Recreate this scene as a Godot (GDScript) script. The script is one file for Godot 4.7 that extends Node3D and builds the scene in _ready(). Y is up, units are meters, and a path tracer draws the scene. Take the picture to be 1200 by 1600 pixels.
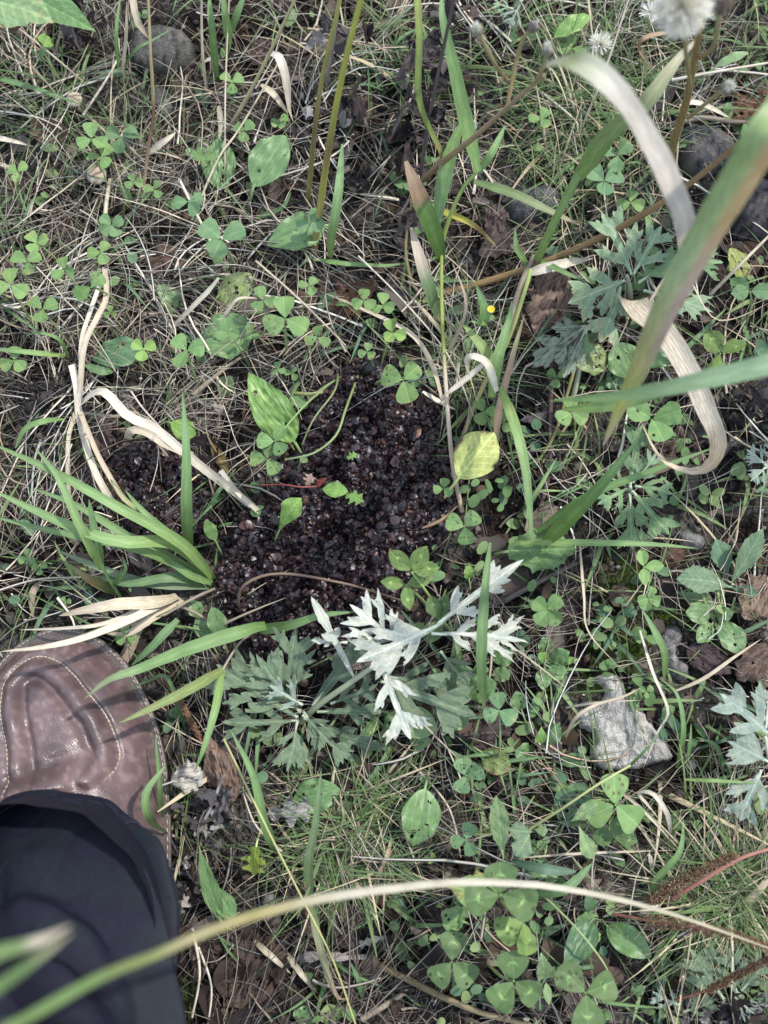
extends Node3D
# A patch of autumn meadow seen from above: seed-filled bear dropping, clover, plantain, mugwort, straw, a walker's boot.
# y is up, metres. Photo pixels (1200 x 1600) are only used as a map of where things stand on the ground.

const SPAN := 0.76                     # metres from the lens to the ground in the middle of the view
const TILT := 10.0                     # degrees the camera leans forward from straight down
const FOV := 47.92
var eye := Vector3.ZERO
var fwd := Vector3.DOWN
var cup := Vector3.FORWARD             # picture's up direction in the world
var fpx := 1.0
var rng := RandomNumberGenerator.new()
var nz := FastNoiseLite.new()
var nf := FastNoiseLite.new()
var M := {}
var used := {}
var keep_clear: Array = []             # ground polygons (x, z) where no litter is strewn

func _ready() -> void:
	rng.seed = 20240917
	nz.seed = 5
	nz.noise_type = FastNoiseLite.TYPE_SIMPLEX_SMOOTH
	nz.frequency = 0.01
	nz.fractal_octaves = 3
	nf.seed = 11
	nf.noise_type = FastNoiseLite.TYPE_SIMPLEX
	nf.frequency = 0.02
	nf.fractal_octaves = 3
	# camera
	fwd = Vector3(0, -cos(deg_to_rad(TILT)), -sin(deg_to_rad(TILT)))
	cup = Vector3(0, sin(deg_to_rad(TILT)), -cos(deg_to_rad(TILT)))
	eye = -fwd * SPAN
	fpx = 800.0 / tan(deg_to_rad(FOV * 0.5))
	var cam := Camera3D.new()
	cam.name = "camera"
	add_child(cam)
	cam.transform = Transform3D(Basis(Vector3.RIGHT, cup, -fwd), eye)
	cam.near = 0.02
	cam.far = 400.0
	var lens := CameraAttributesPhysical.new()
	lens.frustum_focal_length = 12.0 / tan(deg_to_rad(FOV * 0.5))
	lens.frustum_focus_distance = 0.735
	lens.frustum_near = 0.02
	lens.frustum_far = 400.0
	lens.exposure_aperture = 4.4
	cam.attributes = lens
	cam.fov = FOV
	cam.current = true
	# hazy daylight
	var sky_m := ProceduralSkyMaterial.new()
	sky_m.sky_top_color = Color(0.80, 0.865, 0.95)
	sky_m.sky_horizon_color = Color(0.89, 0.915, 0.95)
	sky_m.sky_curve = 0.3
	sky_m.ground_bottom_color = Color(0.2, 0.2, 0.18)
	sky_m.ground_horizon_color = Color(0.55, 0.56, 0.55)
	sky_m.sun_angle_max = 12.0
	var sky := Sky.new()
	sky.sky_material = sky_m
	var env := Environment.new()
	env.background_mode = Environment.BG_SKY
	env.sky = sky
	env.background_energy_multiplier = 1.0
	env.tonemap_mode = Environment.TONE_MAPPER_LINEAR
	env.tonemap_exposure = 1.95
	env.sdfgi_enabled = true
	env.ssao_enabled = true
	env.ssil_enabled = true
	var we := WorldEnvironment.new()
	we.name = "environment"
	we.environment = env
	add_child(we)
	var sun := DirectionalLight3D.new()
	sun.name = "sun"
	sun.light_energy = 0.85
	sun.light_color = Color(1.0, 0.975, 0.94)
	sun.light_angular_distance = 2.0
	sun.shadow_enabled = true
	add_child(sun)
	sun.look_at_from_position(Vector3(0.62, 1.0, -0.42), Vector3.ZERO, Vector3.UP)

	make_materials()
	# outlines of what lies on the soil
	var main_pile := ground_poly([[560, 566], [600, 570], [650, 600], [690, 650], [706, 700], [712, 760], [706, 815], [680, 850], [650, 885], [640, 930], [610, 975], [555, 1005], [490, 1015], [430, 1030], [385, 1010], [350, 960], [336, 905], [352, 860], [365, 815], [405, 785], [425, 745], [455, 705], [462, 650], [500, 600]], 3.0)
	var side_pile := ground_poly([[180, 705], [215, 690], [262, 700], [300, 725], [320, 770], [325, 815], [290, 850], [235, 838], [190, 800], [165, 755]], 3.0)
	keep_clear.append(main_pile)
	keep_clear.append(side_pile)
	keep_clear.append(ground_poly([[-90, 1060], [0, 1000], [90, 985], [180, 1020], [235, 1090], [258, 1200], [270, 1330], [285, 1700], [-100, 1700]]))
	build_stones()
	build_ground()
	build_person()
	pile("dropping_pile", "large heap of dark seed filled dropping in the middle of the meadow", main_pile, 0.022, 0.045, 13000, 260)
	pile("dropping_pile", "smaller heap of dark seed filled dropping beneath the left blades", side_pile, 0.014, 0.03, 3000, 90)
	old_clump("dark matted clump beside the bent straw at the left border", [[30, 640], [45, 610], [80, 592], [112, 600], [118, 625], [100, 650], [70, 665], [40, 660]], 0.012)
	old_clump("dark matted clump above the glossy holed plantain leaf", [[206, 505], [240, 498], [285, 492], [305, 465], [330, 462], [342, 490], [320, 510], [280, 518], [235, 530], [210, 525]], 0.011)
	build_mugworts()
	build_dead()
	build_broad()
	build_clovers()
	build_grass()
	build_heads()
	build_crumbs()
	build_litter()
	build_moss()
	build_thatch()
	build_fine_grass()
	build_cover()

# ------------------------------------------------------------------ geometry buffer
class Buf:
	var v := PackedVector3Array()
	var c := PackedColorArray()
	var uv := PackedVector2Array()
	var ix := PackedInt32Array()
	func add(p: Vector3, col: Color, t := Vector2.ZERO) -> int:
		v.append(p); c.append(col); uv.append(t)
		return v.size() - 1
	func tri(a: int, b: int, d: int) -> void:
		ix.append(a); ix.append(b); ix.append(d)
	func quad(a: int, b: int, d: int, e: int) -> void:
		ix.append(a); ix.append(b); ix.append(d)
		ix.append(a); ix.append(d); ix.append(e)
	func mesh(origin: Vector3, flat := false) -> ArrayMesh:
		var n := PackedVector3Array()
		n.resize(v.size())
		for i in range(0, ix.size(), 3):
			var a := ix[i]
			var b := ix[i + 1]
			var d := ix[i + 2]
			var f := (v[d] - v[a]).cross(v[b] - v[a])
			n[a] += f
			n[b] += f
			n[d] += f
		var w := PackedVector3Array()
		w.resize(v.size())
		for i in v.size():
			n[i] = n[i].normalized() if n[i].length_squared() > 1e-24 else Vector3.UP
			w[i] = v[i] - origin
		var arr := []
		arr.resize(Mesh.ARRAY_MAX)
		arr[Mesh.ARRAY_VERTEX] = w
		if not flat:
			arr[Mesh.ARRAY_NORMAL] = n
		arr[Mesh.ARRAY_COLOR] = c
		arr[Mesh.ARRAY_TEX_UV] = uv
		arr[Mesh.ARRAY_INDEX] = ix
		var m := ArrayMesh.new()
		m.add_surface_from_arrays(Mesh.PRIMITIVE_TRIANGLES, arr)
		return m

# ------------------------------------------------------------------ naming and adding
func numbered(called: String) -> String:
	if not used.has(called):
		used[called] = 0
		return called
	used[called] += 1
	return "%s_%03d" % [called, used[called]]

func thing(called: String, label: String, category: String, where: Vector3, group := "") -> Node3D:
	var o := Node3D.new()
	o.name = numbered(called)
	add_child(o)
	o.position = where
	o.set_meta("label", label)
	o.set_meta("category", category)
	if group != "":
		o.set_meta("group", group)
	return o

func origin_of(o: Node3D) -> Vector3:
	var p := o.position
	var q := o.get_parent()
	while q is Node3D and q != self:
		p += (q as Node3D).position
		q = q.get_parent()
	return p

func part(called: String, b: Buf, mat: Material, parent: Node3D, flat := false) -> MeshInstance3D:
	var o := MeshInstance3D.new()
	var k := 0
	var nm := called
	while parent.has_node(NodePath(nm)):
		k += 1
		nm = "%s_%03d" % [called, k]
	o.name = nm
	o.mesh = b.mesh(origin_of(parent), flat)
	o.material_override = mat
	parent.add_child(o)
	return o

func solo(called: String, b: Buf, mat: Material, label: String, category: String, group := "", flat := false) -> MeshInstance3D:
	var o := MeshInstance3D.new()
	o.name = numbered(called)
	var lo := b.v[0]
	o.mesh = b.mesh(lo, flat)
	o.material_override = mat
	add_child(o)
	o.position = lo
	o.set_meta("label", label)
	o.set_meta("category", category)
	if group != "":
		o.set_meta("group", group)
	return o

func stuff(called: String, b: Buf, mat: Material, label: String, category: String, flat := false) -> MeshInstance3D:
	var o := solo(called, b, mat, label, category, "", flat)
	o.set_meta("kind", "stuff")
	return o

# ------------------------------------------------------------------ where things stand
func at(u: float, v: float, h := 0.0) -> Vector3:
	var d := fwd * fpx + Vector3.RIGHT * (u - 600.0) + cup * (800.0 - v)
	return eye + d * ((h - eye.y) / d.y)

func atm(u: float, v: float, mm: float) -> Vector3:    # millimetres above the soil
	var p := at(u, v, 0.0)
	for k in 2:
		p = at(u, v, soil(p.x, p.z) + mm * 0.001)
	return p

func px(p: Vector3) -> float:                          # metres that one photo pixel covers at p
	return (p - eye).dot(fwd) / fpx

func pix(p: Vector3) -> Vector2:
	var d := p - eye
	var k := fpx / d.dot(fwd)
	return Vector2(600.0 + d.x * k, 800.0 - d.dot(cup) * k)

func soil(x: float, z: float) -> float:
	var r: float = clampf(1.6 - Vector2(x, z).length(), 0.0, 1.0)
	return nz.get_noise_2d(x * 700.0, z * 700.0) * 0.007 + nz.get_noise_2d(x * 3000.0 + 900.0, z * 3000.0) * 0.0028 * r + nf.get_noise_2d(x * 9000.0, z * 9000.0) * 0.0014 * r

func L(r: float, g: float, b: float) -> Color:
	return Color(r, g, b)

func mixc(a: Color, b: Color, t: float) -> Color:
	return a.lerp(b, clampf(t, 0.0, 1.0))

func var_c(c: Color, amount: float) -> Color:
	var k := 1.0 + rng.randf_range(-amount, amount)
	var w := rng.randf_range(-amount, amount) * 0.25
	return Color(c.r * k * (1.0 + w), c.g * k, c.b * k * (1.0 - w))

func grad(g: Array, s: float) -> Color:
	for i in range(1, g.size()):
		if s <= g[i][0]:
			var a: float = g[i - 1][0]
			return (g[i - 1][1] as Color).lerp(g[i][1], clampf((s - a) / max(1e-5, g[i][0] - a), 0.0, 1.0))
	return g[g.size() - 1][1]

func spline(p: Array, n: int) -> Array:
	var cv := Curve3D.new()
	cv.bake_interval = 0.002
	var m := p.size()
	for i in m:
		var a: Vector3 = p[max(0, i - 1)]
		var b: Vector3 = p[min(m - 1, i + 1)]
		var t := (b - a) / 6.0
		cv.add_point(p[i], -t, t)
	var out := []
	var ln := cv.get_baked_length()
	for i in n + 1:
		out.append(cv.sample_baked(ln * i / n, false))
	return out

# ------------------------------------------------------------------ shapes
# A grass blade: folded ribbon along pts; w is the full width (m) at each point; twist in radians from start to end.
func blade(b: Buf, pts: Array, w: Array, g: Array, fold := 0.22, twist0 := 0.0, twist1 := 0.0, face := Vector3.UP, spots := 0.0, g2: Array = []) -> void:
	var n := pts.size()
	var run := 0.0
	var first := b.v.size()
	for i in n:
		var p: Vector3 = pts[i]
		var t: Vector3 = (pts[min(n - 1, i + 1)] - pts[max(0, i - 1)])
		t = t.normalized() if t.length() > 1e-9 else Vector3.RIGHT
		var s := float(i) / (n - 1)
		if i > 0:
			run += p.distance_to(pts[i - 1])
		var side := t.cross(face)
		side = side.normalized() if side.length() > 1e-4 else t.cross(Vector3(0.3, 0.2, 0.9)).normalized()
		side = side.rotated(t, lerp(twist0, twist1, s))
		var nn := side.cross(t).normalized()
		var hw: float = w[i] * 0.5
		var nick := 0.09 * nf.get_noise_2d(run * 9000.0, pts[0].x * 70000.0)
		var nick2 := 0.09 * nf.get_noise_2d(run * 9000.0 + 500.0, pts[0].z * 70000.0)
		var c := grad(g, s)
		var k := 1.0 + 0.16 * nf.get_noise_3d(p.x * 9000.0, p.y * 9000.0, p.z * 9000.0)
		c = Color(c.r * k, c.g * k, c.b * k)
		for j in 5:
			var q := (j - 2) / 2.0
			var cc := c
			if j == 2:
				cc = mixc(c, Color(c.r * 1.25 + 0.03, c.g * 1.2 + 0.03, c.b * 1.2 + 0.02), 0.7)
			elif j < 2 and g2.size() > 0:
				cc = grad(g2, s)
				cc = Color(cc.r * k, cc.g * k, cc.b * k)
			elif spots > 0.0:
				var z := nf.get_noise_3d(p.x * 16000.0 + j * 31.0, p.y * 16000.0, p.z * 16000.0)
				cc = mixc(c, Color(0.28, 0.2, 0.11), smoothstep(0.15, 0.5, z) * spots)
			b.add(p + side * (hw * q * (1.0 + (nick if q < 0 else nick2))) + nn * (hw * (absf(q) * fold)), cc, Vector2(0.5 + q * 0.5, run * 40.0))
	for i in n - 1:
		for j in 4:
			var a := first + i * 5 + j
			b.quad(a, a + 1, a + 6, a + 5)

func tube(b: Buf, pts: Array, r: Array, sides: int, g: Array) -> void:
	var n := pts.size()
	var first := b.v.size()
	var ref := Vector3(0.13, 0.97, 0.21)
	var run := 0.0
	for i in n:
		var p: Vector3 = pts[i]
		var t: Vector3 = (pts[min(n - 1, i + 1)] - pts[max(0, i - 1)])
		t = t.normalized() if t.length() > 1e-9 else Vector3.RIGHT
		if i > 0:
			run += p.distance_to(pts[i - 1])
		var side := t.cross(ref)
		side = side.normalized() if side.length() > 0.02 else t.cross(Vector3(0.9, 0.1, 0.3)).normalized()
		var up := side.cross(t)
		var c := grad(g, float(i) / (n - 1))
		var k := 1.0 + 0.2 * nf.get_noise_3d(p.x * 8000.0, p.y * 8000.0, p.z * 8000.0)
		c = Color(c.r * k, c.g * k, c.b * k)
		for j in sides:
			var a := TAU * j / sides
			b.add(p + (side * cos(a) + up * sin(a)) * float(r[i]), c, Vector2(float(j) / sides, run * 40.0))
	for i in n - 1:
		for j in sides:
			var a := first + i * sides + j
			var d := first + i * sides + (j + 1) % sides
			b.quad(a, d, d + sides, a + sides)
	var e := b.add(pts[n - 1], grad(g, 1.0))
	for j in sides:
		b.tri(e, first + (n - 1) * sides + j, first + (n - 1) * sides + (j + 1) % sides)

# Outlines in leaf space: y along the midrib from 0 to 1, x across with 1 = half the leaf's width
func outline(kind: String, n := 26) -> PackedVector2Array:
	var half := []
	for i in n + 1:
		var t := float(i) / n
		var w := 0.0
		match kind:
			"clover": w = pow(t, 0.72) * sqrt(max(0.0, 1.0 - pow(t, 3.4))) * 1.32
			"clover_point": w = pow(sin(PI * pow(t, 0.95)), 0.85)
			"plantain": w = pow(sin(PI * pow(t, 0.72)), 0.92)
			"oval": w = pow(sin(PI * t), 0.75)
			"round": w = pow(max(0.0, 1.0 - pow(absf(2.0 * t - 1.0), 2.0)), 0.5)
			"lance": w = pow(sin(PI * pow(t, 0.8)), 1.15)
			"spoon": w = 0.16 * (1.0 - t) + sin(PI * pow(t, 1.7)) * 0.95
			"thistle": w = (0.2 * sqrt(t) * (1.0 - t) + sin(PI * pow(t, 1.5)) * 0.9) * (1.0 + (0.11 if i % 3 == 1 else -0.05))
			"dandelion": w = (0.25 * (1.0 - t) + sin(PI * pow(t, 1.1)) * 0.85) * (1.0 + (0.16 if i % 4 == 1 else -0.08))
			"toothed": w = pow(sin(PI * pow(t, 0.75)), 0.8) * (1.0 + (0.09 if i % 2 == 1 else -0.06))
			"dead": w = pow(sin(PI * pow(t, 0.8)), 0.8) * (1.0 + 0.16 * sin(t * 27.0 + 1.0) + 0.05 * sin(t * 61.0))
			"ragged": w = pow(sin(PI * t), 0.6) * (0.75 + 0.35 * sin(t * 19.0))
		if i == 0 or i == n:
			w = 0.02
		half.append(Vector2(w, t))
	var o := PackedVector2Array()
	for p in half:
		o.append(p)
	half.reverse()
	for p in half:
		var jag := 1.0 + (0.12 * sin(p.y * 43.0) if kind in ["dead", "ragged"] else 0.0)
		o.append(Vector2(-p.x * jag, p.y))
	return o

func lobe(base: Vector2, dir: Vector2, ln: float, hw: float, rag := 0.0) -> PackedVector2Array:
	var o := PackedVector2Array()
	var sd := Vector2(-dir.y, dir.x)
	var n := 9
	for i in n + 1:
		var t := float(i) / n
		o.append(base + dir * (t * ln) + sd * (hw * (pow(sin(PI * (0.12 + 0.88 * t)), 0.8) if i < n else 0.0) * (1.0 + rag * (0.25 if i == 5 else 0.0))))
	for i in range(n, -1, -1):
		var t := float(i) / n
		if i < n:
			o.append(base + dir * (t * ln) - sd * (hw * pow(sin(PI * (0.12 + 0.88 * t)), 0.8) * (1.0 + rag * (0.25 if i == 4 else 0.0))))
	return o

# A mugwort leaf cut into pointed lobes, drawn at its true aspect (length 1, half width a)
func mug_outline(pairs: int, a: float, slim: float) -> PackedVector2Array:
	var hw := 0.05 * slim
	var o := lobe(Vector2(0, 0), Vector2(0, 1), 1.0, hw * 0.8)
	var adds := [lobe(Vector2(0, 0.5), Vector2(0, 1), 0.5, hw * 1.15)]
	for sgn in [-1.0, 1.0]:
		adds.append(lobe(Vector2(0, 0.62), Vector2(sin(0.5) * sgn, cos(0.5)), minf(0.3, a * 1.1), hw * 0.7))
	for k in pairs:
		var t: float = 0.18 + 0.4 * k / maxf(1.0, pairs - 1.0) if pairs > 1 else 0.42
		for sgn in [-1.0, 1.0]:
			var ang := deg_to_rad(rng.randf_range(34.0, 50.0))
			var ln: float = a / sin(ang) * rng.randf_range(0.8, 1.05) * (0.82 if k == 0 and pairs > 2 else 1.0)
			ln = minf(ln, 1.05 - t)
			var d := Vector2(sin(ang) * sgn, cos(ang))
			var bs := Vector2(0, t + rng.randf_range(-0.04, 0.04))
			adds.append(lobe(bs, d, ln, hw))
			adds.append(lobe(bs + d * ln * 0.5, d.rotated(0.6 * sgn), ln * 0.34, hw * 0.6))
			if rng.randf() < 0.35:
				adds.append(lobe(bs + d * ln * 0.45, d.rotated(-0.5 * sgn), ln * 0.42, hw * 0.55))
	for add in adds:
		var mg := Geometry2D.merge_polygons(o, add)
		var best := o
		var area := -1.0
		for q in mg:
			if poly_area(q) > area:
				area = poly_area(q)
				best = q
		o = best
	# re-sample long edges so that the blade can bend
	var out := PackedVector2Array()
	for i in o.size():
		var p := o[i]
		var q := o[(i + 1) % o.size()]
		var n := maxi(1, int(p.distance_to(q) / 0.05))
		for k in n:
			out.append(p.lerp(q, float(k) / n))
	return out

func poly_area(q: PackedVector2Array) -> float:
	var a := 0.0
	for i in q.size():
		var d := q[(i + 1) % q.size()]
		a += q[i].x * d.y - d.x * q[i].y
	return absf(a) * 0.5

# Fills an outline with small triangles. Returns [points, indices]. step is in the outline's own units.
func fill(poly: PackedVector2Array, step: Vector2, holes: Array = []) -> Array:
	var pts := PackedVector2Array()
	var lo := poly[0]
	var hi := poly[0]
	for p in poly:
		pts.append(p)
		lo = lo.min(p)
		hi = hi.max(p)
	for h in holes:
		for k in 7:
			var q: Vector2 = Vector2(h[0], h[1]) + Vector2(cos(TAU * k / 7), sin(TAU * k / 7)) * Vector2(h[2], h[2] * step.y / step.x)
			if Geometry2D.is_point_in_polygon(q, poly):
				pts.append(q)
	var y := lo.y + step.y * 0.5
	var odd := false
	while y < hi.y:
		var x: float = -floor(-lo.x / step.x) * step.x + (step.x * 0.5 if odd else 0.0)
		while x < hi.x:
			var q := Vector2(x, y) + Vector2(rng.randf_range(-0.08, 0.08), rng.randf_range(-0.08, 0.08)) * step
			if Geometry2D.is_point_in_polygon(q, poly):
				var ok := true
				for p in poly:
					var dd := (p - q) / step
					if dd.length_squared() < 0.2:
						ok = false
						break
				if ok:
					pts.append(q)
			x += step.x
		y += step.y
		odd = not odd
	var t := Geometry2D.triangulate_delaunay(pts)
	var out := PackedInt32Array()
	for i in range(0, t.size(), 3):
		var a := pts[t[i]]
		var b := pts[t[i + 1]]
		var d := pts[t[i + 2]]
		var m := (a + b + d) / 3.0
		if not Geometry2D.is_point_in_polygon(m, poly):
			continue
		var gone := false
		for h in holes:
			if ((m - Vector2(h[0], h[1])) / Vector2(1.0, step.y / step.x)).length() < h[2] * 0.95:
				gone = true
				break
		if gone:
			continue
		if (b - a).cross(d - a) > 0.0:
			out.append_array([t[i], t[i + 2], t[i + 1]])
		else:
			out.append_array([t[i], t[i + 1], t[i + 2]])
	return [pts, out]

# One leaf from its base to its tip in the world.
# o: width (m, full), kind, col, bend, fold, cup, wave, rough, roll, holes, spots, edge, poly
func leaf(b: Buf, base: Vector3, tip: Vector3, o: Dictionary) -> void:
	var ln := base.distance_to(tip)
	var yd := (tip - base) / maxf(ln, 1e-6)
	var up: Vector3 = o.get("up", Vector3.UP)
	var nrm: Vector3 = (up - yd * up.dot(yd))
	nrm = nrm.normalized() if nrm.length() > 0.05 else yd.cross(Vector3.RIGHT).normalized()
	nrm = nrm.rotated(yd, o.get("roll", 0.0))
	var xd := yd.cross(nrm)
	var hw: float = o.width * 0.5
	var poly: PackedVector2Array = o.poly if o.has("poly") else outline(o.kind)
	var cells: float = o.get("cells", 11.0)
	var holes := []
	for k in int(o.get("holes", 0)):
		holes.append([rng.randf_range(-0.6, 0.6), rng.randf_range(0.15, 0.85), rng.randf_range(0.05, 0.13)])
	var stepx: float = min(0.34, 2.2 / cells)
	var stepy: float = stepx * hw / max(ln, 1e-6)
	stepy = max(stepy, 0.03)
	var f := fill(poly, Vector2(stepx, stepy), holes)
	var pts: PackedVector2Array = f[0]
	var bend: float = clampf(o.get("bend", 0.4), -1.9, 1.9)
	var fold: float = o.get("fold", 0.2)
	var cup_: float = o.get("cup", 0.0)
	var wave: float = o.get("wave", 0.0)
	var rough: float = o.get("rough", 0.0)
	var col: Color = o.col
	var edge: Color = o.get("edge", col)
	var edge_w: float = o.get("edge_w", 0.0)
	var spots: float = o.get("spots", 0.0)
	var spot_c: Color = o.get("spot_c", Color(0.08, 0.05, 0.03))
	var ph := rng.randf() * 50.0
	var first := b.v.size()
	var be: float = bend if absf(bend) > 0.01 else 0.01
	var ye := sin(be) / be
	var ze := -(1.0 - cos(be)) / be
	for p in pts:
		var s := p.y
		var yy := sin(be * s) / be
		var zz := -(1.0 - cos(be * s)) / be - ze * (yy / ye if absf(ye) > 0.05 else s)
		var x := p.x * hw
		var h: float = zz * ln + absf(x) * fold + cup_ * p.x * p.x * hw
		h += wave * hw * sin(s * 17.0 + ph + (1.5 if p.x > 0 else 0.0)) * p.x * p.x
		var q := Vector2(x, s * ln)
		if rough > 0.0:
			h += rough * hw * (nz.get_noise_2d(q.x * 14000.0 + ph * 90.0, q.y * 14000.0) + 0.5 * nf.get_noise_2d(q.x * 16000.0 + ph * 90.0, q.y * 16000.0))
		var w := base + yd * (yy / ye * ln if absf(ye) > 0.05 else s * ln) + xd * x + nrm * h
		var c := col
		var v1 := nf.get_noise_2d(q.x * 5000.0 + ph * 77.0, q.y * 5000.0)
		c = Color(c.r * (1.0 + 0.22 * v1), c.g * (1.0 + 0.14 * v1), c.b * (1.0 + 0.1 * v1))
		if edge_w > 0.0:
			c = mixc(c, edge, smoothstep(1.0 - edge_w, 1.0, max(absf(p.x), s) + 0.25 * v1))
		if spots > 0.0:
			var v2 := nf.get_noise_2d(q.x * 26000.0 - ph * 50.0, q.y * 26000.0)
			c = mixc(c, spot_c, smoothstep(0.5 - 0.4 * spots, 0.68 - 0.4 * spots, v2))
		b.add(w, c, Vector2(0.5 + p.x * 0.48, s))
	var ii: PackedInt32Array = f[1]
	for i in ii:
		b.ix.append(first + i)
	if o.has("under"):
		var uc: Color = o.under
		var first2 := b.v.size()
		for i in pts.size():
			var v1 := nf.get_noise_2d(pts[i].x * 40.0 + ph, pts[i].y * 60.0)
			b.add(b.v[first + i] - nrm * 0.0004, Color(uc.r * (1 + 0.1 * v1), uc.g * (1 + 0.1 * v1), uc.b * (1 + 0.1 * v1)), b.uv[first + i])
		for i in range(0, ii.size(), 3):
			b.tri(first2 + ii[i], first2 + ii[i + 2], first2 + ii[i + 1])

# A solid lump standing on the soil over a ground polygon (x, z)
func lump(b: Buf, poly: PackedVector2Array, step: float, height: float, soft: float, bumps: float, bump_f: float, colf: Callable, sink := 0.006) -> void:
	var f := fill(poly, Vector2(step, step))
	var first := b.v.size()
	for p in f[0]:
		var d := edge_dist(p, poly)
		var k: float = clampf(d / soft, 0.0, 1.0)
		k = sqrt(k * (2.0 - k))
		var h := soil(p.x, p.y) - sink * (1.0 - k) + height * k + k * bumps * (nz.get_noise_2d(p.x * bump_f, p.y * bump_f) + 0.5 * nf.get_noise_2d(p.x * bump_f * 1.5, p.y * bump_f * 1.5))
		b.add(Vector3(p.x, h, p.y), colf.call(p), p * 10.0)
	var ii: PackedInt32Array = f[1]
	for i in range(0, ii.size(), 3):
		b.tri(first + ii[i], first + ii[i + 2], first + ii[i + 1])

func edge_dist(p: Vector2, poly: PackedVector2Array) -> float:
	var d := 1e9
	for i in poly.size():
		d = min(d, p.distance_to(Geometry2D.get_closest_point_to_segment(p, poly[i], poly[(i + 1) % poly.size()])))
	return d

func ground_poly(a: Array, wob := 0.0) -> PackedVector2Array:
	var o := PackedVector2Array()
	var n := a.size()
	for i in n:
		for k in 4:
			var t := k / 4.0
			var p0 := Vector2(a[(i + n - 1) % n][0], a[(i + n - 1) % n][1])
			var p1 := Vector2(a[i][0], a[i][1])
			var p2 := Vector2(a[(i + 1) % n][0], a[(i + 1) % n][1])
			var p3 := Vector2(a[(i + 2) % n][0], a[(i + 2) % n][1])
			var q := p1.cubic_interpolate(p2, p0, p3, t) + Vector2(rng.randf_range(-wob, wob), rng.randf_range(-wob, wob))
			var w := at(q.x, q.y, 0.004)
			o.append(Vector2(w.x, w.z))
	return o

func is_clear(p: Vector3) -> bool:
	for q in keep_clear:
		if Geometry2D.is_point_in_polygon(Vector2(p.x, p.z), q):
			return false
	return true

# ------------------------------------------------------------------ materials
func tex(size: int, f: Callable) -> ImageTexture:
	var im := Image.create(size, size, false, Image.FORMAT_RGB8)
	for y in size:
		for x in size:
			var k: float = clampf(f.call((x + 0.5) / size, (y + 0.5) / size), 0.0, 1.0)
			im.set_pixel(x, y, Color(k, k, k))
	return ImageTexture.create_from_image(im)

func noise_tex(freq: float, lo: float, hi: float, oct := 5, size := 512, sd := 3) -> NoiseTexture2D:
	var n := FastNoiseLite.new()
	n.noise_type = FastNoiseLite.TYPE_SIMPLEX_SMOOTH
	n.frequency = freq
	n.fractal_octaves = oct
	n.seed = sd
	var g := Gradient.new()
	g.set_color(0, Color(lo, lo, lo))
	g.set_color(1, Color(hi, hi, hi))
	var t := NoiseTexture2D.new()
	t.width = size
	t.height = size
	t.seamless = true
	t.noise = n
	t.color_ramp = g
	return t

func mat(called: String, rough: float, spec: float, back := 0.0) -> StandardMaterial3D:
	var m := StandardMaterial3D.new()
	m.resource_name = called
	m.vertex_color_use_as_albedo = true
	m.roughness = rough
	m.metallic_specular = spec
	if back > 0.0:
		m.backlight_enabled = true
		m.backlight = Color(back, back, back * 0.55)
	m.cull_mode = BaseMaterial3D.CULL_DISABLED
	M[called] = m
	return m

func with_tex(m: StandardMaterial3D, t: Texture2D, relief: float) -> void:
	m.albedo_texture = t
	if relief > 0.0:
		m.heightmap_enabled = true
		m.heightmap_texture = t
		m.heightmap_scale = relief

func vein_pinnate(n: float, slope: float, depth: float, rib: float) -> Callable:
	return func(u: float, v: float) -> float:
		var x: float = absf(u - 0.5) * 2.0
		var k: float = fposmod((v - x * slope) * n, 1.0)
		var line := exp(-pow((k - 0.5) / 0.13, 2.0)) * smoothstep(1.0, 0.5, x)
		var mid := exp(-pow(x / (0.05 * rib), 2.0))
		var cell := nf.get_noise_2d(u * 900.0, v * 900.0)
		return 0.86 - depth * 0.5 + depth * 0.6 * line + 0.16 * mid + 0.07 * cell

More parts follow.
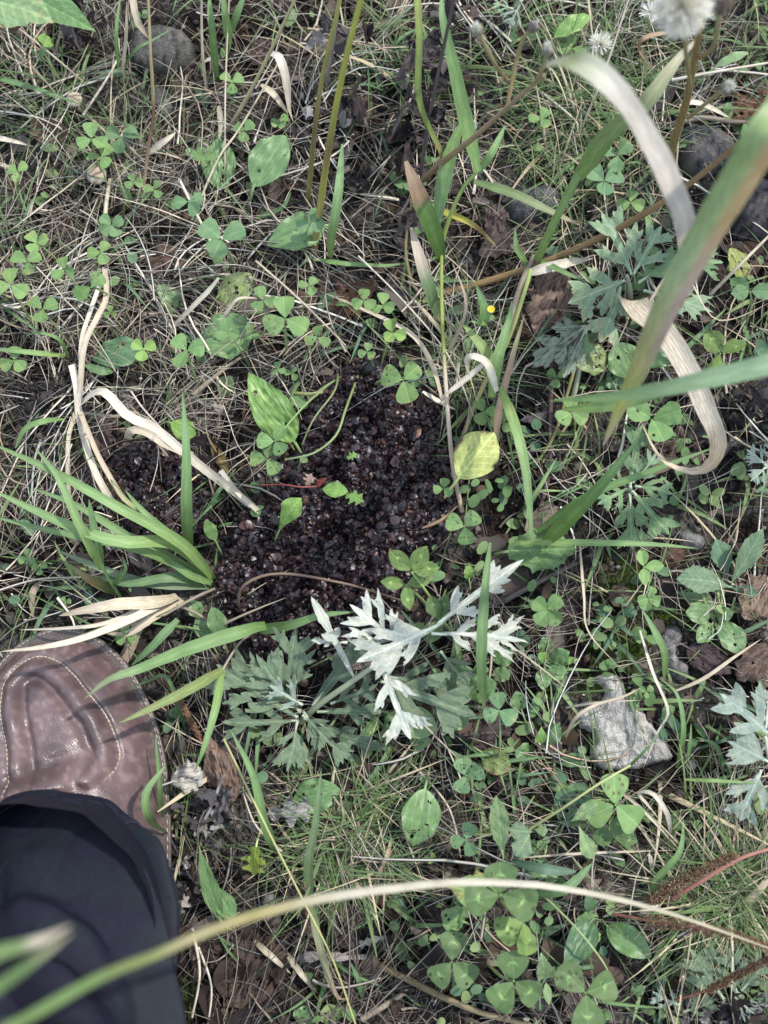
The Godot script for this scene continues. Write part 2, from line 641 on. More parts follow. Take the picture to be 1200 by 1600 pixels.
func make_materials() -> void:
	with_tex(mat("clover", 0.62, 0.4, 0.5), tex(192, vein_pinnate(11.0, 0.45, 0.07, 0.5)), 0.012)
	var chev := func(u: float, v: float) -> float:
		var x: float = absf(u - 0.5) * 2.0
		var n1 := nf.get_noise_2d(u * 700.0, v * 700.0)
		var d := v - (0.62 - 0.32 * x) + n1 * 0.07
		var mark: float = exp(-pow(d / 0.05, 2.0)) * smoothstep(0.42, 0.1, x) * (0.7 + 0.9 * n1)
		var k: float = fposmod((v - x * 0.45) * 11.0, 1.0)
		return 0.52 + 0.04 * exp(-pow((k - 0.5) / 0.13, 2.0)) + 0.09 * exp(-pow(x / 0.03, 2.0)) + 0.34 * mark + 0.03 * n1
	with_tex(mat("clover_marked", 0.6, 0.4, 0.35), tex(192, chev), 0.006)
	var par := func(u: float, v: float) -> float:
		var x: float = absf(u - 0.5) * 2.0
		var arc: float = x / max(0.12, pow(sin(PI * clampf(pow(v, 0.72), 0.0, 1.0)), 0.9))
		var k: float = fposmod(arc * 2.6, 1.0)
		var line := exp(-pow((k - 0.02) / 0.07, 2.0)) + exp(-pow((k - 1.0) / 0.07, 2.0))
		var cr := nf.get_noise_2d(u * 260.0, v * 420.0)
		return 0.82 + 0.1 * line + 0.06 * cr
	with_tex(mat("plantain", 0.48, 0.5, 0.3), tex(256, par), 0.03)
	with_tex(mat("serrate", 0.6, 0.4, 0.32), tex(256, vein_pinnate(8.0, 0.3, 0.14, 0.8)), 0.05)
	var mg := mat("mugwort", 0.75, 0.3, 0.3)
	with_tex(mg, tex(256, vein_pinnate(6.0, 0.5, 0.1, 0.6)), 0.03)
	mg.rim_enabled = true
	mg.rim = 0.35
	with_tex(mat("dead_leaf", 0.85, 0.25, 0.15), tex(256, vein_pinnate(9.0, 0.55, 0.2, 0.9)), 0.08)
	var blade_t := func(u: float, v: float) -> float:
		var k: float = fposmod(u * 11.0, 1.0)
		return 0.76 + 0.2 * exp(-pow((k - 0.5) / 0.2, 2.0)) + 0.16 * nf.get_noise_2d(u * 900.0, v * 60.0)
	var bt := tex(256, blade_t)
	with_tex(mat("grass", 0.5, 0.45, 0.5), bt, 0.02)
	var str_t := func(u: float, v: float) -> float:
		var k: float = fposmod(u * 7.0, 1.0)
		return 0.86 + 0.08 * exp(-pow((k - 0.5) / 0.2, 2.0)) + 0.13 * nf.get_noise_2d(u * 500.0, v * 110.0)
	with_tex(mat("straw", 0.7, 0.35, 0.22), tex(256, str_t), 0.04)
	mat("fine", 0.65, 0.35, 0.2)
	mat("stem", 0.55, 0.45, 0.1)
	var so := mat("soil", 0.95, 0.2)
	with_tex(so, noise_tex(0.035, 0.35, 1.35, 6), 0.0)
	so.heightmap_enabled = true
	so.heightmap_texture = noise_tex(0.06, 0.0, 1.0, 6, 512, 9)
	so.heightmap_scale = 0.35
	so.uv1_triplanar = true
	so.uv1_scale = Vector3(9, 9, 9)
	mat("crumb", 0.95, 0.2)
	mat("husk", 0.4, 0.5)
	mat("husk_bed", 0.7, 0.3)
	var st := mat("stone", 0.95, 0.12)
	with_tex(st, noise_tex(0.03, 0.78, 1.1, 6, 512, 5), 0.0)
	st.heightmap_enabled = true
	st.heightmap_texture = noise_tex(0.08, 0.0, 1.0, 6, 512, 7)
	st.heightmap_scale = 0.14
	st.uv1_triplanar = true
	st.uv1_scale = Vector3(14, 14, 14)
	var le := mat("leather", 0.34, 0.55)
	with_tex(le, noise_tex(0.012, 0.84, 1.1, 5, 512, 21), 0.0)
	le.heightmap_enabled = true
	le.heightmap_texture = noise_tex(0.15, 0.0, 1.0, 3, 512, 22)
	le.heightmap_scale = 0.03
	le.uv1_triplanar = true
	le.uv1_scale = Vector3(12, 12, 12)
	mat("rubber", 0.75, 0.35)
	mat("thread", 0.8, 0.3)
	var cl := mat("cloth", 0.68, 0.32)
	var weave := func(u: float, v: float) -> float:
		return 0.86 + 0.1 * sin(u * TAU * 48.0) * sin(v * TAU * 48.0) + 0.12 * nf.get_noise_2d(u * 300.0, v * 300.0)
	with_tex(cl, tex(256, weave), 0.012)
	cl.uv1_triplanar = true
	cl.uv1_scale = Vector3(30, 30, 30)
	mat("fluff", 0.9, 0.2, 0.5)
	mat("moss", 0.95, 0.2, 0.2)

# ------------------------------------------------------------------ setting
const STRAW_MAP := [[7,7,5,5,6,6],[9,9,6,5,7,3],[9,9,7,6,4,3],[9,8,2,3,4,3],[5,6,1,3,2,3],[2,3,2,2,2,3],[1,4,5,3,6,7],[1,5,4,4,3,2]]
const GREEN_MAP := [[4,2,3,5,9,7],[4,2,3,4,8,3],[3,2,2,3,2,2],[2,2,0,2,2,2],[2,1,0,1,2,2],[1,2,0,1,3,3],[0,2,6,2,4,6],[0,1,1,1,2,2]]
const COVER_MAP := [[3,3,4,5,6,6],[3,3,5,5,6,5],[4,4,5,6,6,7],[3,3,1,6,8,8],[3,3,1,5,7,7],[2,3,3,7,6,6],[1,4,6,7,8,7],[1,3,4,6,7,6]]
const LITTER_MAP := [[4,4,5,7,3,5],[4,4,5,6,4,5],[5,5,5,5,6,6],[6,5,1,4,6,7],[5,4,1,4,5,5],[3,4,2,4,4,5],[2,6,5,6,5,4],[2,7,8,8,7,7]]

func map_at(m: Array, p: Vector2) -> float:
	var cx: float = clampf(p.x / 200.0 - 0.5, 0.0, 4.999)
	var cy: float = clampf(p.y / 200.0 - 0.5, 0.0, 6.999)
	var x := int(cx)
	var y := int(cy)
	var fx := cx - x
	var fy := cy - y
	return lerp(lerp(float(m[y][x]), float(m[y][x + 1]), fx), lerp(float(m[y + 1][x]), float(m[y + 1][x + 1]), fx), fy)

func axis(inner: float, step: float) -> PackedFloat32Array:
	var a := PackedFloat32Array()
	var x := -inner
	var out := []
	var s := step
	while x > -120.0:
		s *= 1.35
		x -= s
		out.append(x)
	out.reverse()
	for q in out:
		a.append(q)
	x = -inner
	while x <= inner + 1e-6:
		a.append(x)
		x += step
	out.reverse()
	for q in out:
		a.append(-q)
	return a

func build_ground() -> void:
	var b := Buf.new()
	var xs := axis(0.48, 0.0032)
	var zs := axis(0.62, 0.0032)
	for z in zs:
		for x in xs:
			var h := soil(x, z)
			var n1 := nz.get_noise_2d(x * 1500.0 + 300.0, z * 1500.0)
			var n2 := nf.get_noise_2d(x * 5000.0, z * 5000.0)
			var c := mixc(L(0.026, 0.023, 0.021), L(0.088, 0.079, 0.072), smoothstep(-0.25, 0.5, n1 + 0.35 * n2))
			c = mixc(c, L(0.02, 0.015, 0.013), smoothstep(0.1, 0.5, -n1 + 0.4 * n2))
			var q := Vector2.ZERO
			if absf(x) < 0.5 and absf(z) < 0.6:
				q = pix(Vector3(x, h, z))
				for g in [[975, 915, 40, 60], [1050, 965, 45, 30], [825, 1215, 40, 40], [865, 1250, 30, 50], [1090, 1165, 30, 50], [930, 1070, 30, 20], [975, 1010, 60, 45], [300, 1560, 40, 30], [500, 1560, 50, 40]]:
					var d: float = ((q - Vector2(g[0], g[1])) / Vector2(g[2], g[3])).length()
					c = mixc(c, L(0.055, 0.075, 0.02), smoothstep(1.1, 0.4, d + 0.7 * n2) * 0.8)
			b.add(Vector3(x, h, z), c, Vector2(x, z))
	var w := xs.size()
	for j in zs.size() - 1:
		for i in w - 1:
			var a := j * w + i
			b.quad(a, a + 1, a + w + 1, a + w)
	var o := MeshInstance3D.new()
	o.name = "ground"
	o.mesh = b.mesh(Vector3.ZERO)
	o.material_override = M.soil
	o.set_meta("kind", "structure")
	o.set_meta("label", "dark grey brown meadow soil with paler dried patches and moss")
	o.set_meta("category", "ground")
	add_child(o)

func build_crumbs() -> void:
	# small clods and grit on the soil
	var variants := []
	for k in 4:
		var b := Buf.new()
		var ico := SphereMesh.new()
		ico.radius = 1.0
		ico.height = 2.0
		ico.radial_segments = 7
		ico.rings = 4
		var ar := ico.get_mesh_arrays()
		for p in ar[Mesh.ARRAY_VERTEX]:
			var q: Vector3 = p * (0.8 + 0.55 * nf.get_noise_3d(p.x * 90.0 + k * 400.0, p.y * 90.0, p.z * 90.0))
			b.add(Vector3(q.x, q.y * 0.7, q.z), Color.WHITE)
		b.ix = ar[Mesh.ARRAY_INDEX]
		variants.append(b.mesh(Vector3.ZERO))
	for k in 4:
		var tr := []
		var cols := []
		for i in 4200:
			var u := rng.randf_range(-380.0, 1580.0)
			var v := rng.randf_range(-380.0, 1980.0)
			var p := at(u, v)
			if not is_clear(p):
				continue
			var r := 0.0007 * exp(rng.randfn(0.0, 0.55) + 0.35)
			r = min(r, 0.0045)
			p.y = soil(p.x, p.z) + r * 0.25
			var bs := Basis.from_euler(Vector3(rng.randf() * 0.8, rng.randf() * TAU, rng.randf() * 0.8)).scaled(Vector3(r * rng.randf_range(0.8, 1.5), r, r))
			tr.append(Transform3D(bs, p))
			var c := mixc(L(0.035, 0.028, 0.023), L(0.15, 0.125, 0.105), pow(rng.randf(), 1.7))
			if rng.randf() < 0.06:
				c = L(0.32, 0.3, 0.28)
			cols.append(c)
		var mm := MultiMesh.new()
		mm.transform_format = MultiMesh.TRANSFORM_3D
		mm.use_colors = true
		mm.mesh = variants[k]
		mm.instance_count = tr.size()
		for i in tr.size():
			mm.set_instance_transform(i, tr[i])
			mm.set_instance_color(i, cols[i])
		var o := MultiMeshInstance3D.new()
		o.name = numbered("soil_crumbs")
		o.multimesh = mm
		o.material_override = M.crumb
		o.set_meta("kind", "stuff")
		o.set_meta("label", ["fine grit strewn over the dark soil", "small round clods strewn over the dark soil", "angular soil crumbs strewn between the plants", "pale and dark soil grains strewn between the plants"][k])
		o.set_meta("category", "soil")
		add_child(o)

func strand(b: Buf, p: Vector3, head: float, ln: float, w: float, curve: float, rise: float, lift: float, c0: Color, c1: Color, flatness: float, n := 6) -> void:
	# a thin stem or dry leaf lying on others: three-sided and tapering
	var dir := Vector3(cos(head), 0, -sin(head))
	var q := p
	var first := b.v.size()
	var step := ln / n
	var y0 := p.y
	for i in n + 1:
		var s := float(i) / n
		if i > 0:
			dir = dir.rotated(Vector3.UP, curve / n + nf.get_noise_2d(q.x * 3000.0 + y0 * 99999.0, q.z * 3000.0) * 0.25)
			q += dir * step
		var g := soil(q.x, q.z)
		var h: float = max(g + 0.0006, y0 + lift * s + rise * sin(PI * s))
		var c := c0.lerp(c1, s)
		var side := dir.cross(Vector3.UP)
		var hw: float = w * 0.5 * (1.0 - 0.75 * pow(s, 2.5)) 
		var m := Vector3(q.x, h, q.z)
		var roll := y0 * 4000.0 + s * flatness
		var sv := side * cos(roll) + Vector3.UP * sin(roll) * 0.6
		b.add(m - sv * hw, Color(c.r * 0.93, c.g * 0.93, c.b * 0.93))
		b.add(m + Vector3.UP * hw * 0.55, c)
		b.add(m + sv * hw, c)
	for i in n:
		var a := first + i * 3
		b.quad(a, a + 1, a + 4, a + 3)
		b.quad(a + 1, a + 2, a + 5, a + 4)
		b.quad(a + 2, a, a + 3, a + 5)

func build_thatch() -> void:
	# layers of dead grass over the soil, in flattened bundles; too many to count
	for layer in 3:
		var b := Buf.new()
		var tries := 0
		while tries < [2350, 3000, 2650][layer]:
			tries += 1
			var u := rng.randf_range(-400.0, 1600.0)
			var v := rng.randf_range(-400.0, 2000.0)
			var m := at(u, v)
			var patch := 0.55 + 0.9 * nz.get_noise_2d(m.x * 1100.0 + 40.0, m.z * 1100.0)
			var d := map_at(STRAW_MAP, Vector2(u, v)) / 9.0 * clampf(patch + 0.3, 0.15, 1.2)
			if rng.randf() > d:
				continue
			var old := smoothstep(1150.0, 1400.0, v)
			var c0: Color = [L(0.085, 0.073, 0.065), L(0.25, 0.215, 0.175), L(0.50, 0.45, 0.375)][layer]
			c0 = mixc(c0, L(0.15, 0.135, 0.125), old * 0.7)
			if rng.randf() < 0.12:
				c0 = mixc(c0, L(0.19, 0.12, 0.08), 0.5)
			c0 = var_c(c0, 0.3)
			var head := rng.randf() * TAU
			if rng.randf() < 0.5:
				head = nz.get_noise_2d(m.x * 500.0, m.z * 500.0) * 5.0 + 1.4 + rng.randfn(0.0, 0.5)
			var curve := rng.randfn(0.0, 0.6)
			var ln0 := rng.randf_range(0.015, 0.06) if layer == 0 else rng.randf_range(0.022, 0.1)
			for k in rng.randi_range(2, 11):
				var p := m + Vector3(rng.randfn(), 0, rng.randfn()) * 0.009
				if not is_clear(p):
					continue
				var hd := head + rng.randfn(0.0, 0.35)
				var ln := ln0 * rng.randf_range(0.4, 1.15)
				if rng.randf() < 0.8 and not (is_clear(p + Vector3(cos(hd), 0, -sin(hd)) * ln) and is_clear(p + Vector3(cos(hd), 0, -sin(hd)) * ln * 0.5)):
					continue
				p.y = soil(p.x, p.z) + [0.0012, 0.003, 0.006][layer] + rng.randf() * [0.003, 0.007, 0.013][layer]
				var c := var_c(c0, 0.25)
				var w: float = 0.00052 * exp(rng.randfn(0.15, 0.5))
				var flat := 1.0
				if rng.randf() < 0.13:
					w *= rng.randf_range(2.0, 4.5)
					flat = 0.2
				w = minf(w, 0.0028)
				strand(b, p, hd, ln, w, curve + rng.randfn(0.0, 0.45), rng.randf_range(0.0, 0.005), rng.randf_range(-0.006, 0.006), c, var_c(c, 0.2), rng.randfn(0.0, 1.0) * flat)
		stuff("straw_thatch", b, M.fine, ["grey brown rotting grass litter matted on the soil", "tan dry grass stems lying criss cross over the soil", "pale loose straw lying on top of the thatch"][layer], "straw")

func build_cover() -> void:
	# seedling leaves and short broad grass close to the soil
	var b := Buf.new()
	var g := Buf.new()
	for i in 2450:
		var u := rng.randf_range(-380.0, 1580.0)
		var v := rng.randf_range(-380.0, 1980.0)
		var m := at(u, v)
		var dens := map_at(COVER_MAP, Vector2(u, v)) / 9.0 * clampf(0.7 + 1.3 * nz.get_noise_2d(m.x * 900.0 - 30.0, m.z * 900.0), 0.05, 1.3)
		if rng.randf() > dens or not is_clear(m):
			continue
		var tone := var_c([L(0.14, 0.25, 0.10), L(0.17, 0.29, 0.11), L(0.11, 0.20, 0.105), L(0.22, 0.32, 0.13)][rng.randi() % 4], 0.15)
		if rng.randf() < 0.55:
			for k in rng.randi_range(2, 6):
				var p := m + Vector3(rng.randfn(), 0, rng.randfn()) * 0.006
				p.y = soil(p.x, p.z) + rng.randf_range(0.003, 0.016)
				var a := rng.randf() * TAU
				var r := rng.randf_range(0.0016, 0.0038)
				var bs := Basis.from_euler(Vector3(rng.randfn(0.0, 0.4), a, rng.randfn(0.0, 0.4)))
				var el := rng.randf_range(1.1, 1.9)
				var first := b.add(p, tone)
				var c := var_c(tone, 0.12)
				for j in 9:
					var t := TAU * j / 9.0
					var q := Vector3(cos(t) * r, r * (0.25 * absf(cos(t)) - 0.2 * absf(sin(t))), sin(t) * r * el)
					b.add(p + bs * q, c)
				for j in 9:
					b.tri(first, first + 1 + j, first + 1 + (j + 1) % 9)
		else:
			for k in rng.randi_range(1, 4):
				var p := m + Vector3(rng.randfn(), 0, rng.randfn()) * 0.005
				p.y = soil(p.x, p.z)
				var a := rng.randf() * TAU
				var ln := rng.randf_range(0.02, 0.06)
				var dir := Vector3(cos(a), rng.randf_range(0.3, 1.2), sin(a)).normalized()
				var end := p + Vector3(dir.x, 0, dir.z) * ln + Vector3(0, ln * rng.randf_range(0.05, 0.4), 0)
				var cp := spline([p, p.lerp(end, 0.4) + Vector3(0, ln * dir.y * 0.3, 0), end], 7)
				var ws := []
				var w0 := rng.randf_range(0.0012, 0.0034)
				for j in 8:
					ws.append(w0 * pow(1.0 - pow(j / 7.0, 2.4), 0.8) + 0.0002)
				blade(g, cp, ws, [[0.0, tone], [1.0, var_c(tone, 0.15)]], 0.25, rng.randfn(0.0, 0.4), rng.randfn(0.0, 0.6))
	stuff("seedling_cover", b, M.clover, "tiny rounded green seedling leaves close to the soil", "seedlings")
	stuff("short_grass", g, M.grass, "short broad green grass leaves scattered through the thatch", "grass")

func build_fine_grass() -> void:
	var b := Buf.new()
	var spots := []
	for i in 1030:
		var u := rng.randf_range(-380.0, 1580.0)
		var v := rng.randf_range(-380.0, 1980.0)
		if rng.randf() < map_at(GREEN_MAP, Vector2(u, v)) / 9.0:
			spots.append([u, v, rng.randi_range(3, 9), 20.0, 0.05])
	# needle-fine tufts
	for t in [[560, 1290, 150, 70, 0.045], [540, 1345, 120, 60, 0.045], [500, 1330, 60, 60, 0.04], [610, 1260, 70, 40, 0.04], [1120, 1400, 210, 60, 0.055], [1170, 1380, 160, 60, 0.055], [1090, 1385, 90, 40, 0.05], [290, 1262, 70, 24, 0.03], [900, 130, 120, 80, 0.06], [960, 190, 120, 80, 0.06], [860, 240, 90, 80, 0.05], [620, 90, 90, 70, 0.05], [730, 540, 60, 40, 0.045], [740, 600, 50, 40, 0.045], [70, 170, 70, 70, 0.06], [200, 250, 60, 60, 0.05], [880, 170, 100, 70, 0.05]]:
		spots.append(t)
	for s in spots:
		for k in int(s[2]):
			var p := at(s[0] + rng.randfn(0.0, s[3] * 0.5), s[1] + rng.randfn(0.0, s[3] * 0.5))
			if not is_clear(p):
				continue
			p.y = soil(p.x, p.z)
			var ln: float = s[4] * rng.randf_range(0.6, 1.5)
			var a := rng.randf() * TAU
			var c := var_c(mixc(L(0.055, 0.10, 0.035), L(0.12, 0.165, 0.07), rng.randf()), 0.25)
			if rng.randf() < 0.25:
				c = var_c(L(0.34, 0.29, 0.2), 0.25)
			var dir := Vector3(cos(a), rng.randf_range(0.4, 1.5), sin(a)).normalized()
			var pts := []
			var q := p
			var dd := dir
			var n := 5
			for i in n + 1:
				pts.append(q)
				q += dd * ln / n
				dd = (dd + Vector3(0, -0.16, 0) + Vector3(cos(a), 0, sin(a)) * 0.06).normalized()
			var first := b.v.size()
			var wide: float = 0.00042 * exp(rng.randfn(0.0, 0.35))
			if rng.randf() < 0.06:
				wide *= 2.5
			for i in n + 1:
				var f := 1.0 - pow(float(i) / n, 2.0) * 0.85
				var sd := dd.cross(Vector3.UP).normalized() * wide * f
				b.add(pts[i] - sd, c)
				b.add(pts[i] + Vector3(0, wide * f * 0.7, 0), c)
				b.add(pts[i] + sd, c)
			for i in n:
				var e := first + i * 3
				b.quad(e, e + 1, e + 4, e + 3)
				b.quad(e + 1, e + 2, e + 5, e + 4)
	stuff("fine_grass", b, M.fine, "needle fine green grass growing in loose tufts through the straw", "grass")

func build_litter() -> void:
	# torn scraps of dead leaf and bark
	var b := Buf.new()
	for i in 5800:
		var u := rng.randf_range(-380.0, 1580.0)
		var v := rng.randf_range(-380.0, 1980.0)
		if rng.randf() > map_at(LITTER_MAP, Vector2(u, v)) / 8.0:
			continue
		var p := at(u, v)
		if not is_clear(p):
			continue
		p.y = soil(p.x, p.z) + rng.randf_range(0.001, 0.008)
		var r := 0.0022 * exp(rng.randfn(0.0, 0.5)) * (1.2 if v > 1380.0 else 1.0)
		var ln := r * rng.randf_range(1.0, 3.2)
		var a := rng.randf() * TAU
		var bs := Basis.from_euler(Vector3(rng.randfn(0.0, 0.35), a, rng.randfn(0.0, 0.35)))
		var c := var_c([L(0.075, 0.052, 0.04), L(0.13, 0.09, 0.07), L(0.05, 0.04, 0.037), L(0.2, 0.165, 0.14), L(0.1, 0.085, 0.08)][rng.randi() % 5], 0.3)
		var first := b.v.size()
		var curl := rng.randfn(0.0, 0.6)
		for j in 3:
			for k in 5:
				var x := (j - 1.0) * r * (1.0 + 0.35 * rng.randf()) * (1.0 - 0.5 * pow(absf(k - 2.0) / 2.0, 2.0))
				var y := (k - 2.0) / 2.0 * ln
				var h := curl * (x * x / r + 0.5 * y * y / ln) + rng.randfn(0.0, 0.12) * r
				b.add(p + bs * Vector3(x, h, y), c)
		for j in 2:
			for k in 4:
				var e := first + j * 5 + k
				b.quad(e, e + 5, e + 6, e + 1)
	stuff("leaf_litter", b, M.dead_leaf, "dark scraps of rotten leaf and bark scattered on the soil", "litter")

func build_moss() -> void:
	var b := Buf.new()
	for g in [[975, 915, 34, 40], [1050, 965, 36, 22], [825, 1215, 34, 34], [865, 1245, 24, 40], [1090, 1165, 22, 40], [930, 1072, 24, 14], [985, 1010, 40, 30], [505, 1560, 40, 30], [862, 1080, 14, 10]]:
		for i in 420:
			var p := at(g[0] + rng.randfn(0.0, 0.55) * g[2], g[1] + rng.randfn(0.0, 0.55) * g[3])
			p.y = soil(p.x, p.z)
			var c := var_c(L(0.085, 0.115, 0.025), 0.4)
			for k in 3:
				var d := Vector3(rng.randfn(), rng.randf_range(0.5, 1.6), rng.randfn()).normalized() * rng.randf_range(0.001, 0.0024)
				var s := d.cross(Vector3(rng.randfn(), rng.randfn(), rng.randfn())).normalized() * 0.0004
				var e := b.add(p - s, c)
				b.add(p + s, c)
				b.add(p + d, var_c(c, 0.2))
				b.tri(e, e + 1, e + 2)
	stuff("moss", b, M.moss, "short olive green moss cushions on the bare soil", "moss")

# ------------------------------------------------------------------ the dropping
func husk_shape(b: Buf, p: Vector3, bs: Basis, r: float, c: Color) -> void:
	# a cracked seed shell: a thin, unevenly broken, shallow cup
	var first := b.v.size()
	var deep := rng.randf_range(0.04, 0.28)
	b.add(p + bs * Vector3(0, r * deep, 0), Color(c.r * 1.1, c.g * 1.1, c.b * 1.1))
	var el := rng.randf_range(0.55, 1.0)
	var cut := rng.randf() * TAU
	for ring in 2:
		for k in 7:
			var a := TAU * k / 7.0
			var q: float = [0.55, 1.0][ring]
			var jag := 1.0 + rng.randf_range(-0.2, 0.2) * q - 0.4 * q * maxf(0.0, cos(a - cut) - 0.3)
			b.add(p + bs * Vector3(cos(a) * r * q * jag, r * deep * [0.75, rng.randf_range(-0.5, 0.2)][ring], sin(a) * r * q * el * jag), c)
	for k in 7:
		var n := (k + 1) % 7
		b.tri(first, first + 1 + k, first + 1 + n)
		b.quad(first + 1 + k, first + 8 + k, first + 8 + n, first + 1 + n)

func husk_colour() -> Color:
	var t := rng.randf()
	if t < 0.58:
		return var_c(L(0.0095, 0.0052, 0.0072), 0.4)
	if t < 0.80:
		return var_c(L(0.025, 0.0155, 0.022), 0.3)
	if t < 0.975:
		return var_c(L(0.042, 0.020, 0.018), 0.4)
	return var_c(L(0.12, 0.066, 0.05), 0.3)

func pile(called: String, label: String, poly: PackedVector2Array, high: float, soft: float, amount: int, singles: int, big := 1.0) -> void:
	var c0 := Vector2.ZERO
	for q in poly:
		c0 += q
	c0 /= poly.size()
	var t := thing(called, label, "dropping", Vector3(c0.x, 0, c0.y), "seed filled droppings")
	var hf := func(p: Vector2) -> float:
		var k: float = clampf(edge_dist(p, poly) / soft, 0.0, 1.0)
		k = sqrt(k * (2.0 - k))
		return soil(p.x, p.y) + k * (high * (0.75 + 0.55 * nz.get_noise_2d(p.x * 3600.0 + 55.0, p.y * 3600.0)) + 0.008 * nz.get_noise_2d(p.x * 9000.0, p.y * 9000.0 + 70.0)) + 0.002
	var b := Buf.new()
	var f := fill(poly, Vector2(0.004, 0.004))
	for p in f[0]:
		var h: float = hf.call(p) if edge_dist(p, poly) > 0.0005 else soil(p.x, p.y) - 0.004
		b.add(Vector3(p.x, h - 0.0012, p.y), var_c(L(0.008, 0.0055, 0.006), 0.3))
	for i in range(0, f[1].size(), 3):
		b.tri(f[1][i], f[1][i + 2], f[1][i + 1])
	part("mound", b, M.husk_bed, t)
	var lo := poly[0]
	var hi := poly[0]
	for q in poly:
		lo = lo.min(q)
		hi = hi.max(q)
	var rest := Buf.new()
	var n := 0
	var tries := 0
	while n < amount and tries < amount * 4:
		tries += 1
		var p := Vector2(rng.randf_range(lo.x - 0.012, hi.x + 0.012), rng.randf_range(lo.y - 0.012, hi.y + 0.012))
		var inside := Geometry2D.is_point_in_polygon(p, poly)
		if not inside and (rng.randf() > 0.25 or edge_dist(p, poly) > 0.012 * rng.randf()):
			continue
		var h: float = hf.call(p) if inside else soil(p.x, p.y) + 0.0008
		var single := n < singles
		var r: float = big * (rng.randf_range(0.0027, 0.0036) if single else 0.0018 * exp(rng.randfn(0.0, 0.34)))
		var e := 0.003
		var up := Vector3.UP
		if inside:
			up = Vector3(hf.call(p - Vector2(e, 0)) - hf.call(p + Vector2(e, 0)), 2 * e, hf.call(p - Vector2(0, e)) - hf.call(p + Vector2(0, e))).normalized()
		up = (up + Vector3(rng.randfn(), rng.randfn() * 0.5, rng.randfn()) * 0.55).normalized()
		if rng.randf() < 0.3:
			up = -up                                     # lying open side up
		var xa := up.cross(Vector3(rng.randfn(), rng.randfn(), rng.randfn())).normalized()
		var bs := Basis(xa, up, xa.cross(up))
		var pos := Vector3(p.x, h + rng.randf_range(-0.0006, 0.0012) + (0.0009 if single else 0.0), p.y)
		if single:
			var sb := Buf.new()
			var hc := husk_colour()
			husk_shape(sb, pos, bs, r, mixc(hc, L(0.05, 0.028, 0.024), 0.25))
			part("seed_husk", sb, M.husk, t)
		else:
			husk_shape(rest, pos, bs, r, husk_colour())
		n += 1
	var o := part("small_seed_husks", rest, M.husk, t)
	o.set_meta("kind", "stuff")

func old_clump(label: String, a: Array, high: float) -> void:
	var poly := ground_poly(a, 2.0)
	var b := Buf.new()
	lump(b, poly, 0.0022, high, 0.012, 0.006, 9000.0, func(p: Vector2) -> Color:
		var k := nf.get_noise_2d(p.x * 14000.0, p.y * 14000.0)
		return mixc(L(0.014, 0.012, 0.013), L(0.05, 0.044, 0.045), 0.5 + 0.9 * k))
	# matted shreds lying over it
	for i in 60:
		var q := poly[rng.randi() % poly.size()].lerp(poly[rng.randi() % poly.size()], rng.randf_range(0.2, 0.8))
		if not Geometry2D.is_point_in_polygon(q, poly):
			continue
		var p := Vector3(q.x, soil(q.x, q.y) + high * 1.05, q.y)
		var c := var_c(L(0.035, 0.03, 0.032), 0.4)
		strand(b, p, rng.randf() * TAU, rng.randf_range(0.006, 0.016), 0.0024, rng.randfn(0, 1.0), 0.002, -0.002, c, c, 1.0, 4)
	solo("dark_clump", b, M.husk_bed, label, "clump", "dark old clumps")

func stone(label: String, a: Array, high: float, c0: Color, c1: Color, moss := 0.0) -> void:
	var poly := ground_poly(a, 1.0)
	keep_clear.append(poly)
	var b := Buf.new()
	lump(b, poly, 0.0026, high, high * 0.75, high * 0.2, 2300.0, func(p: Vector2) -> Color:
		var k := nz.get_noise_2d(p.x * 3000.0, p.y * 3000.0 + 500.0)
		var k2 := nf.get_noise_2d(p.x * 16000.0, p.y * 16000.0)
		var c := mixc(c0, c1, 0.5 + 0.7 * k + 0.8 * k2)
		c = mixc(c, c0 * 0.6, smoothstep(0.28, 0.5, nf.get_noise_2d(p.x * 30000.0 + 40.0, p.y * 30000.0)))
		return mixc(c, L(0.06, 0.075, 0.02), smoothstep(0.35, 0.6, nz.get_noise_2d(p.x * 5000.0 + 77.0, p.y * 5000.0)) * moss))
	solo("stone", b, M.stone, label, "stone", "stones in the soil")

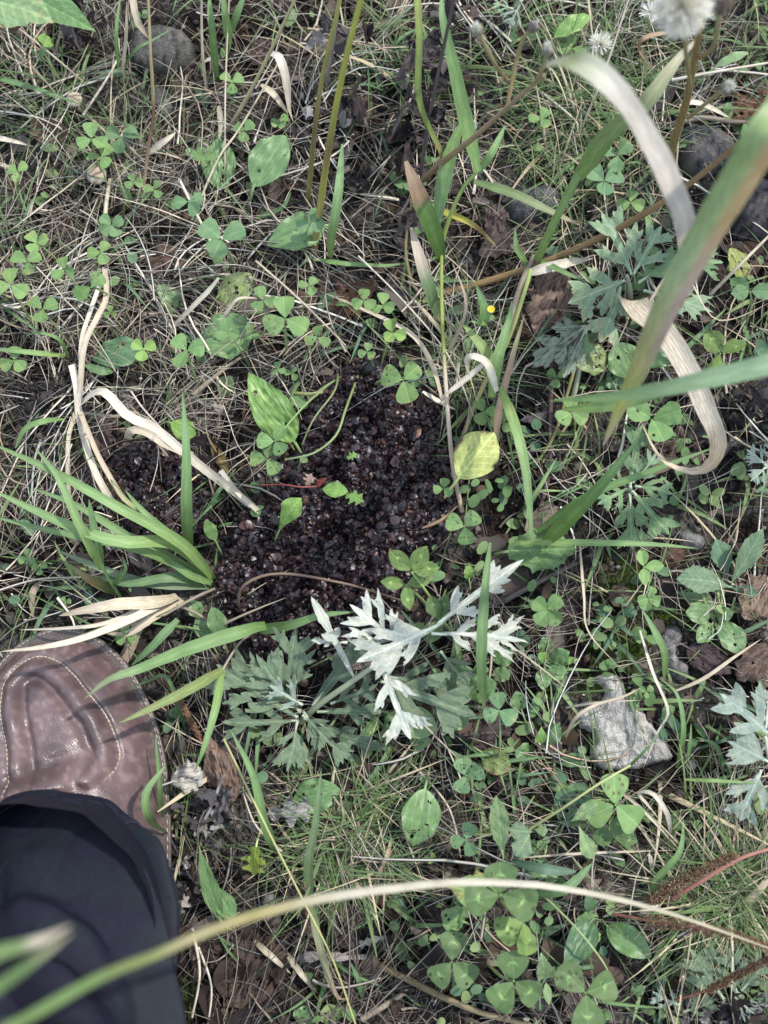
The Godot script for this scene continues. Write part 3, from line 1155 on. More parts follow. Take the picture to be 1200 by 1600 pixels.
# ------------------------------------------------------------------ the walker's leg
func build_person() -> void:
	var base := at(88, 1200, 0.0)
	var t := thing("person", "person standing at the dropping, navy trouser leg over a worn brown leather boot", "person", Vector3(base.x, 0, base.z))
	# boot axis: toe towards -z; local frame in metres. Toe tip and width read off the photograph.
	var toe := at(84, 992, 0.03)
	var hw := px(at(88, 1250, 0.05)) * 166.0
	var ax := Vector3(0.05, 0, 1).normalized()
	var sd := Vector3(ax.z, 0, -ax.x)
	var blen := 0.29
	var half := func(y: float) -> float:            # half width of the last at distance y behind the toe
		var k: float = clampf(y / 0.112, 0.0, 1.0)
		var w: float = hw * sqrt(1.0 - (1.0 - k) * (1.0 - k))
		w *= 1.0 - 0.16 * smoothstep(0.13, 0.24, y)
		var e: float = clampf((y - (blen - 0.05)) / 0.05, 0.0, 1.0)
		return w * sqrt(max(0.0, 1.0 - e * e))
	var top := func(y: float) -> float:
		return 0.030 + 0.036 * sqrt(clampf(y / 0.05, 0.0, 1.0)) + 0.030 * smoothstep(0.05, 0.13, y) + 0.03 * smoothstep(0.13, 0.2, y)
	# plan of the raised apron seam, read off the photograph, as (across, behind the toe)
	var seam := PackedVector2Array()
	for q in spline([Vector3(14, 1250, 0), Vector3(11, 1210, 0), Vector3(5, 1178, 0), Vector3(-6, 1140, 0), Vector3(-16, 1100, 0), Vector3(-18, 1064, 0), Vector3(2, 1035, 0), Vector3(33, 1021, 0), Vector3(67, 1030, 0), Vector3(97, 1053, 0), Vector3(127, 1087, 0), Vector3(148, 1112, 0), Vector3(164, 1143, 0), Vector3(176, 1176, 0), Vector3(174, 1202, 0), Vector3(156, 1224, 0)], 150):
		var w := at(q.x, q.y, 0.072) - toe
		seam.append(Vector2(w.dot(sd), w.dot(ax)))
	var upper := Buf.new()
	var nv := 120
	var nu := 90
	var surf := func(y: float, q: float) -> Vector3:  # q from -1 to 1 over the arch
		var w: float = half.call(y)
		var h: float = top.call(y)
		var th := q * PI * 0.5
		var x := sin(th) * w
		var flat := pow(absf(cos(th)), 0.62)
		var hh: float = 0.018 + (h - 0.018) * flat * clampf(sqrt(w / hw) , 0.0, 1.0)
		# raised roll inside the apron seam: distance in plan from the seam line
		var u := Vector2(x, y)
		var dd := 1.0
		for k in range(0, seam.size() - 1, 2):
			dd = minf(dd, u.distance_to(Geometry2D.get_closest_point_to_segment(u, seam[k], seam[k + 2 if k + 2 < seam.size() else k + 1])))
		if Geometry2D.is_point_in_polygon(u, seam):
			dd = -dd
		hh += 0.0042 * exp(-pow((dd + 0.0062) / 0.0042, 2.0)) - 0.0030 * exp(-pow(dd / 0.0013, 2.0)) - 0.0036 * exp(-pow((dd + 0.0142) / 0.0028, 2.0))
		if dd > 0.0:
			hh -= 0.004 * smoothstep(0.0, 0.02, dd)
		# creases across the instep
		hh += 0.0058 * exp(-pow((y - 0.094 + x * 0.35) / 0.008, 2.0)) * smoothstep(0.042, 0.018, absf(x)) - 0.0046 * exp(-pow((y - 0.081 + x * 0.35) / 0.004, 2.0)) * smoothstep(0.042, 0.018, absf(x))
		hh += 0.0007 * nf.get_noise_2d(x * 2400.0 + y * 5200.0, y * 900.0 - x * 300.0)
		hh += 0.0016 * nz.get_noise_2d(x * 2600.0, y * 2600.0)
		return toe + sd * x + ax * (y - 0.0) + Vector3.UP * (hh - 0.03)
	for i in nv + 1:
		var y := 0.0045 + (blen - 0.009) * pow(float(i) / nv, 1.25)
		for j in nu + 1:
			var q := -1.0 + 2.0 * j / nu
			var p: Vector3 = surf.call(y, q)
			var n1 := nz.get_noise_2d(p.x * 2200.0 + 800.0, p.z * 2200.0)
			var n2 := nf.get_noise_2d(p.x * 7000.0, p.z * 7000.0)
			# worn mauve brown leather with patches where the finish is darker or scuffed pale
			var c := mixc(L(0.084, 0.052, 0.054), L(0.134, 0.088, 0.090), 0.5 + 0.45 * n1)
			c = mixc(c, L(0.022, 0.017, 0.019), smoothstep(0.05, 0.4, -n1 - 0.25 * n2) * 0.35)
			c = mixc(c, L(0.30, 0.215, 0.20), smoothstep(0.25, 0.7, n2 + 0.7 * n1) * 0.35)
			upper.add(p, c, Vector2(q, y))
	for i in nv:
		for j in nu:
			var a := i * (nu + 1) + j
			upper.quad(a, a + 1, a + nu + 2, a + nu + 1)
	var boot := part("boot", upper, M.leather, t)
	# sole and welt: slabs that follow the last
	for lay in [["sole", 0.0045, -0.032, -0.017, L(0.028, 0.024, 0.024), M.rubber], ["welt", 0.0055, -0.0165, -0.0125, L(0.085, 0.062, 0.055), M.leather]]:
		var b := Buf.new()
		var ring := []
		var nn := 90
		for k in nn + 1:
			var y := blen * (0.5 - 0.5 * cos(PI * k / nn))
			ring.append(Vector2(half.call(clampf(y, 0.0002, blen - 0.0002)) , y))
		var full := []
		for k in nn + 1:
			full.append(ring[k])
		for k in range(nn - 1, 0, -1):
			full.append(Vector2(-ring[k].x, ring[k].y))
		var cnt := full.size()
		var mid := Vector2(0, blen * 0.5)
		for lev in 4:
			for k in cnt:
				var tg: Vector2 = (full[(k + 1) % cnt] - full[(k + cnt - 1) % cnt]).normalized()
				var out := Vector2(tg.y, -tg.x)
				if out.dot(full[k] - mid) < 0:
					out = -out
				var ins: float = 0.0012 if lev == 0 or lev == 3 else 0.0
				var e: Vector2 = full[k] + out * (float(lay[1]) - ins)
				var h: float = [lay[2], lay[2] + 0.001, lay[3] - 0.001, lay[3]][lev]
				var p := toe + sd * e.x + ax * e.y + Vector3.UP * h
				b.add(p, var_c(lay[4], 0.15))
		for lev in 3:
			for k in cnt:
				var a := lev * cnt + k
				var d := lev * cnt + (k + 1) % cnt
				b.quad(a, d, d + cnt, a + cnt)
		var cen := b.add(toe + ax * mid.y + Vector3.UP * float(lay[3]), lay[4])
		for k in cnt:
			b.tri(cen, 3 * cnt + k, 3 * cnt + (k + 1) % cnt)
		part(lay[0], b, lay[5], boot)
		if lay[0] == "welt":
			for k in range(0, cnt):
				var e0: Vector2 = full[k]
				if e0.y > 0.2:
					continue
				var e1: Vector2 = full[(k + 1) % cnt]
				var ln := e0.distance_to(e1)
				if ln < 0.0006:
					continue
				var tg := (e1 - e0) / ln
				var out := Vector2(tg.y, -tg.x)
				if out.dot(e0 - mid) < 0:
					out = -out
				var m := (e0 + e1) * 0.5 + out * 0.0035
				var sb := Buf.new()
				var pts := []
				for g in 4:
					var q: Vector2 = m + tg * (g / 3.0 - 0.5) * min(ln * 0.7, 0.003)
					pts.append(toe + sd * q.x + ax * q.y + Vector3.UP * (-0.0124 + 0.0004 * sin(PI * g / 3.0)))
				tube(sb, pts, [0.0002, 0.00045, 0.00045, 0.0002], 5, [[0.0, L(0.34, 0.3, 0.25)], [1.0, L(0.34, 0.3, 0.25)]])
				part("welt_stitch", sb, M.thread, boot)
	# stitches along the apron seam
	for k in range(1, seam.size() - 3, 2):
		var pts := []
		for g in 4:
			var u: Vector2 = seam[k].lerp(seam[k + 2], 0.04 + 0.84 * g / 3.0)
			var w: float = half.call(u.y)
			var p: Vector3 = surf.call(u.y, asin(clampf(u.x / w, -1.0, 1.0)) / (PI * 0.5))
			pts.append(p + Vector3.UP * (0.0006 + 0.0006 * sin(PI * g / 3.0)))
		var sb := Buf.new()
		var tc := var_c(L(0.36, 0.32, 0.25), 0.2)
		tube(sb, pts, [0.00025, 0.00045, 0.00045, 0.00025], 6, [[0.0, tc], [1.0, tc]])
		part("seam_stitch", sb, M.thread, boot)
	# trouser leg: a cloth tube whose hem drapes over the instep, rising back towards the knee
	var rings := [[88, 1424, 0.096, 184], [88, 1436, 0.103, 186], [82, 1470, 0.112, 188], [66, 1530, 0.124, 196], [44, 1600, 0.139, 210], [16, 1690, 0.158, 236], [-10, 1800, 0.182, 268], [-36, 1930, 0.212, 304]]
	var cen := []
	var rad := []
	for r in rings:
		var p := at(r[0], r[1], r[2])
		cen.append(p)
		rad.append(px(p) * r[3])
	var ns := 120
	var na := 220
	var cpts := spline(cen, ns)
	var b := Buf.new()
	var tint := L(0.0095, 0.0115, 0.021)
	var skin := func(s: float, a: float) -> Vector3:
		var fi := s * (rings.size() - 1)
		var i0: int = min(int(fi), rings.size() - 2)
		var r: float = lerp(rad[i0], rad[i0 + 1], fi - i0)
		var c: Vector3 = cpts[clampi(int(round(s * ns)), 0, ns)]
		var d := Vector3(cos(a), 0, -sin(a))
		var k := 0.0
		# slanting folds of loose cloth: the deep one runs from the hem up the outer side
		var f1 := a - (0.95 - s * 2.1)
		k += (0.013 * exp(-pow(f1 / 0.16, 2.0)) - 0.024 * exp(-pow((f1 - 0.24) / 0.085, 2.0))) * smoothstep(0.6, 0.2, s) * smoothstep(0.0, 0.16, s)
		var f2 := a - (2.0 - s * 2.9)
		k += 0.020 * exp(-pow(f2 / 0.2, 2.0)) * smoothstep(0.03, 0.2, s) - 0.024 * exp(-pow((f2 + 0.3) / 0.13, 2.0)) * smoothstep(0.05, 0.22, s)
		var f3 := a - (2.7 - s * 1.2)
		k += 0.010 * exp(-pow(f3 / 0.2, 2.0)) * smoothstep(0.05, 0.3, s) - 0.010 * exp(-pow((f3 + 0.3) / 0.16, 2.0)) * smoothstep(0.05, 0.3, s)
		k += 0.004 * sin(s * 30.0 + a * 4.0) * exp(-pow((a - 1.5) / 0.7, 2.0)) * smoothstep(0.15, 0.3, s)
		k += 0.005 * nz.get_noise_3d(cos(a) * 90.0, s * 160.0, sin(a) * 90.0)
		# turned-up hem
		k += 0.0016 * smoothstep(0.052, 0.046, s)
		# the folds hang over their own crease
		var along := Vector3(-sin(a), 0, -cos(a))
		var lap := 0.006 * exp(-pow((f1 - 0.02) / 0.13, 2.0)) * smoothstep(0.62, 0.2, s) * smoothstep(0.0, 0.16, s) - 0.006 * exp(-pow(f2 / 0.16, 2.0)) * smoothstep(0.05, 0.24, s)
		return c + d * (r + k) + along * lap
	for i in ns + 1:
		var s := pow(float(i) / ns, 1.25)
		for j in na:
			var a := TAU * j / na
			var p: Vector3 = skin.call(s, a)
			var n1 := nz.get_noise_3d(p.x * 1500.0, p.y * 1500.0, p.z * 1500.0)
			b.add(p, Color(tint.r * (1.0 + 0.3 * n1), tint.g * (1.0 + 0.25 * n1), tint.b * (1.0 + 0.15 * n1)), Vector2(a, s))
	for i in ns:
		for j in na:
			var e := i * na + j
			var f := i * na + (j + 1) % na
			b.quad(e, e + na, f + na, f)
	# inside of the hem and the closed upper end
	var inner := b.v.size()
	for i in 3:
		for j in na:
			var p: Vector3 = skin.call(0.0, TAU * j / na)
			var c: Vector3 = cpts[0]
			var d := (Vector3(c.x, p.y, c.z) - p).normalized()
			b.add(p + d * [0.0016, 0.003, 0.004][i] + Vector3.UP * [0.0, 0.006, 0.05][i], tint)
	for j in na:
		var j2 := (j + 1) % na
		b.quad(j, j2, inner + j2, inner + j)
		for i in 2:
			b.quad(inner + i * na + j, inner + i * na + j2, inner + (i + 1) * na + j2, inner + (i + 1) * na + j)
	var capc := b.add(cpts[ns], tint)
	for j in na:
		b.tri(capc, ns * na + (j + 1) % na, ns * na + j)
	var leg := part("trouser_leg", b, M.cloth, t)
	var hs := Buf.new()
	for j in 260:
		var a := TAU * j / 260.0
		var pts := []
		for g in 3:
			var p: Vector3 = skin.call(0.062, a + (g - 1) * 0.0075)
			var c: Vector3 = cpts[0]
			pts.append(p + (p - Vector3(c.x, p.y, c.z)).normalized() * 0.0003)
		tube(hs, pts, [0.0002, 0.0004, 0.0002], 4, [[0.0, L(0.05, 0.055, 0.085)], [1.0, L(0.05, 0.055, 0.085)]])
	var ho := part("hem_stitching", hs, M.thread, leg)
	ho.set_meta("kind", "stuff")

# ------------------------------------------------------------------ plants
const CLOVER := {"mid": Color(0.178, 0.298, 0.105), "light": Color(0.215, 0.345, 0.118), "blue": Color(0.148, 0.262, 0.122), "bright": Color(0.25, 0.395, 0.11)}

# rot: direction of the first leaflet in degrees (0 = towards +x, 90 = away); size: leaflet length in photo pixels
func clover(u: float, v: float, mm: float, size: float, dirs: Variant, tone: String, label: String, o := {}) -> void:
	var mid := atm(u, v, mm)
	var s := px(mid) * size
	var off := Vector2(rng.randf_range(-0.012, 0.012), rng.randf_range(-0.004, 0.016))
	if o.has("root"):
		var rp := atm(o.root[0], o.root[1], 0)
		off = Vector2(rp.x - mid.x, rp.z - mid.z)
	var foot := Vector3(mid.x + off.x, 0, mid.z + off.y)
	foot.y = soil(foot.x, foot.z)
	var t := thing("clover", label, "clover", foot, "clover leaves")
	var marked: bool = o.get("marked", false)
	var col: Color = var_c(CLOVER[tone], 0.1)
	var petc := mixc(col, L(0.16, 0.22, 0.09), 0.5)
	var pb := Buf.new()
	var pts := spline([foot, foot.lerp(mid, 0.4) + Vector3(0, mm * 0.00022, 0), foot.lerp(mid, 0.8) + Vector3(0, mm * 0.00012, 0), mid - Vector3(0, 0.0002, 0)], 9)
	var rr := []
	for i in 10:
		rr.append(lerp(0.0009, 0.0006, i / 9.0) * clampf(size / 26.0, 0.6, 1.2))
	tube(pb, pts, rr, 6, [[0.0, mixc(petc, L(0.2, 0.14, 0.09), 0.4)], [1.0, petc]])
	part("petiole", pb, M.stem, t)
	var angs := []
	if dirs is Array:
		angs = dirs
	else:
		for k in 3:
			angs.append(float(dirs) + 120.0 * k)
	for a in angs:
		var b := Buf.new()
		var ln: float = s * rng.randf_range(1.0, 1.14)
		var r := deg_to_rad(a + rng.randf_range(-7, 7))
		var d := Vector3(cos(r), rng.randf_range(-0.2, 0.4), -sin(r)).normalized()
		var base := mid + d * s * 0.06
		var lc := var_c(col, 0.09)
		if marked:
			lc = Color(lc.r * 1.65, lc.g * 1.65, lc.b * 1.65)
		leaf(b, base, mid + d * ln, {"kind": o.get("kind", "clover"), "width": ln * o.get("wide", 1.12) * rng.randf_range(0.93, 1.05), "col": lc, "bend": rng.randf_range(0.1, 0.6), "fold": o.get("fold", rng.randf_range(0.0, 0.42)), "wave": 0.08, "rough": 0.05, "roll": rng.randfn(0.0, 0.26), "holes": o.get("holes", 1 if rng.randf() < 0.16 else 0) if rng.randf() < 0.7 else 0, "edge": mixc(lc, L(0.4, 0.36, 0.16), 0.6), "edge_w": 0.12 if rng.randf() < 0.2 else 0.0, "spots": 0.06 if rng.randf() < 0.3 else 0.0, "cells": 14.0 if size > 20 else 9.0})
		part("leaflet", b, M.clover_marked if marked else M.clover, t)

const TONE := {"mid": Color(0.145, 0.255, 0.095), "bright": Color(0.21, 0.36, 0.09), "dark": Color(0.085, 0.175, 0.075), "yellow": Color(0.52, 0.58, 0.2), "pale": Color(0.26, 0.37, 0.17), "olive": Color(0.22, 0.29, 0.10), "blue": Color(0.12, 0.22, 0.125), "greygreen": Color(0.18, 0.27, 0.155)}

# A plant of one or more broad leaves. rows: [base u, v, mm, tip u, v, mm, width px, tone, kind, options]
func broad(called: String, label: String, category: String, group: String, rows: Array, mname := "plantain") -> void:
	var f := atm(rows[0][0], rows[0][1], 0)
	var t := thing(called, label, category, f, group)
	for r in rows:
		var base := atm(r[0], r[1], r[2])
		var tip := atm(r[3], r[4], r[5])
		var o: Dictionary = (r[9] as Dictionary).duplicate() if r.size() > 9 else {}
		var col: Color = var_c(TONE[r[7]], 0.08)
		var p := {"kind": r[8], "width": px(base.lerp(tip, 0.5)) * r[6], "col": col, "bend": rng.randf_range(0.3, 0.9), "fold": rng.randf_range(0.05, 0.2), "wave": 0.16, "rough": 0.1, "roll": rng.randfn(0.0, 0.1), "cells": 17.0}
		p.merge(o, true)
		var b := Buf.new()
		leaf(b, base, tip, p)
		part("leaf", b, M[o.get("mat", mname)], t)
		# leaf stalk from the root to the blade
		if not o.get("bare", false):
			var sb := Buf.new()
			var dirv := (base - tip).normalized()
			var foot: Vector3 = atm(o.root[0], o.root[1], 0) if o.has("root") else base + Vector3(dirv.x, 0, dirv.z).normalized() * 0.012
			foot.y = soil(foot.x, foot.z)
			var pts := spline([foot, foot.lerp(base, 0.6) + Vector3(0, 0.002, 0), base, base.lerp(tip, 0.12)], 7)
			var rr := []
			for i in 8:
				rr.append(clampf(px(base) * r[6] * 0.035, 0.0006, 0.0014))
			tube(sb, pts, rr, 6, [[0.0, mixc(col, L(0.3, 0.25, 0.15), 0.35)], [1.0, mixc(col, L(0.3, 0.36, 0.2), 0.35)]])
			part("leaf_stalk", sb, M.stem, t)

const MUG := {"top": Color(0.165, 0.225, 0.14), "dark": Color(0.125, 0.18, 0.115), "white": Color(0.52, 0.545, 0.465), "pale": Color(0.26, 0.36, 0.225), "silver": Color(0.30, 0.365, 0.30), "green": Color(0.185, 0.285, 0.145), "blotch": Color(0.22, 0.27, 0.2)}

func mugwort(label: String, stem_pts: Array, rows: Array) -> void:
	var f := atm(stem_pts[0][0], stem_pts[0][1], 0)
	var t := thing("mugwort_plant", label, "mugwort", f, "mugwort plants")
	var sp := []
	for q in stem_pts:
		sp.append(atm(q[0], q[1], q[2]))
	var n := 16
	var sb := Buf.new()
	var rr := []
	for i in n + 1:
		rr.append(lerp(0.0022, 0.0011, float(i) / n))
	tube(sb, spline(sp, n), rr, 8, [[0.0, L(0.22, 0.25, 0.15)], [1.0, L(0.34, 0.38, 0.28)]])
	part("stem", sb, M.stem, t)
	for r in rows:
		var base := atm(r[0], r[1], r[2])
		var tip := atm(r[3], r[4], r[5])
		var ln := base.distance_to(tip)
		var w: float = px(base.lerp(tip, 0.5)) * r[6]
		var o: Dictionary = r[8] if r.size() > 8 else {}
		var asp: float = w * 0.5 / ln
		var poly := mug_outline(o.get("pairs", 3), asp, o.get("slim", 1.0))
		for i in poly.size():
			poly[i] = Vector2(poly[i].x / asp, clampf(poly[i].y, 0.0, 1.02))
		var up: Color = MUG[r[7]]
		var under: Color = MUG["top"] if r[7] == "white" else MUG["white"]
		var p := {"poly": poly, "width": w, "col": var_c(up, 0.06), "under": under, "bend": rng.randf_range(0.2, 0.9), "fold": rng.randf_range(0.0, 0.22), "wave": 0.12, "rough": 0.12, "roll": rng.randfn(0.0, 0.2), "cells": 18.0}
		p.merge(o, true)
		var b := Buf.new()
		leaf(b, base, tip, p)
		part("leaf", b, M.mugwort, t)
		var vb := Buf.new()
		var vc := mixc(up, L(0.42, 0.46, 0.36), 0.55)
		tube(vb, spline([base + (base - tip) * 0.04, base + Vector3.UP * 0.0003, base.lerp(tip, 0.25) + Vector3.UP * 0.0012 * ln / 0.05], 6), [0.0011, 0.0010, 0.0009, 0.0008, 0.0006, 0.0005, 0.0003], 5, [[0.0, vc], [1.0, vc]])
		part("leaf_stalk", vb, M.stem, t)

# Shrivelled clusters: stem with curled dead leaves
func withered(label: String, stem_pts: Array, leaves: Array, tones: Array, group := "withered weeds") -> void:
	var f := atm(stem_pts[0][0], stem_pts[0][1], 0)
	var t := thing("withered_weed", label, "dead weed", f, group)
	var sp := []
	for q in stem_pts:
		sp.append(atm(q[0], q[1], q[2]))
	var sb := Buf.new()
	var rr := []
	for i in 15:
		rr.append(lerpf(0.0015, 0.0009, i / 14.0))
	tube(sb, spline(sp, 14), rr, 7, [[0.0, tones[0]], [1.0, tones[0]]])
	part("stem", sb, M.straw, t)
	for r in leaves:
		var n: int = r[4]
		for k in n:
			var c := atm(r[0] + rng.randfn(0, 0.5) * r[2], r[1] + rng.randfn(0, 0.5) * r[3], r[5] * rng.randf_range(0.5, 1.15))
			var a := rng.randf() * TAU
			var ln := rng.randf_range(0.010, 0.022)
			var d := Vector3(cos(a), rng.randfn(0.0, 0.35), sin(a)).normalized()
			var b := Buf.new()
			leaf(b, c - d * ln * 0.5, c + d * ln * 0.5, {"kind": ["dead", "lance", "ragged"][k % 3], "width": ln * rng.randf_range(0.35, 0.7), "col": var_c(tones[rng.randi() % tones.size()], 0.3), "bend": rng.randfn(0.0, 1.7), "fold": rng.randfn(0.0, 0.7), "cup": rng.randfn(0.0, 0.8), "wave": 0.5, "rough": 0.5, "roll": rng.randfn(0.0, 0.8), "cells": 11.0})
			part("dead_leaf", b, M.dead_leaf, t)

# One grass blade or straw as a thing. p: [u, v, mm]; w: widest in photo pixels; shape: blade, strap, stem
func grass(called: String, label: String, p: Array, w: float, g: Array, o := {}) -> void:
	var pts := []
	for q in p:
		pts.append(atm(q[0], q[1], q[2]))
	var n: int = o.get("n", 22)
	var cp := spline(pts, n)
	var ws := []
	for i in n + 1:
		var s := float(i) / n
		var k := 1.0
		match o.get("shape", "blade"):
			"blade": k = (0.55 + 0.45 * smoothstep(0.0, 0.25, s)) * pow(1.0 - pow(s, 2.6), 0.8) + 0.03
			"both": k = pow(sin(PI * clampf(s, 0.02, 0.98)), 0.55)
			"strap": k = 1.0 - 0.15 * s
			"curl": k = (1.0 - pow(s, 3.0) * 0.8) * (0.8 + 0.25 * sin(s * 23.0))
		ws.append(px(cp[i]) * w * k)
	var b := Buf.new()
	if o.get("shape", "blade") == "stem":
		var rr := []
		for i in n + 1:
			rr.append(ws[i] * 0.5 * (1.0 - 0.3 * i / n))
		tube(b, cp, rr, 8, g)
	else:
		blade(b, cp, ws, g, o.get("fold", 0.2), o.get("t0", 0.0), o.get("t1", 0.0), o.get("face", Vector3.UP), o.get("spots", 0.0), o.get("g2", []))
	solo(called, b, M[o.get("mat", "grass")], label, o.get("cat", "grass blade"), o.get("group", "grass blades"))

# Several blades growing from one root
func tuft(called: String, label: String, root: Vector2, rows: Array) -> void:
	var f := atm(root.x, root.y, 0)
	var t := thing(called, label, "grass", f, "grass plants")
	for r in rows:
		var pts := []
		for q in r[0]:
			pts.append(atm(q[0], q[1], q[2]))
		var o: Dictionary = r[3] if r.size() > 3 else {}
		var n := 20
		var cp := spline(pts, n)
		var ws := []
		for i in n + 1:
			var s := float(i) / n
			var k: float = (0.6 + 0.4 * smoothstep(0.0, 0.25, s)) * pow(1.0 - pow(s, 2.6), 0.8) + 0.03
			if o.get("shape", "") == "strap":
				k = 1.0
			ws.append(px(cp[i]) * r[1] * k)
		var b := Buf.new()
		if o.get("stem", false):
			var rr := []
			for i in n + 1:
				rr.append(px(cp[i]) * r[1] * 0.5)
			tube(b, cp, rr, 7, r[2])
			part("stem", b, M[o.get("mat", "stem")], t)
		else:
			blade(b, cp, ws, r[2], o.get("fold", 0.22), o.get("t0", 0.0), o.get("t1", 0.0), Vector3.UP, o.get("spots", 0.0))
			part("blade", b, M[o.get("mat", "grass")], t)

# Ripe plantain spike: stalk packed with brown capsules
func spike(label: String, p: Array, from: float, rpx: float) -> void:
	var pts := []
	for q in p:
		pts.append(atm(q[0], q[1], q[2]))
	var t := thing("plantain_spike", label, "seed spike", Vector3(pts[0].x, pts[0].y, pts[0].z), "plantain seed spikes")
	var cp := spline(pts, 40)
	var sb := Buf.new()
	var rr := []
	for i in 41:
		rr.append(px(cp[i]) * lerp(2.6, 1.6, i / 40.0))
	tube(sb, cp, rr, 7, [[0.0, L(0.24, 0.09, 0.075)], [from, L(0.22, 0.10, 0.07)], [1.0, L(0.14, 0.085, 0.05)]])
	part("stalk", sb, M.stem, t)
	var cb := Buf.new()
	for i in 620:
		var s := from + (1.0 - from) * rng.randf()
		var k := s * 40.0
		var i0: int = min(int(k), 39)
		var c: Vector3 = (cp[i0] as Vector3).lerp(cp[i0 + 1], k - i0)
		var tg: Vector3 = (cp[i0 + 1] - cp[i0]).normalized()
		var sd := tg.cross(Vector3.UP).normalized()
		var a := rng.randf() * TAU
		var rad := sd * cos(a) + sd.cross(tg) * sin(a)
		var r := px(c) * rpx * (1.0 - 0.45 * pow(max(0.0, (s - from) / (1.0 - from)), 3.0)) * rng.randf_range(0.55, 1.0)
		var d := (rad + tg * 0.7).normalized()
		var sz := px(c) * 2.6
		var q := c + rad * r * 0.75
		var col := var_c(L(0.15, 0.088, 0.052), 0.4)
		var e := cb.add(q - d * sz, col)
		var x1 := d.cross(tg).normalized() * sz * 0.6
		var x2 := d.cross(x1).normalized() * sz * 0.6
		cb.add(q + x1, col)
		cb.add(q + x2, col)
		cb.add(q - x1, col)
		cb.add(q - x2, col)
		cb.add(q + d * sz * 1.2, var_c(col, 0.3))
		for j in 4:
			cb.tri(e, e + 1 + j, e + 1 + (j + 1) % 4)
			cb.tri(e + 5, e + 1 + (j + 1) % 4, e + 1 + j)
	var o := part("seed_capsules", cb, M.fine, t)
	o.set_meta("kind", "stuff")

# Hawkweed or dandelion seed head: stalk, receptacle, white hairs
func fluff_head(label: String, stalk: Array, rpx: float, hairs: int, spread: float, core: Color, bud := false) -> void:
	var pts := []
	for q in stalk:
		pts.append(atm(q[0], q[1], q[2]))
	var top: Vector3 = pts[pts.size() - 1]
	var t := thing("fluffy_seedhead", label, "seed head", pts[0], "seed heads")
	var sb := Buf.new()
	var cp := spline(pts, 18)
	var rr := []
	for i in 19:
		rr.append(0.0011)
	tube(sb, cp, rr, 7, [[0.0, L(0.24, 0.17, 0.08)], [1.0, L(0.25, 0.24, 0.13)]])
	part("stalk", sb, M.stem, t)
	var ax: Vector3 = (cp[18] - cp[15]).normalized()
	var r := px(top) * rpx
	var sd := ax.cross(Vector3(0.3, 0.2, 0.9)).normalized()
	var up2 := ax.cross(sd)
	var cb := Buf.new()
	var nn := 10
	var pl := []
	var rl := []
	for i in nn + 1:
		var s := float(i) / nn
		pl.append(top + ax * r * (2.2 * s if bud else 0.55 * s - 0.2))
		rl.append(r * (0.72 * pow(sin(PI * (0.12 + 0.8 * s)), 0.7) if bud else 0.32 * sqrt(max(0.02, 1.0 - pow(2 * s - 1.0, 2.0)))))
	tube(cb, pl, rl, 10, [[0.0, core], [1.0, core]])
	part("receptacle", cb, M.stem, t)
	if bud:
		var bb := Buf.new()
		for k in 22:
			var a := TAU * k / 11.0
			var d := (sd * cos(a) + up2 * sin(a))
			var lo := top + d * r * 0.62 + ax * r * (0.2 if k < 11 else 0.8)
			var tp := lo + ax * r * rng.randf_range(0.8, 1.1) + d * r * rng.randf_range(-0.05, 0.25)
			blade(bb, spline([lo, lo.lerp(tp, 0.5) + d * r * 0.06, tp], 5), [r * 0.2, r * 0.2, r * 0.18, r * 0.14, r * 0.08, r * 0.02], [[0.0, core], [1.0, L(0.3, 0.3, 0.2)]], 0.2, 0, 0, d)
		part("bracts", bb, M.stem, t)
	var hb := Buf.new()
	for k in hairs:
		var d := Vector3(rng.randfn(), rng.randfn(), rng.randfn()).normalized()
		var up: float = d.dot(ax)
		if up < 1.0 - spread * 2.0:
			continue
		var a := top + ax * r * (2.0 if bud else 0.2) + d * r * 0.1
		var e := a + d * r * rng.randf_range(0.7, 1.05) * (0.6 if bud else 1.0)
		var s := d.cross(Vector3(rng.randfn(), rng.randfn(), rng.randfn())).normalized() * 0.00016
		var c := var_c(L(0.72, 0.70, 0.66), 0.1)
		var f := hb.add(a - s, c)
		hb.add(a + s, c)
		hb.add(e + s, c)
		hb.add(e - s, c)
		hb.quad(f, f + 1, f + 2, f + 3)
	if hb.v.size() > 0:
		var o := part("white_hairs", hb, M.fluff, t)
		o.set_meta("kind", "stuff")

func dead_leaf(label: String, r: Array, col: Color, o := {}) -> void:
	var base := atm(r[0], r[1], r[2])
	var tip := atm(r[3], r[4], r[5])
	var p := {"kind": "dead", "width": px(base) * r[6], "col": col, "bend": rng.randf_range(-0.6, 1.0), "fold": rng.randf_range(-0.2, 0.25), "wave": 0.25, "rough": 0.3, "roll": rng.randfn(0.0, 0.15), "cells": 20.0, "spots": 0.25, "spot_c": col * 0.45, "holes": 2}
	p.merge(o, true)
	var t := thing("dead_leaf", label, "dead leaf", base, "fallen dead leaves")
	var b := Buf.new()
	leaf(b, base, tip, p)
	part("blade", b, M.dead_leaf, t)
	var sb := Buf.new()
	var d := (base - tip).normalized()
	tube(sb, spline([base.lerp(tip, 0.3) + Vector3.UP * 0.0008, base + Vector3.UP * 0.0006, base + d * 0.008], 6), [0.0005, 0.0006, 0.0006, 0.0006, 0.0006, 0.0006, 0.0005], 5, [[0.0, col * 0.8], [1.0, col * 0.7]])
	part("leaf_stalk", sb, M.stem, t)

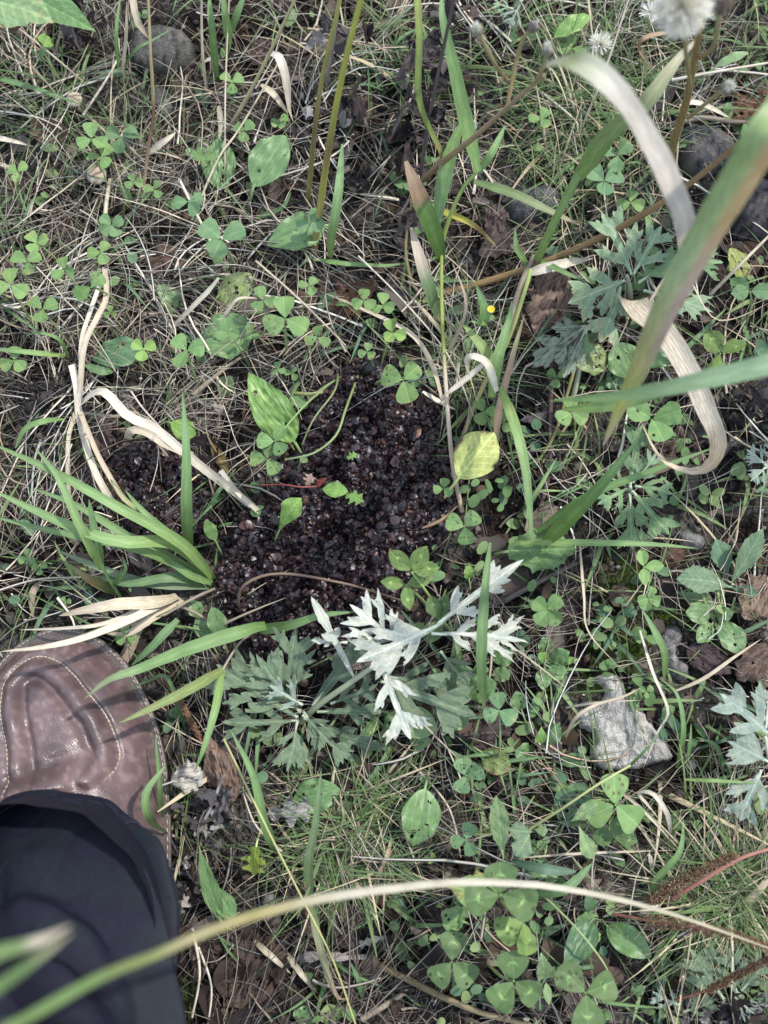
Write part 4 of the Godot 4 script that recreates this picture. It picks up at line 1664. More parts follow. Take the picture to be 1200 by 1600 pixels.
func build_clovers() -> void:
	clover(143, 217, 45, 24, 90, "light", "bright clover leaf above the paired one in the straw, away from the boot")
	clover(158, 245, 40, 21, 180, "light", "clover leaf overlapping the lower edge of a brighter clover in upper straw")
	clover(190, 213, 25, 24, [20, 170, 260], "blue", "dusty blue green clover half hidden behind two bright clovers")
	clover(27, 268, 40, 17, 150, "light", "small pale clover alone at the left border of the straw")
	clover(241, 296, 30, 15, 180, "mid", "small round clover beside the thin brown stem in the straw")
	clover(208, 284, 25, 14, [100, 350, 220], "mid", "tiny two lobed clover just left of a small round clover")
	clover(294, 315, 40, 22, [182, 20, 310], "blue", "bluish clover with wide apart leaflets above the largest straw clover")
	clover(346, 374, 50, 36, 140, "blue", "large blue green clover below the pitted plantain leaf")
	clover(362, 128, 25, 18, 150, "mid", "small clover at the foot of the tall upright green blades")
	clover(174, 352, 25, 20, [150, 20, 300, 215], "blue", "crinkled grey green clover between straw stalks near a withered stem")
	clover(58, 380, 40, 21, 130, "light", "clover with pale leaflets uppermost in the group at the left border")
	clover(157, 395, 40, 20, 180, "light", "clover overhanging the bent pale straw stems")
	clover(17, 446, 55, 27, [100, 200, 330], "light", "large pale clover cut by the left border of the picture")
	clover(42, 409, 50, 23, 160, "mid", "clover above the large pale one at the left border")
	clover(101, 421, 50, 20, 100, "mid", "clover right of the left border group, leaflets evenly spread")
	clover(66, 483, 45, 25, 145, "mid", "broad clover standing lowest in the left border group")
	clover(142, 448, 50, 26, [215, 50], "mid", "clover folded into two visible leaflets against the bent straw")
	clover(172, 488, 20, 10, 90, "mid", "tiny clover right of the bent straw bundle")
	clover(22, 563, 25, 22, 80, "mid", "dull dark clover under long green blades at left border", {"holes": 1})
	clover(224, 546, 45, 19, 150, "bright", "yellow green clover above the dark pitted plantain leaf")
	clover(292, 547, 55, 29, 130, "mid", "large clover left of the broad crinkled plantain leaf")
	clover(356, 518, 45, 19, 100, "mid", "small clover lying on top of the broad crinkled plantain leaf")
	clover(392, 522, 40, 14, [90, 330], "mid", "tiny clover at the stalk end of the crinkled plantain leaf")
	clover(446, 498, 55, 35, 90, "mid", "largest clover above the dropping, with one long leaflet")
	clover(496, 527, 45, 20, 90, "mid", "clover just below right of the largest clover above the dropping", {"root": [470, 580]})
	clover(483, 447, 35, 16, 180, "mid", "small clover beneath the thin bent straw above the dropping")
	clover(411, 470, 40, 22, 110, "mid", "clover left of and behind the largest one above the dropping")
	clover(568, 470, 40, 19, 80, "mid", "clover on the brown dead leaf, left of its twin")
	clover(598, 477, 40, 19, 90, "mid", "clover at the tip of the brown dead leaf, right of its twin")
	clover(614, 520, 40, 20, [100, 340, 230], "bright", "folded bright clover on a curved stalk above the dropping", {"fold": 0.6, "root": [593, 580]})
	clover(574, 550, 35, 14, 80, "mid", "small neat clover at the upper rim of the dropping")
	clover(630, 594, 55, 33, 165, "light", "big clean clover hanging over the upper right of the dropping", {"root": [580, 605]})
	clover(434, 577, 25, 12, 90, "mid", "tiny clover by the tip of the bright pitted dock leaf")
	clover(456, 583, 22, 11, 60, "mid", "tiniest clover in the gap between dock leaf and straw")
	clover(429, 690, 55, 25, 60, "mid", "upper clover of the pair at the left rim of the dropping", {"root": [520, 600]})
	clover(417, 717, 50, 25, [180, 300, 70], "mid", "lower clover of the pair at the left rim of the dropping")
	clover(475, 710, 30, 13, [270], "mid", "single round leaflet under a thin curved stalk on the dropping")
	clover(756, 643, 25, 20, 120, "mid", "dark clover in shade between the straw stalks and bent pale leaf")
	clover(786, 660, 20, 18, 60, "mid", "dark clover behind a bright leaning blade, in deep shade")
	clover(693, 763, 25, 16, 80, "mid", "small dark clover on the right rim of the dropping")
	clover(726, 823, 45, 28, 165, "mid", "large clover right of the marked red clover shoot")
	clover(780, 1110, 45, 27, 90, "blue", "blue green clover on a long stalk below the mugwort tips", {"root": [778, 1200]})
	clover(856, 954, 45, 27, [50, 145, 310, 235], "mid", "four leaved clover on bare soil above the grey stone", {"holes": 1})
	clover(1006, 886, 40, 30, [5, 95, 262], "light", "bright clover with three narrow wide apart leaflets beside the thistle", {"kind": "clover_point", "wide": 0.62})
	clover(1013, 935, 30, 19, [80, 200, 255, 350], "mid", "small folded clover on bare soil above the grass clump", {"fold": 0.5})
	clover(1126, 552, 45, 40, [125, 20, 250], "bright", "red clover leaf with white marks under the green blade", {"marked": true, "kind": "clover_point", "wide": 0.75})
	clover(1172, 455, 40, 34, [140, 200, 350], "blue", "blue green red clover leaf at the right border above the marked one", {"kind": "clover_point", "wide": 0.7})
	clover(1018, 655, 40, 42, [160, 20, 285], "mid", "big clover inside the loop of the dry hanging leaf", {"holes": 1})
	clover(893, 645, 35, 26, [220, 330, 85], "mid", "clover under the blotched mugwort leaf", {})
	clover(782, 1398, 95, 54, [85, 188, 352], "mid", "largest marked red clover leaf behind the arching pale stem", {"marked": true})
	clover(818, 1440, 75, 44, [272, 200], "bright", "leaning marked clover leaf just under the largest one", {"marked": true})
	clover(706, 1503, 55, 42, [92, 225, 315], "mid", "chewed marked clover with ragged tips at the lower border", {"holes": 2, "marked": true})
	clover(803, 1533, 70, 46, [95, 232, 325], "mid", "marked clover below the arching stem, left of the other", {"marked": true})
	clover(915, 1552, 70, 50, [18, 145, 280], "mid", "glossy marked clover beside the small green shoot at lower border", {"marked": true})
	clover(961, 1258, 45, 46, [85, 325, 200], "mid", "large dull clover right of the prickly thistle shoot", {"holes": 1})
	clover(962, 1308, 35, 34, [345, 180, 80], "mid", "clover leaf below the large dull one by the thistle shoot", {"marked": true, "kind": "clover_point", "wide": 0.8})
	clover(728, 1212, 40, 28, [20, 100, 245], "blue", "chewed blue green clover below the mugwort", {"holes": 2})
	clover(728, 1312, 45, 24, [190, 300, 75], "blue", "chewed blue green clover right of the holed plantain leaf", {"holes": 2})
	clover(845, 186, 30, 19, [55, 195, 300], "mid", "small clover in fine grass left of the pale bent blade")
	clover(964, 243, 30, 28, [55, 160, 270], "blue", "upper clover of the two inside the curve of the pale bent blade", {"holes": 1})
	clover(944, 283, 30, 30, [30, 140, 260], "blue", "lower clover of the two inside the curve of the pale bent blade", {"holes": 1})
	clover(893, 75, 25, 22, [90, 200, 320], "mid", "dark clover beside the small white seed head")
	clover(985, 316, 25, 20, [80, 200, 330], "mid", "clover peeping out above the pale mugwort rosette")
	clover(42, 871, 25, 13, 90, "mid", "tiny clover on bare soil left of the long blades")
	clover(62, 888, 22, 11, 40, "mid", "tiniest clover on bare soil left of the long blades")
	clover(198, 995, 25, 16, 100, "mid", "small dark clover by the wood chip near the boot")
	clover(128, 988, 15, 9, 60, "mid", "minute clover at the toe of the boot")
	clover(103, 941, 12, 9, 10, "light", "minute pale clover on soil above the boot")
	clover(320, 250, 30, 17, [30, 150], "mid", "two leaflets of clover tucked behind the upper pitted plantain leaf")
	clover(382, 205, 30, 18, [40, 150, 270], "mid", "clover peeping over the top of the upper plantain leaf")
	clover(437, 190, 25, 14, [30, 200, 300], "mid", "small clover in straw above the clean oval plantain leaf")
	clover(670, 470, 15, 10, [60, 180], "mid", "tiny dark clover under the brown tipped blade")
	clover(485, 348, 40, 22, [60, 200, 330], "blue", "blue green clover on the plantain leaf by the tall stem", {})
	clover(870, 590, 25, 16, [20, 140, 260], "mid", "dark little clover beneath the blotched mugwort leaf edge")
	clover(1010, 1080, 20, 11, 30, "mid", "tiny clover on the soil right of the stone")
	clover(672, 1340, 15, 9, 50, "bright", "minute bright clover below the holed plantain leaf")

func build_broad() -> void:
	var pg := "plantain leaves"
	broad("plantain_leaf", "broad dark crinkled plantain leaf under a small clover", "plantain", pg, [[396, 518, 18, 302, 538, 14, 78, "mid", "plantain", {"rough": 0.2}]])
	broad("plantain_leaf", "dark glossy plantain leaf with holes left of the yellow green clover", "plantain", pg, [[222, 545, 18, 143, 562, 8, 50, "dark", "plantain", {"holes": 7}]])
	broad("plantain_leaf", "clean oval plantain leaf beside the tall brown stem", "plantain", pg, [[396, 292, 25, 446, 212, 30, 62, "mid", "oval", {"holes": 2}]])
	broad("plantain_leaf", "pitted dull plantain leaf behind thin straw stems", "plantain", pg, [[342, 215, 18, 345, 298, 12, 54, "mid", "oval", {"holes": 6, "rough": 0.25}]])
	broad("plantain_leaf", "rounded plantain leaf at the foot of the tall stem", "plantain", pg, [[508, 352, 20, 417, 383, 16, 60, "mid", "plantain", {}]])
	broad("plantain_leaf", "small pitted plantain leaf above the dark old clump", "plantain", pg, [[288, 492, 8, 245, 444, 16, 36, "mid", "plantain", {"holes": 9, "spots": 0.3}]])
	broad("plantain_leaf", "spotted yellowish plantain leaf crossed by a pale straw", "plantain", pg, [[342, 482, 8, 393, 428, 14, 48, "olive", "oval", {"holes": 7, "spots": 0.4}]])
	broad("dock_leaf", "bright pitted dock leaf at the left shoulder of the dropping", "dock", "dock leaves", [[460, 690, 22, 388, 582, 42, 62, "bright", "plantain", {"rough": 0.14, "bend": 0.8, "holes": 2, "cells": 24.0}]])
	broad("torn_leaf", "bent green leaf lying on the lower left of the dropping", "leaf", "leaves on the dropping", [[437, 828, 26, 471, 778, 40, 34, "bright", "spoon", {"bend": 1.1, "fold": 0.35}]], "serrate")
	broad("torn_leaf", "small oval yellow green leaf lying on the dropping", "leaf", "leaves on the dropping", [[504, 764, 30, 544, 768, 32, 25, "bright", "oval", {"bare": true}]], "serrate")
	broad("torn_leaf", "ragged lobed scrap of green leaf beside the oval one on the dropping", "leaf", "leaves on the dropping", [[541, 772, 30, 569, 784, 34, 26, "bright", "ragged", {"bare": true}]], "serrate")
	broad("torn_leaf", "tiny bright leaf scrap in the middle of the dropping", "leaf", "leaves on the dropping", [[542, 716, 32, 558, 709, 34, 14, "bright", "ragged", {"bare": true}]], "serrate")
	broad("yellow_leaf", "large yellow leaf with a brown edge right of the dropping", "leaf", "leaves turning yellow", [[716, 748, 36, 772, 676, 42, 70, "yellow", "oval", {"edge": Color(0.14, 0.07, 0.05), "edge_w": 0.1, "rough": 0.15, "root": [682, 795]}]], "serrate")
	broad("yellow_leaf", "rounded yellow green leaf behind the upright blade", "leaf", "leaves turning yellow", [[266, 660, 18, 306, 680, 14, 34, "bright", "oval", {}]], "serrate")
	broad("plantain_leaf", "small oval plantain leaf among straw left of the dock leaf", "plantain", pg, [[345, 618, 10, 362, 588, 18, 31, "mid", "oval", {}]])
	broad("plantain_leaf", "clean little plantain leaf between boot and dropping", "plantain", pg, [[347, 996, 14, 331, 948, 22, 31, "mid", "oval", {}]])
	broad("plantain_leaf", "speckled little plantain leaf behind the clean one by the boot", "plantain", pg, [[326, 998, 8, 308, 965, 10, 28, "mid", "oval", {"holes": 6, "spots": 0.3}]])
	broad("plantain_leaf", "dull plantain leaf half under the dry straw by the boot", "plantain", pg, [[312, 965, 6, 300, 938, 8, 26, "mid", "oval", {"holes": 2}]])
	broad("seedling_leaf", "tiny bright oval leaf beside the upright blade", "seedling", "small seedlings", [[337, 845, 12, 321, 812, 20, 20, "bright", "oval", {}]])
	broad("dandelion_leaf", "round toothed dandelion leaf right of the mugwort tips", "dandelion", "dandelion leaves", [[792, 862, 12, 900, 858, 22, 74, "mid", "dandelion", {"rough": 0.18, "wave": 0.25}]], "serrate")
	broad("seedling_plant", "small speckled seedling with round leaves below the four leaved clover", "seedling", "small seedlings", [
		[858, 1030, 8, 890, 1018, 18, 26, "mid", "oval", {"holes": 1}], [853, 1022, 8, 850, 995, 14, 26, "mid", "oval", {"spots": 0.2}], [852, 1032, 8, 842, 1020, 20, 16, "bright", "round", {}], [850, 1042, 8, 848, 1078, 16, 26, "mid", "oval", {"holes": 6}], [858, 1042, 8, 886, 1058, 14, 28, "mid", "oval", {"holes": 1}], [862, 1035, 6, 906, 1030, 10, 15, "bright", "lance", {}]])
	broad("thistle_rosette", "pale sow thistle rosette with toothed leaves at right of the soil", "sow thistle", "sow thistles", [
		[1140, 917, 14, 1057, 905, 24, 48, "greygreen", "thistle", {"root": [1145, 920]}], [1142, 912, 14, 1192, 826, 34, 36, "greygreen", "thistle", {"root": [1145, 920]}], [1136, 905, 8, 1118, 842, 14, 38, "blue", "thistle", {"root": [1145, 920]}], [1142, 918, 12, 1184, 930, 18, 22, "blue", "thistle", {"root": [1145, 920]}]], "serrate")
	broad("plantain_plant", "small plantain with round speckled leaves under the thistle rosette", "plantain", "small plantain plants", [
		[1110, 960, 10, 1071, 957, 20, 36, "mid", "oval", {"root": [1120, 965]}], [1118, 962, 10, 1146, 957, 18, 24, "mid", "oval", {"root": [1120, 965]}], [1112, 975, 8, 1090, 1004, 14, 28, "mid", "oval", {"holes": 9, "root": [1120, 965]}], [1124, 970, 8, 1158, 1022, 14, 42, "mid", "oval", {"holes": 2, "edge": Color(0.3, 0.25, 0.16), "edge_w": 0.08, "root": [1120, 965]}], [1115, 950, 6, 1058, 925, 8, 34, "mid", "plantain", {"holes": 7, "root": [1120, 965]}], [1127, 948, 8, 1122, 890, 10, 12, "bright", "lance", {"root": [1120, 965]}]])
	broad("plantain_plant", "dark plantain with pointed leaves at the base of the brown spikes", "plantain", "small plantain plants", [
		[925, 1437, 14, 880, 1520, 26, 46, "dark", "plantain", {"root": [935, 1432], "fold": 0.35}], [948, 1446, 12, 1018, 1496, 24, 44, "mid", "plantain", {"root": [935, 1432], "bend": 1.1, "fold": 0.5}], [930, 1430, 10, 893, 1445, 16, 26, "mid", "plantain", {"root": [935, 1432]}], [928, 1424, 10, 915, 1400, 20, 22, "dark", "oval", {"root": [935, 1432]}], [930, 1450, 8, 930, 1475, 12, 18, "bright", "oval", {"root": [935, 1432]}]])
	broad("plantain_leaf", "rounded holed plantain leaf left of the fine grass tuft", "plantain", pg, [[458, 1254, 12, 531, 1233, 22, 54, "mid", "oval", {"holes": 8}]])
	broad("plantain_leaf", "drooping holed plantain leaf right of the fine grass tuft", "plantain", pg, [[664, 1232, 26, 645, 1322, 18, 62, "mid", "plantain", {"holes": 9, "bend": 0.9, "root": [672, 1195]}]])
	broad("thistle_leaf", "upright pale prickly edged leaf above the largest marked clover", "sow thistle", "sow thistles", [[786, 1338, 40, 775, 1243, 75, 34, "pale", "thistle", {"bend": 0.3}]], "serrate")
	broad("yellow_leaf", "yellowing toothed leaf left of the largest marked clover", "leaf", "leaves turning yellow", [[778, 1392, 40, 704, 1386, 50, 58, "olive", "toothed", {"edge": Color(0.3, 0.25, 0.08), "edge_w": 0.15, "holes": 2}]], "serrate")
	broad("plantain_leaf", "small rough plantain leaf below the yellowing toothed leaf", "plantain", pg, [[725, 1440, 12, 690, 1425, 18, 42, "mid", "oval", {"holes": 3}]])
	broad("yellow_leaf", "torn yellow green leaf scrap hanging right of the boot", "leaf", "leaves turning yellow", [[400, 1322, 30, 397, 1368, 24, 40, "yellow", "ragged", {"holes": 1, "col": Color(0.24, 0.31, 0.05)}]], "serrate")
	broad("dandelion_plant", "two long dark dandelion leaves beside the trouser leg", "dandelion", "dandelion leaves", [[346, 1440, 12, 311, 1322, 30, 28, "mid", "lance", {"bend": 0.6, "root": [365, 1455]}], [366, 1438, 12, 333, 1382, 18, 32, "mid", "lance", {"root": [375, 1450]}]], "serrate")
	broad("yellow_leaf", "spotted olive leaf below the blue green stalked clover", "leaf", "leaves turning yellow", [[752, 1175, 12, 798, 1203, 16, 42, "olive", "oval", {"spots": 0.35, "holes": 1, "edge": Color(0.2, 0.13, 0.1), "edge_w": 0.12}]], "serrate")
	broad("plantain_plant", "plantain rosette of pale leaves beneath the mugwort tips", "plantain", "small plantain plants", [
		[690, 1068, 12, 738, 1046, 24, 46, "mid", "oval", {}], [728, 1085, 12, 776, 1066, 22, 44, "mid", "oval", {"holes": 6}], [618, 1118, 12, 684, 1140, 18, 50, "pale", "oval", {}], [700, 1120, 10, 732, 1130, 16, 36, "mid", "oval", {}], [640, 1150, 8, 672, 1160, 14, 36, "mid", "oval", {}], [575, 1130, 12, 592, 1138, 14, 30, "bright", "oval", {}]])
	broad("seedling_plant", "pair of round leaves on the soil right of the mugwort tips", "seedling", "small seedlings", [[770, 1055, 8, 798, 1052, 14, 24, "mid", "round", {}], [770, 1032, 8, 800, 1018, 14, 34, "mid", "oval", {}]])
	broad("seedling_leaf", "single round bright leaf right of the marked clover shoot", "seedling", "small seedlings", [[733, 905, 12, 731, 884, 20, 17, "bright", "round", {}]])
	broad("plantain_plant", "pitted yellow green leaf and darker leaves beneath the pale mugwort", "plantain", "small plantain plants", [
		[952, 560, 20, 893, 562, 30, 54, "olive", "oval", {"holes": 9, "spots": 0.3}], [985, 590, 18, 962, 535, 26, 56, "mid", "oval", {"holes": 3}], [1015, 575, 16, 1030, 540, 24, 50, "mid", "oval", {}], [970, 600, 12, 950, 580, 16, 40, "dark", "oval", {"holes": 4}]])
	broad("plantain_leaf", "speckled plantain leaf at the lower border left of the twig", "plantain", pg, [[470, 1602, 8, 482, 1572, 12, 36, "mid", "oval", {"holes": 8}]])
	broad("plantain_leaf", "mottled plantain leaf at the lower border beside the speckled one", "plantain", pg, [[520, 1602, 8, 512, 1568, 12, 34, "olive", "oval", {"holes": 7, "spots": 0.3}]])
	broad("thistle_shoot", "prickly sow thistle shoot along a straight pale stem", "sow thistle", "sow thistles", [
		[893, 1283, 45, 934, 1256, 55, 26, "pale", "thistle", {"bare": true}], [904, 1290, 45, 926, 1342, 40, 28, "pale", "thistle", {"bare": true}], [832, 1300, 35, 795, 1296, 40, 30, "greygreen", "thistle", {"bare": true}], [828, 1302, 32, 806, 1338, 30, 36, "greygreen", "thistle", {"bare": true}], [835, 1296, 38, 856, 1298, 40, 20, "pale", "thistle", {"bare": true}]], "serrate")
	broad("yellow_leaf", "mottled yellow leaf at the right border below a grey plant", "leaf", "leaves turning yellow", [[1160, 440, 18, 1140, 388, 26, 40, "yellow", "oval", {"holes": 5, "spots": 0.3, "col": Color(0.3, 0.34, 0.1)}]], "serrate")
	broad("nettle_leaf", "pale toothed nettle leaf overhanging the upper left corner", "nettle", "nettle leaves", [[-50, 0, 150, 82, 34, 170, 92, "pale", "toothed", {"edge": Color(0.36, 0.27, 0.16), "edge_w": 0.06, "root": [-90, 40], "rough": 0.12}]], "serrate")
	broad("nettle_leaf", "darker green nettle leaf under the pale one in the corner", "nettle", "nettle leaves", [[36, -8, 90, 150, 50, 100, 54, "mid", "lance", {"root": [0, -60]}]], "serrate")
	broad("curled_leaf", "small curled green leaf below the nettle leaves", "leaf", "small green leaves", [[58, 58, 60, 84, 72, 50, 22, "bright", "lance", {"bare": true}], [78, 70, 50, 64, 100, 36, 18, "mid", "lance", {"bare": true}]], "serrate")
	broad("oval_leaf", "bright oval leaf beside the small white seed head", "leaf", "small green leaves", [[866, 58, 30, 923, 25, 40, 30, "bright", "oval", {}]])
	broad("oval_leaf", "pale narrow leaf behind the bud at the upper right", "leaf", "small green leaves", [[1118, 104, 30, 1170, 82, 38, 17, "pale", "oval", {}]])
	broad("small_shoot", "small pale green shoot left of the lowest marked clover", "seedling", "small seedlings", [[850, 1530, 20, 845, 1488, 42, 26, "pale", "toothed", {"bare": true}], [853, 1528, 20, 866, 1510, 30, 16, "pale", "toothed", {}], [853, 1535, 18, 858, 1572, 14, 14, "pale", "lance", {"bare": true}]], "serrate")
	broad("plantain_leaf", "small dark leaf in shade left of the seeded spikes", "plantain", pg, [[985, 1555, 8, 1010, 1540, 14, 18, "mid", "lance", {}]])
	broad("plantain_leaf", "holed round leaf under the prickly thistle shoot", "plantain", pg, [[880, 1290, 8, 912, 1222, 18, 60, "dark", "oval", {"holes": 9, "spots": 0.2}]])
	broad("plantain_leaf", "wide dark leaf under the stem of the thistle shoot", "plantain", pg, [[850, 1340, 8, 838, 1385, 12, 56, "mid", "oval", {"holes": 4}]])
	broad("seedling_plant", "spotted seedling leaves on the soil left of the grey stone", "seedling", "small seedlings", [[815, 1110, 6, 806, 1080, 14, 30, "mid", "oval", {"holes": 2}], [848, 1100, 6, 842, 1082, 12, 22, "olive", "oval", {"holes": 3}], [830, 1180, 6, 805, 1172, 12, 34, "mid", "oval", {"holes": 6}], [855, 1165, 8, 875, 1128, 18, 26, "mid", "lance", {}], [870, 1190, 6, 922, 1185, 14, 22, "mid", "oval", {"holes": 2}], [845, 1170, 8, 846, 1135, 18, 20, "bright", "lance", {}]])
	# red clover shoot with white arrow marks on its leaflets
	clover(643, 893, 75, 44, [135, 62, 8], "bright", "upper marked red clover leaf over the lower right of the dropping", {"marked": true, "kind": "clover_point", "wide": 0.62, "root": [700, 985]})
	clover(634, 913, 62, 40, [172, 278, 20], "bright", "lower marked red clover leaf over the lower right of the dropping", {"marked": true, "kind": "clover_point", "wide": 0.52, "root": [700, 985]})
	clover(686, 968, 60, 38, [105, 70, 245], "mid", "dark marked red clover leaf just above the mugwort tips", {"marked": true, "kind": "clover_point", "wide": 0.66, "root": [705, 990]})
	broad("pink_leaf", "pinkish curled leaf on a red runner across the dropping", "leaf", "leaves on the dropping", [[480, 758, 30, 487, 740, 34, 20, "pale", "ragged", {"col": Color(0.42, 0.28, 0.22), "bare": true}], [492, 760, 28, 512, 746, 32, 10, "dark", "lance", {"col": Color(0.22, 0.05, 0.04), "bare": true}]], "serrate")

func build_mugworts() -> void:
	mugwort("mugwort shoot with white leaf undersides fallen across the lower dropping", [[470, 1128, 8], [500, 1100, 28], [560, 1058, 48], [620, 1015, 60], [680, 980, 66], [705, 958, 70]], [
		[492, 1098, 20, 578, 990, 30, 52, "dark", {"pairs": 1, "slim": 1.5}],
		[448, 1090, 22, 462, 980, 44, 84, "top", {"pairs": 3, "slim": 0.95}],
		[466, 1110, 20, 400, 1022, 36, 90, "top", {"pairs": 3, "slim": 0.95}],
		[460, 1118, 22, 338, 1038, 30, 92, "top", {"pairs": 3, "slim": 1.1}],
		[462, 1126, 20, 346, 1128, 22, 74, "top", {"pairs": 2}],
		[464, 1130, 22, 448, 1206, 20, 84, "top", {"pairs": 3, "slim": 0.9}],
		[480, 1124, 24, 604, 1172, 16, 44, "dark", {"pairs": 1, "slim": 1.3, "roll": 0.5}],
		[476, 1120, 24, 555, 1190, 16, 50, "top", {"pairs": 2}],
		[500, 1112, 20, 600, 1112, 24, 50, "dark", {"pairs": 1, "slim": 1.2}],
		[520, 1098, 24, 590, 1070, 26, 50, "dark", {"pairs": 2, "slim": 1.1}],
		[600, 1066, 40, 744, 1118, 34, 100, "top", {"pairs": 2, "slim": 1.3, "bend": 0.5}],
		[610, 1058, 34, 720, 1080, 30, 70, "top", {"pairs": 2, "slim": 1.1, "bend": 0.5}],
		[470, 1100, 26, 420, 1070, 42, 62, "silver", {"pairs": 2}],
		[476, 1115, 24, 520, 1165, 26, 46, "top", {"pairs": 2}],
		[690, 1020, 40, 735, 1075, 40, 56, "top", {"pairs": 2}],
		[630, 1012, 62, 546, 944, 74, 92, "white", {"pairs": 3, "slim": 0.95, "bend": 0.4}],
		[678, 980, 66, 556, 1034, 66, 92, "white", {"pairs": 3, "slim": 1.15, "bend": 0.5}],
		[596, 1040, 58, 642, 1156, 50, 84, "white", {"pairs": 2, "slim": 1.0, "bend": 0.6}],
		[680, 990, 66, 826, 1004, 64, 92, "white", {"pairs": 3, "slim": 0.75, "bend": 0.5}],
		[690, 970, 68, 818, 874, 84, 56, "white", {"pairs": 2, "slim": 0.85, "bend": 0.3}],
		[552, 1056, 44, 486, 932, 62, 30, "white", {"pairs": 1, "slim": 0.9, "bend": 0.9}],
		[540, 1004, 52, 486, 1000, 58, 18, "white", {"pairs": 1, "slim": 1.2, "bend": 0.8}]])
	mugwort("bluish silver mugwort leaves at the lower right border", [[1215, 1240, 6], [1205, 1200, 26], [1196, 1150, 40]], [
		[1200, 1146, 36, 1126, 1084, 46, 100, "silver", {"pairs": 2, "slim": 1.6}], [1200, 1190, 30, 1138, 1158, 34, 74, "silver", {"pairs": 2, "slim": 1.5}], [1188, 1206, 30, 1156, 1284, 30, 84, "silver", {"pairs": 2, "slim": 1.7}], [1196, 1140, 36, 1206, 1070, 40, 60, "white", {"pairs": 2}]])
	mugwort("green mugwort rosette below the loop of the hanging dry leaf", [[982, 775, 4], [984, 768, 20], [985, 760, 30]], [
		[990, 770, 26, 1046, 836, 30, 74, "green", {"pairs": 2, "slim": 1.6}], [984, 775, 24, 988, 858, 26, 60, "green", {"pairs": 2, "slim": 1.5}], [995, 760, 26, 1050, 772, 32, 52, "green", {"pairs": 2, "slim": 1.5}], [978, 765, 24, 934, 788, 28, 60, "green", {"pairs": 2, "slim": 1.5}], [985, 755, 26, 1002, 662, 34, 52, "green", {"pairs": 2, "slim": 1.4}], [990, 752, 24, 1026, 706, 34, 44, "pale", {"pairs": 2}], [975, 758, 22, 940, 740, 26, 44, "green", {"pairs": 2}]])
	mugwort("pale mugwort plant under the brown streaked hanging blade", [[985, 470, 5], [984, 450, 30], [980, 430, 48]], [
		[985, 425, 50, 940, 332, 66, 88, "pale", {"pairs": 2, "slim": 1.5}], [992, 425, 50, 1034, 352, 60, 66, "pale", {"pairs": 2, "slim": 1.4}], [972, 440, 46, 888, 474, 56, 84, "pale", {"pairs": 2, "slim": 1.7, "edge": Color(0.45, 0.45, 0.25), "edge_w": 0.3}], [968, 452, 44, 936, 536, 48, 66, "pale", {"pairs": 2, "slim": 1.6, "edge": Color(0.45, 0.45, 0.25), "edge_w": 0.3}], [1000, 440, 46, 1066, 400, 56, 60, "green", {"pairs": 2, "slim": 1.4}], [1010, 455, 40, 1114, 488, 46, 62, "pale", {"pairs": 3}], [1030, 420, 40, 1130, 410, 40, 70, "green", {"pairs": 2}]])
	mugwort("blotched grey mugwort leaf with white streaks beside the dead tan leaf", [[890, 640, 5], [905, 580, 26], [912, 520, 40]], [
		[912, 512, 40, 832, 574, 44, 62, "blotch", {"pairs": 1, "slim": 2.0, "spots": 0.4, "spot_c": Color(0.06, 0.045, 0.045)}], [914, 510, 40, 862, 512, 46, 34, "blotch", {"pairs": 1, "slim": 1.8, "spots": 0.3}], [915, 515, 40, 880, 590, 40, 56, "blotch", {"pairs": 1, "slim": 1.8, "spots": 0.5, "spot_c": Color(0.06, 0.045, 0.045)}], [916, 516, 40, 915, 556, 40, 30, "green", {"pairs": 1, "slim": 1.8}]])
	mugwort("dark mugwort leaves in the lower right corner under the spikes", [[1160, 1560, 5], [1150, 1550, 20], [1145, 1540, 26]], [
		[1130, 1560, 22, 1076, 1480, 30, 74, "top", {"pairs": 3}], [1150, 1550, 22, 1140, 1480, 34, 60, "top", {"pairs": 3}], [1160, 1545, 22, 1200, 1500, 34, 64, "top", {"pairs": 2}], [1150, 1560, 18, 1180, 1585, 24, 54, "silver", {"pairs": 2}], [1060, 1570, 10, 1020, 1550, 16, 44, "silver", {"pairs": 2}], [1070, 1580, 10, 1120, 1560, 18, 40, "dark", {"pairs": 2}]])
	mugwort("small silver mugwort sprig at the right border", [[1205, 740, 5], [1200, 732, 20], [1195, 725, 28]], [
		[1196, 726, 26, 1166, 702, 34, 40, "silver", {"pairs": 2}], [1196, 730, 26, 1172, 752, 30, 40, "silver", {"pairs": 2}], [1200, 722, 26, 1205, 690, 34, 40, "silver", {"pairs": 2}], [1200, 736, 22, 1190, 775, 22, 36, "green", {"pairs": 2}]])
	mugwort("silvery mugwort tip at the top border beside the dried stalk", [[800, 20, 10], [810, 10, 30], [815, 0, 40]], [[812, 8, 34, 795, 44, 30, 44, "silver", {"pairs": 2}], [815, 0, 36, 840, -20, 40, 44, "silver", {"pairs": 2}], [800, 14, 30, 770, 6, 34, 40, "pale", {"pairs": 2}]])

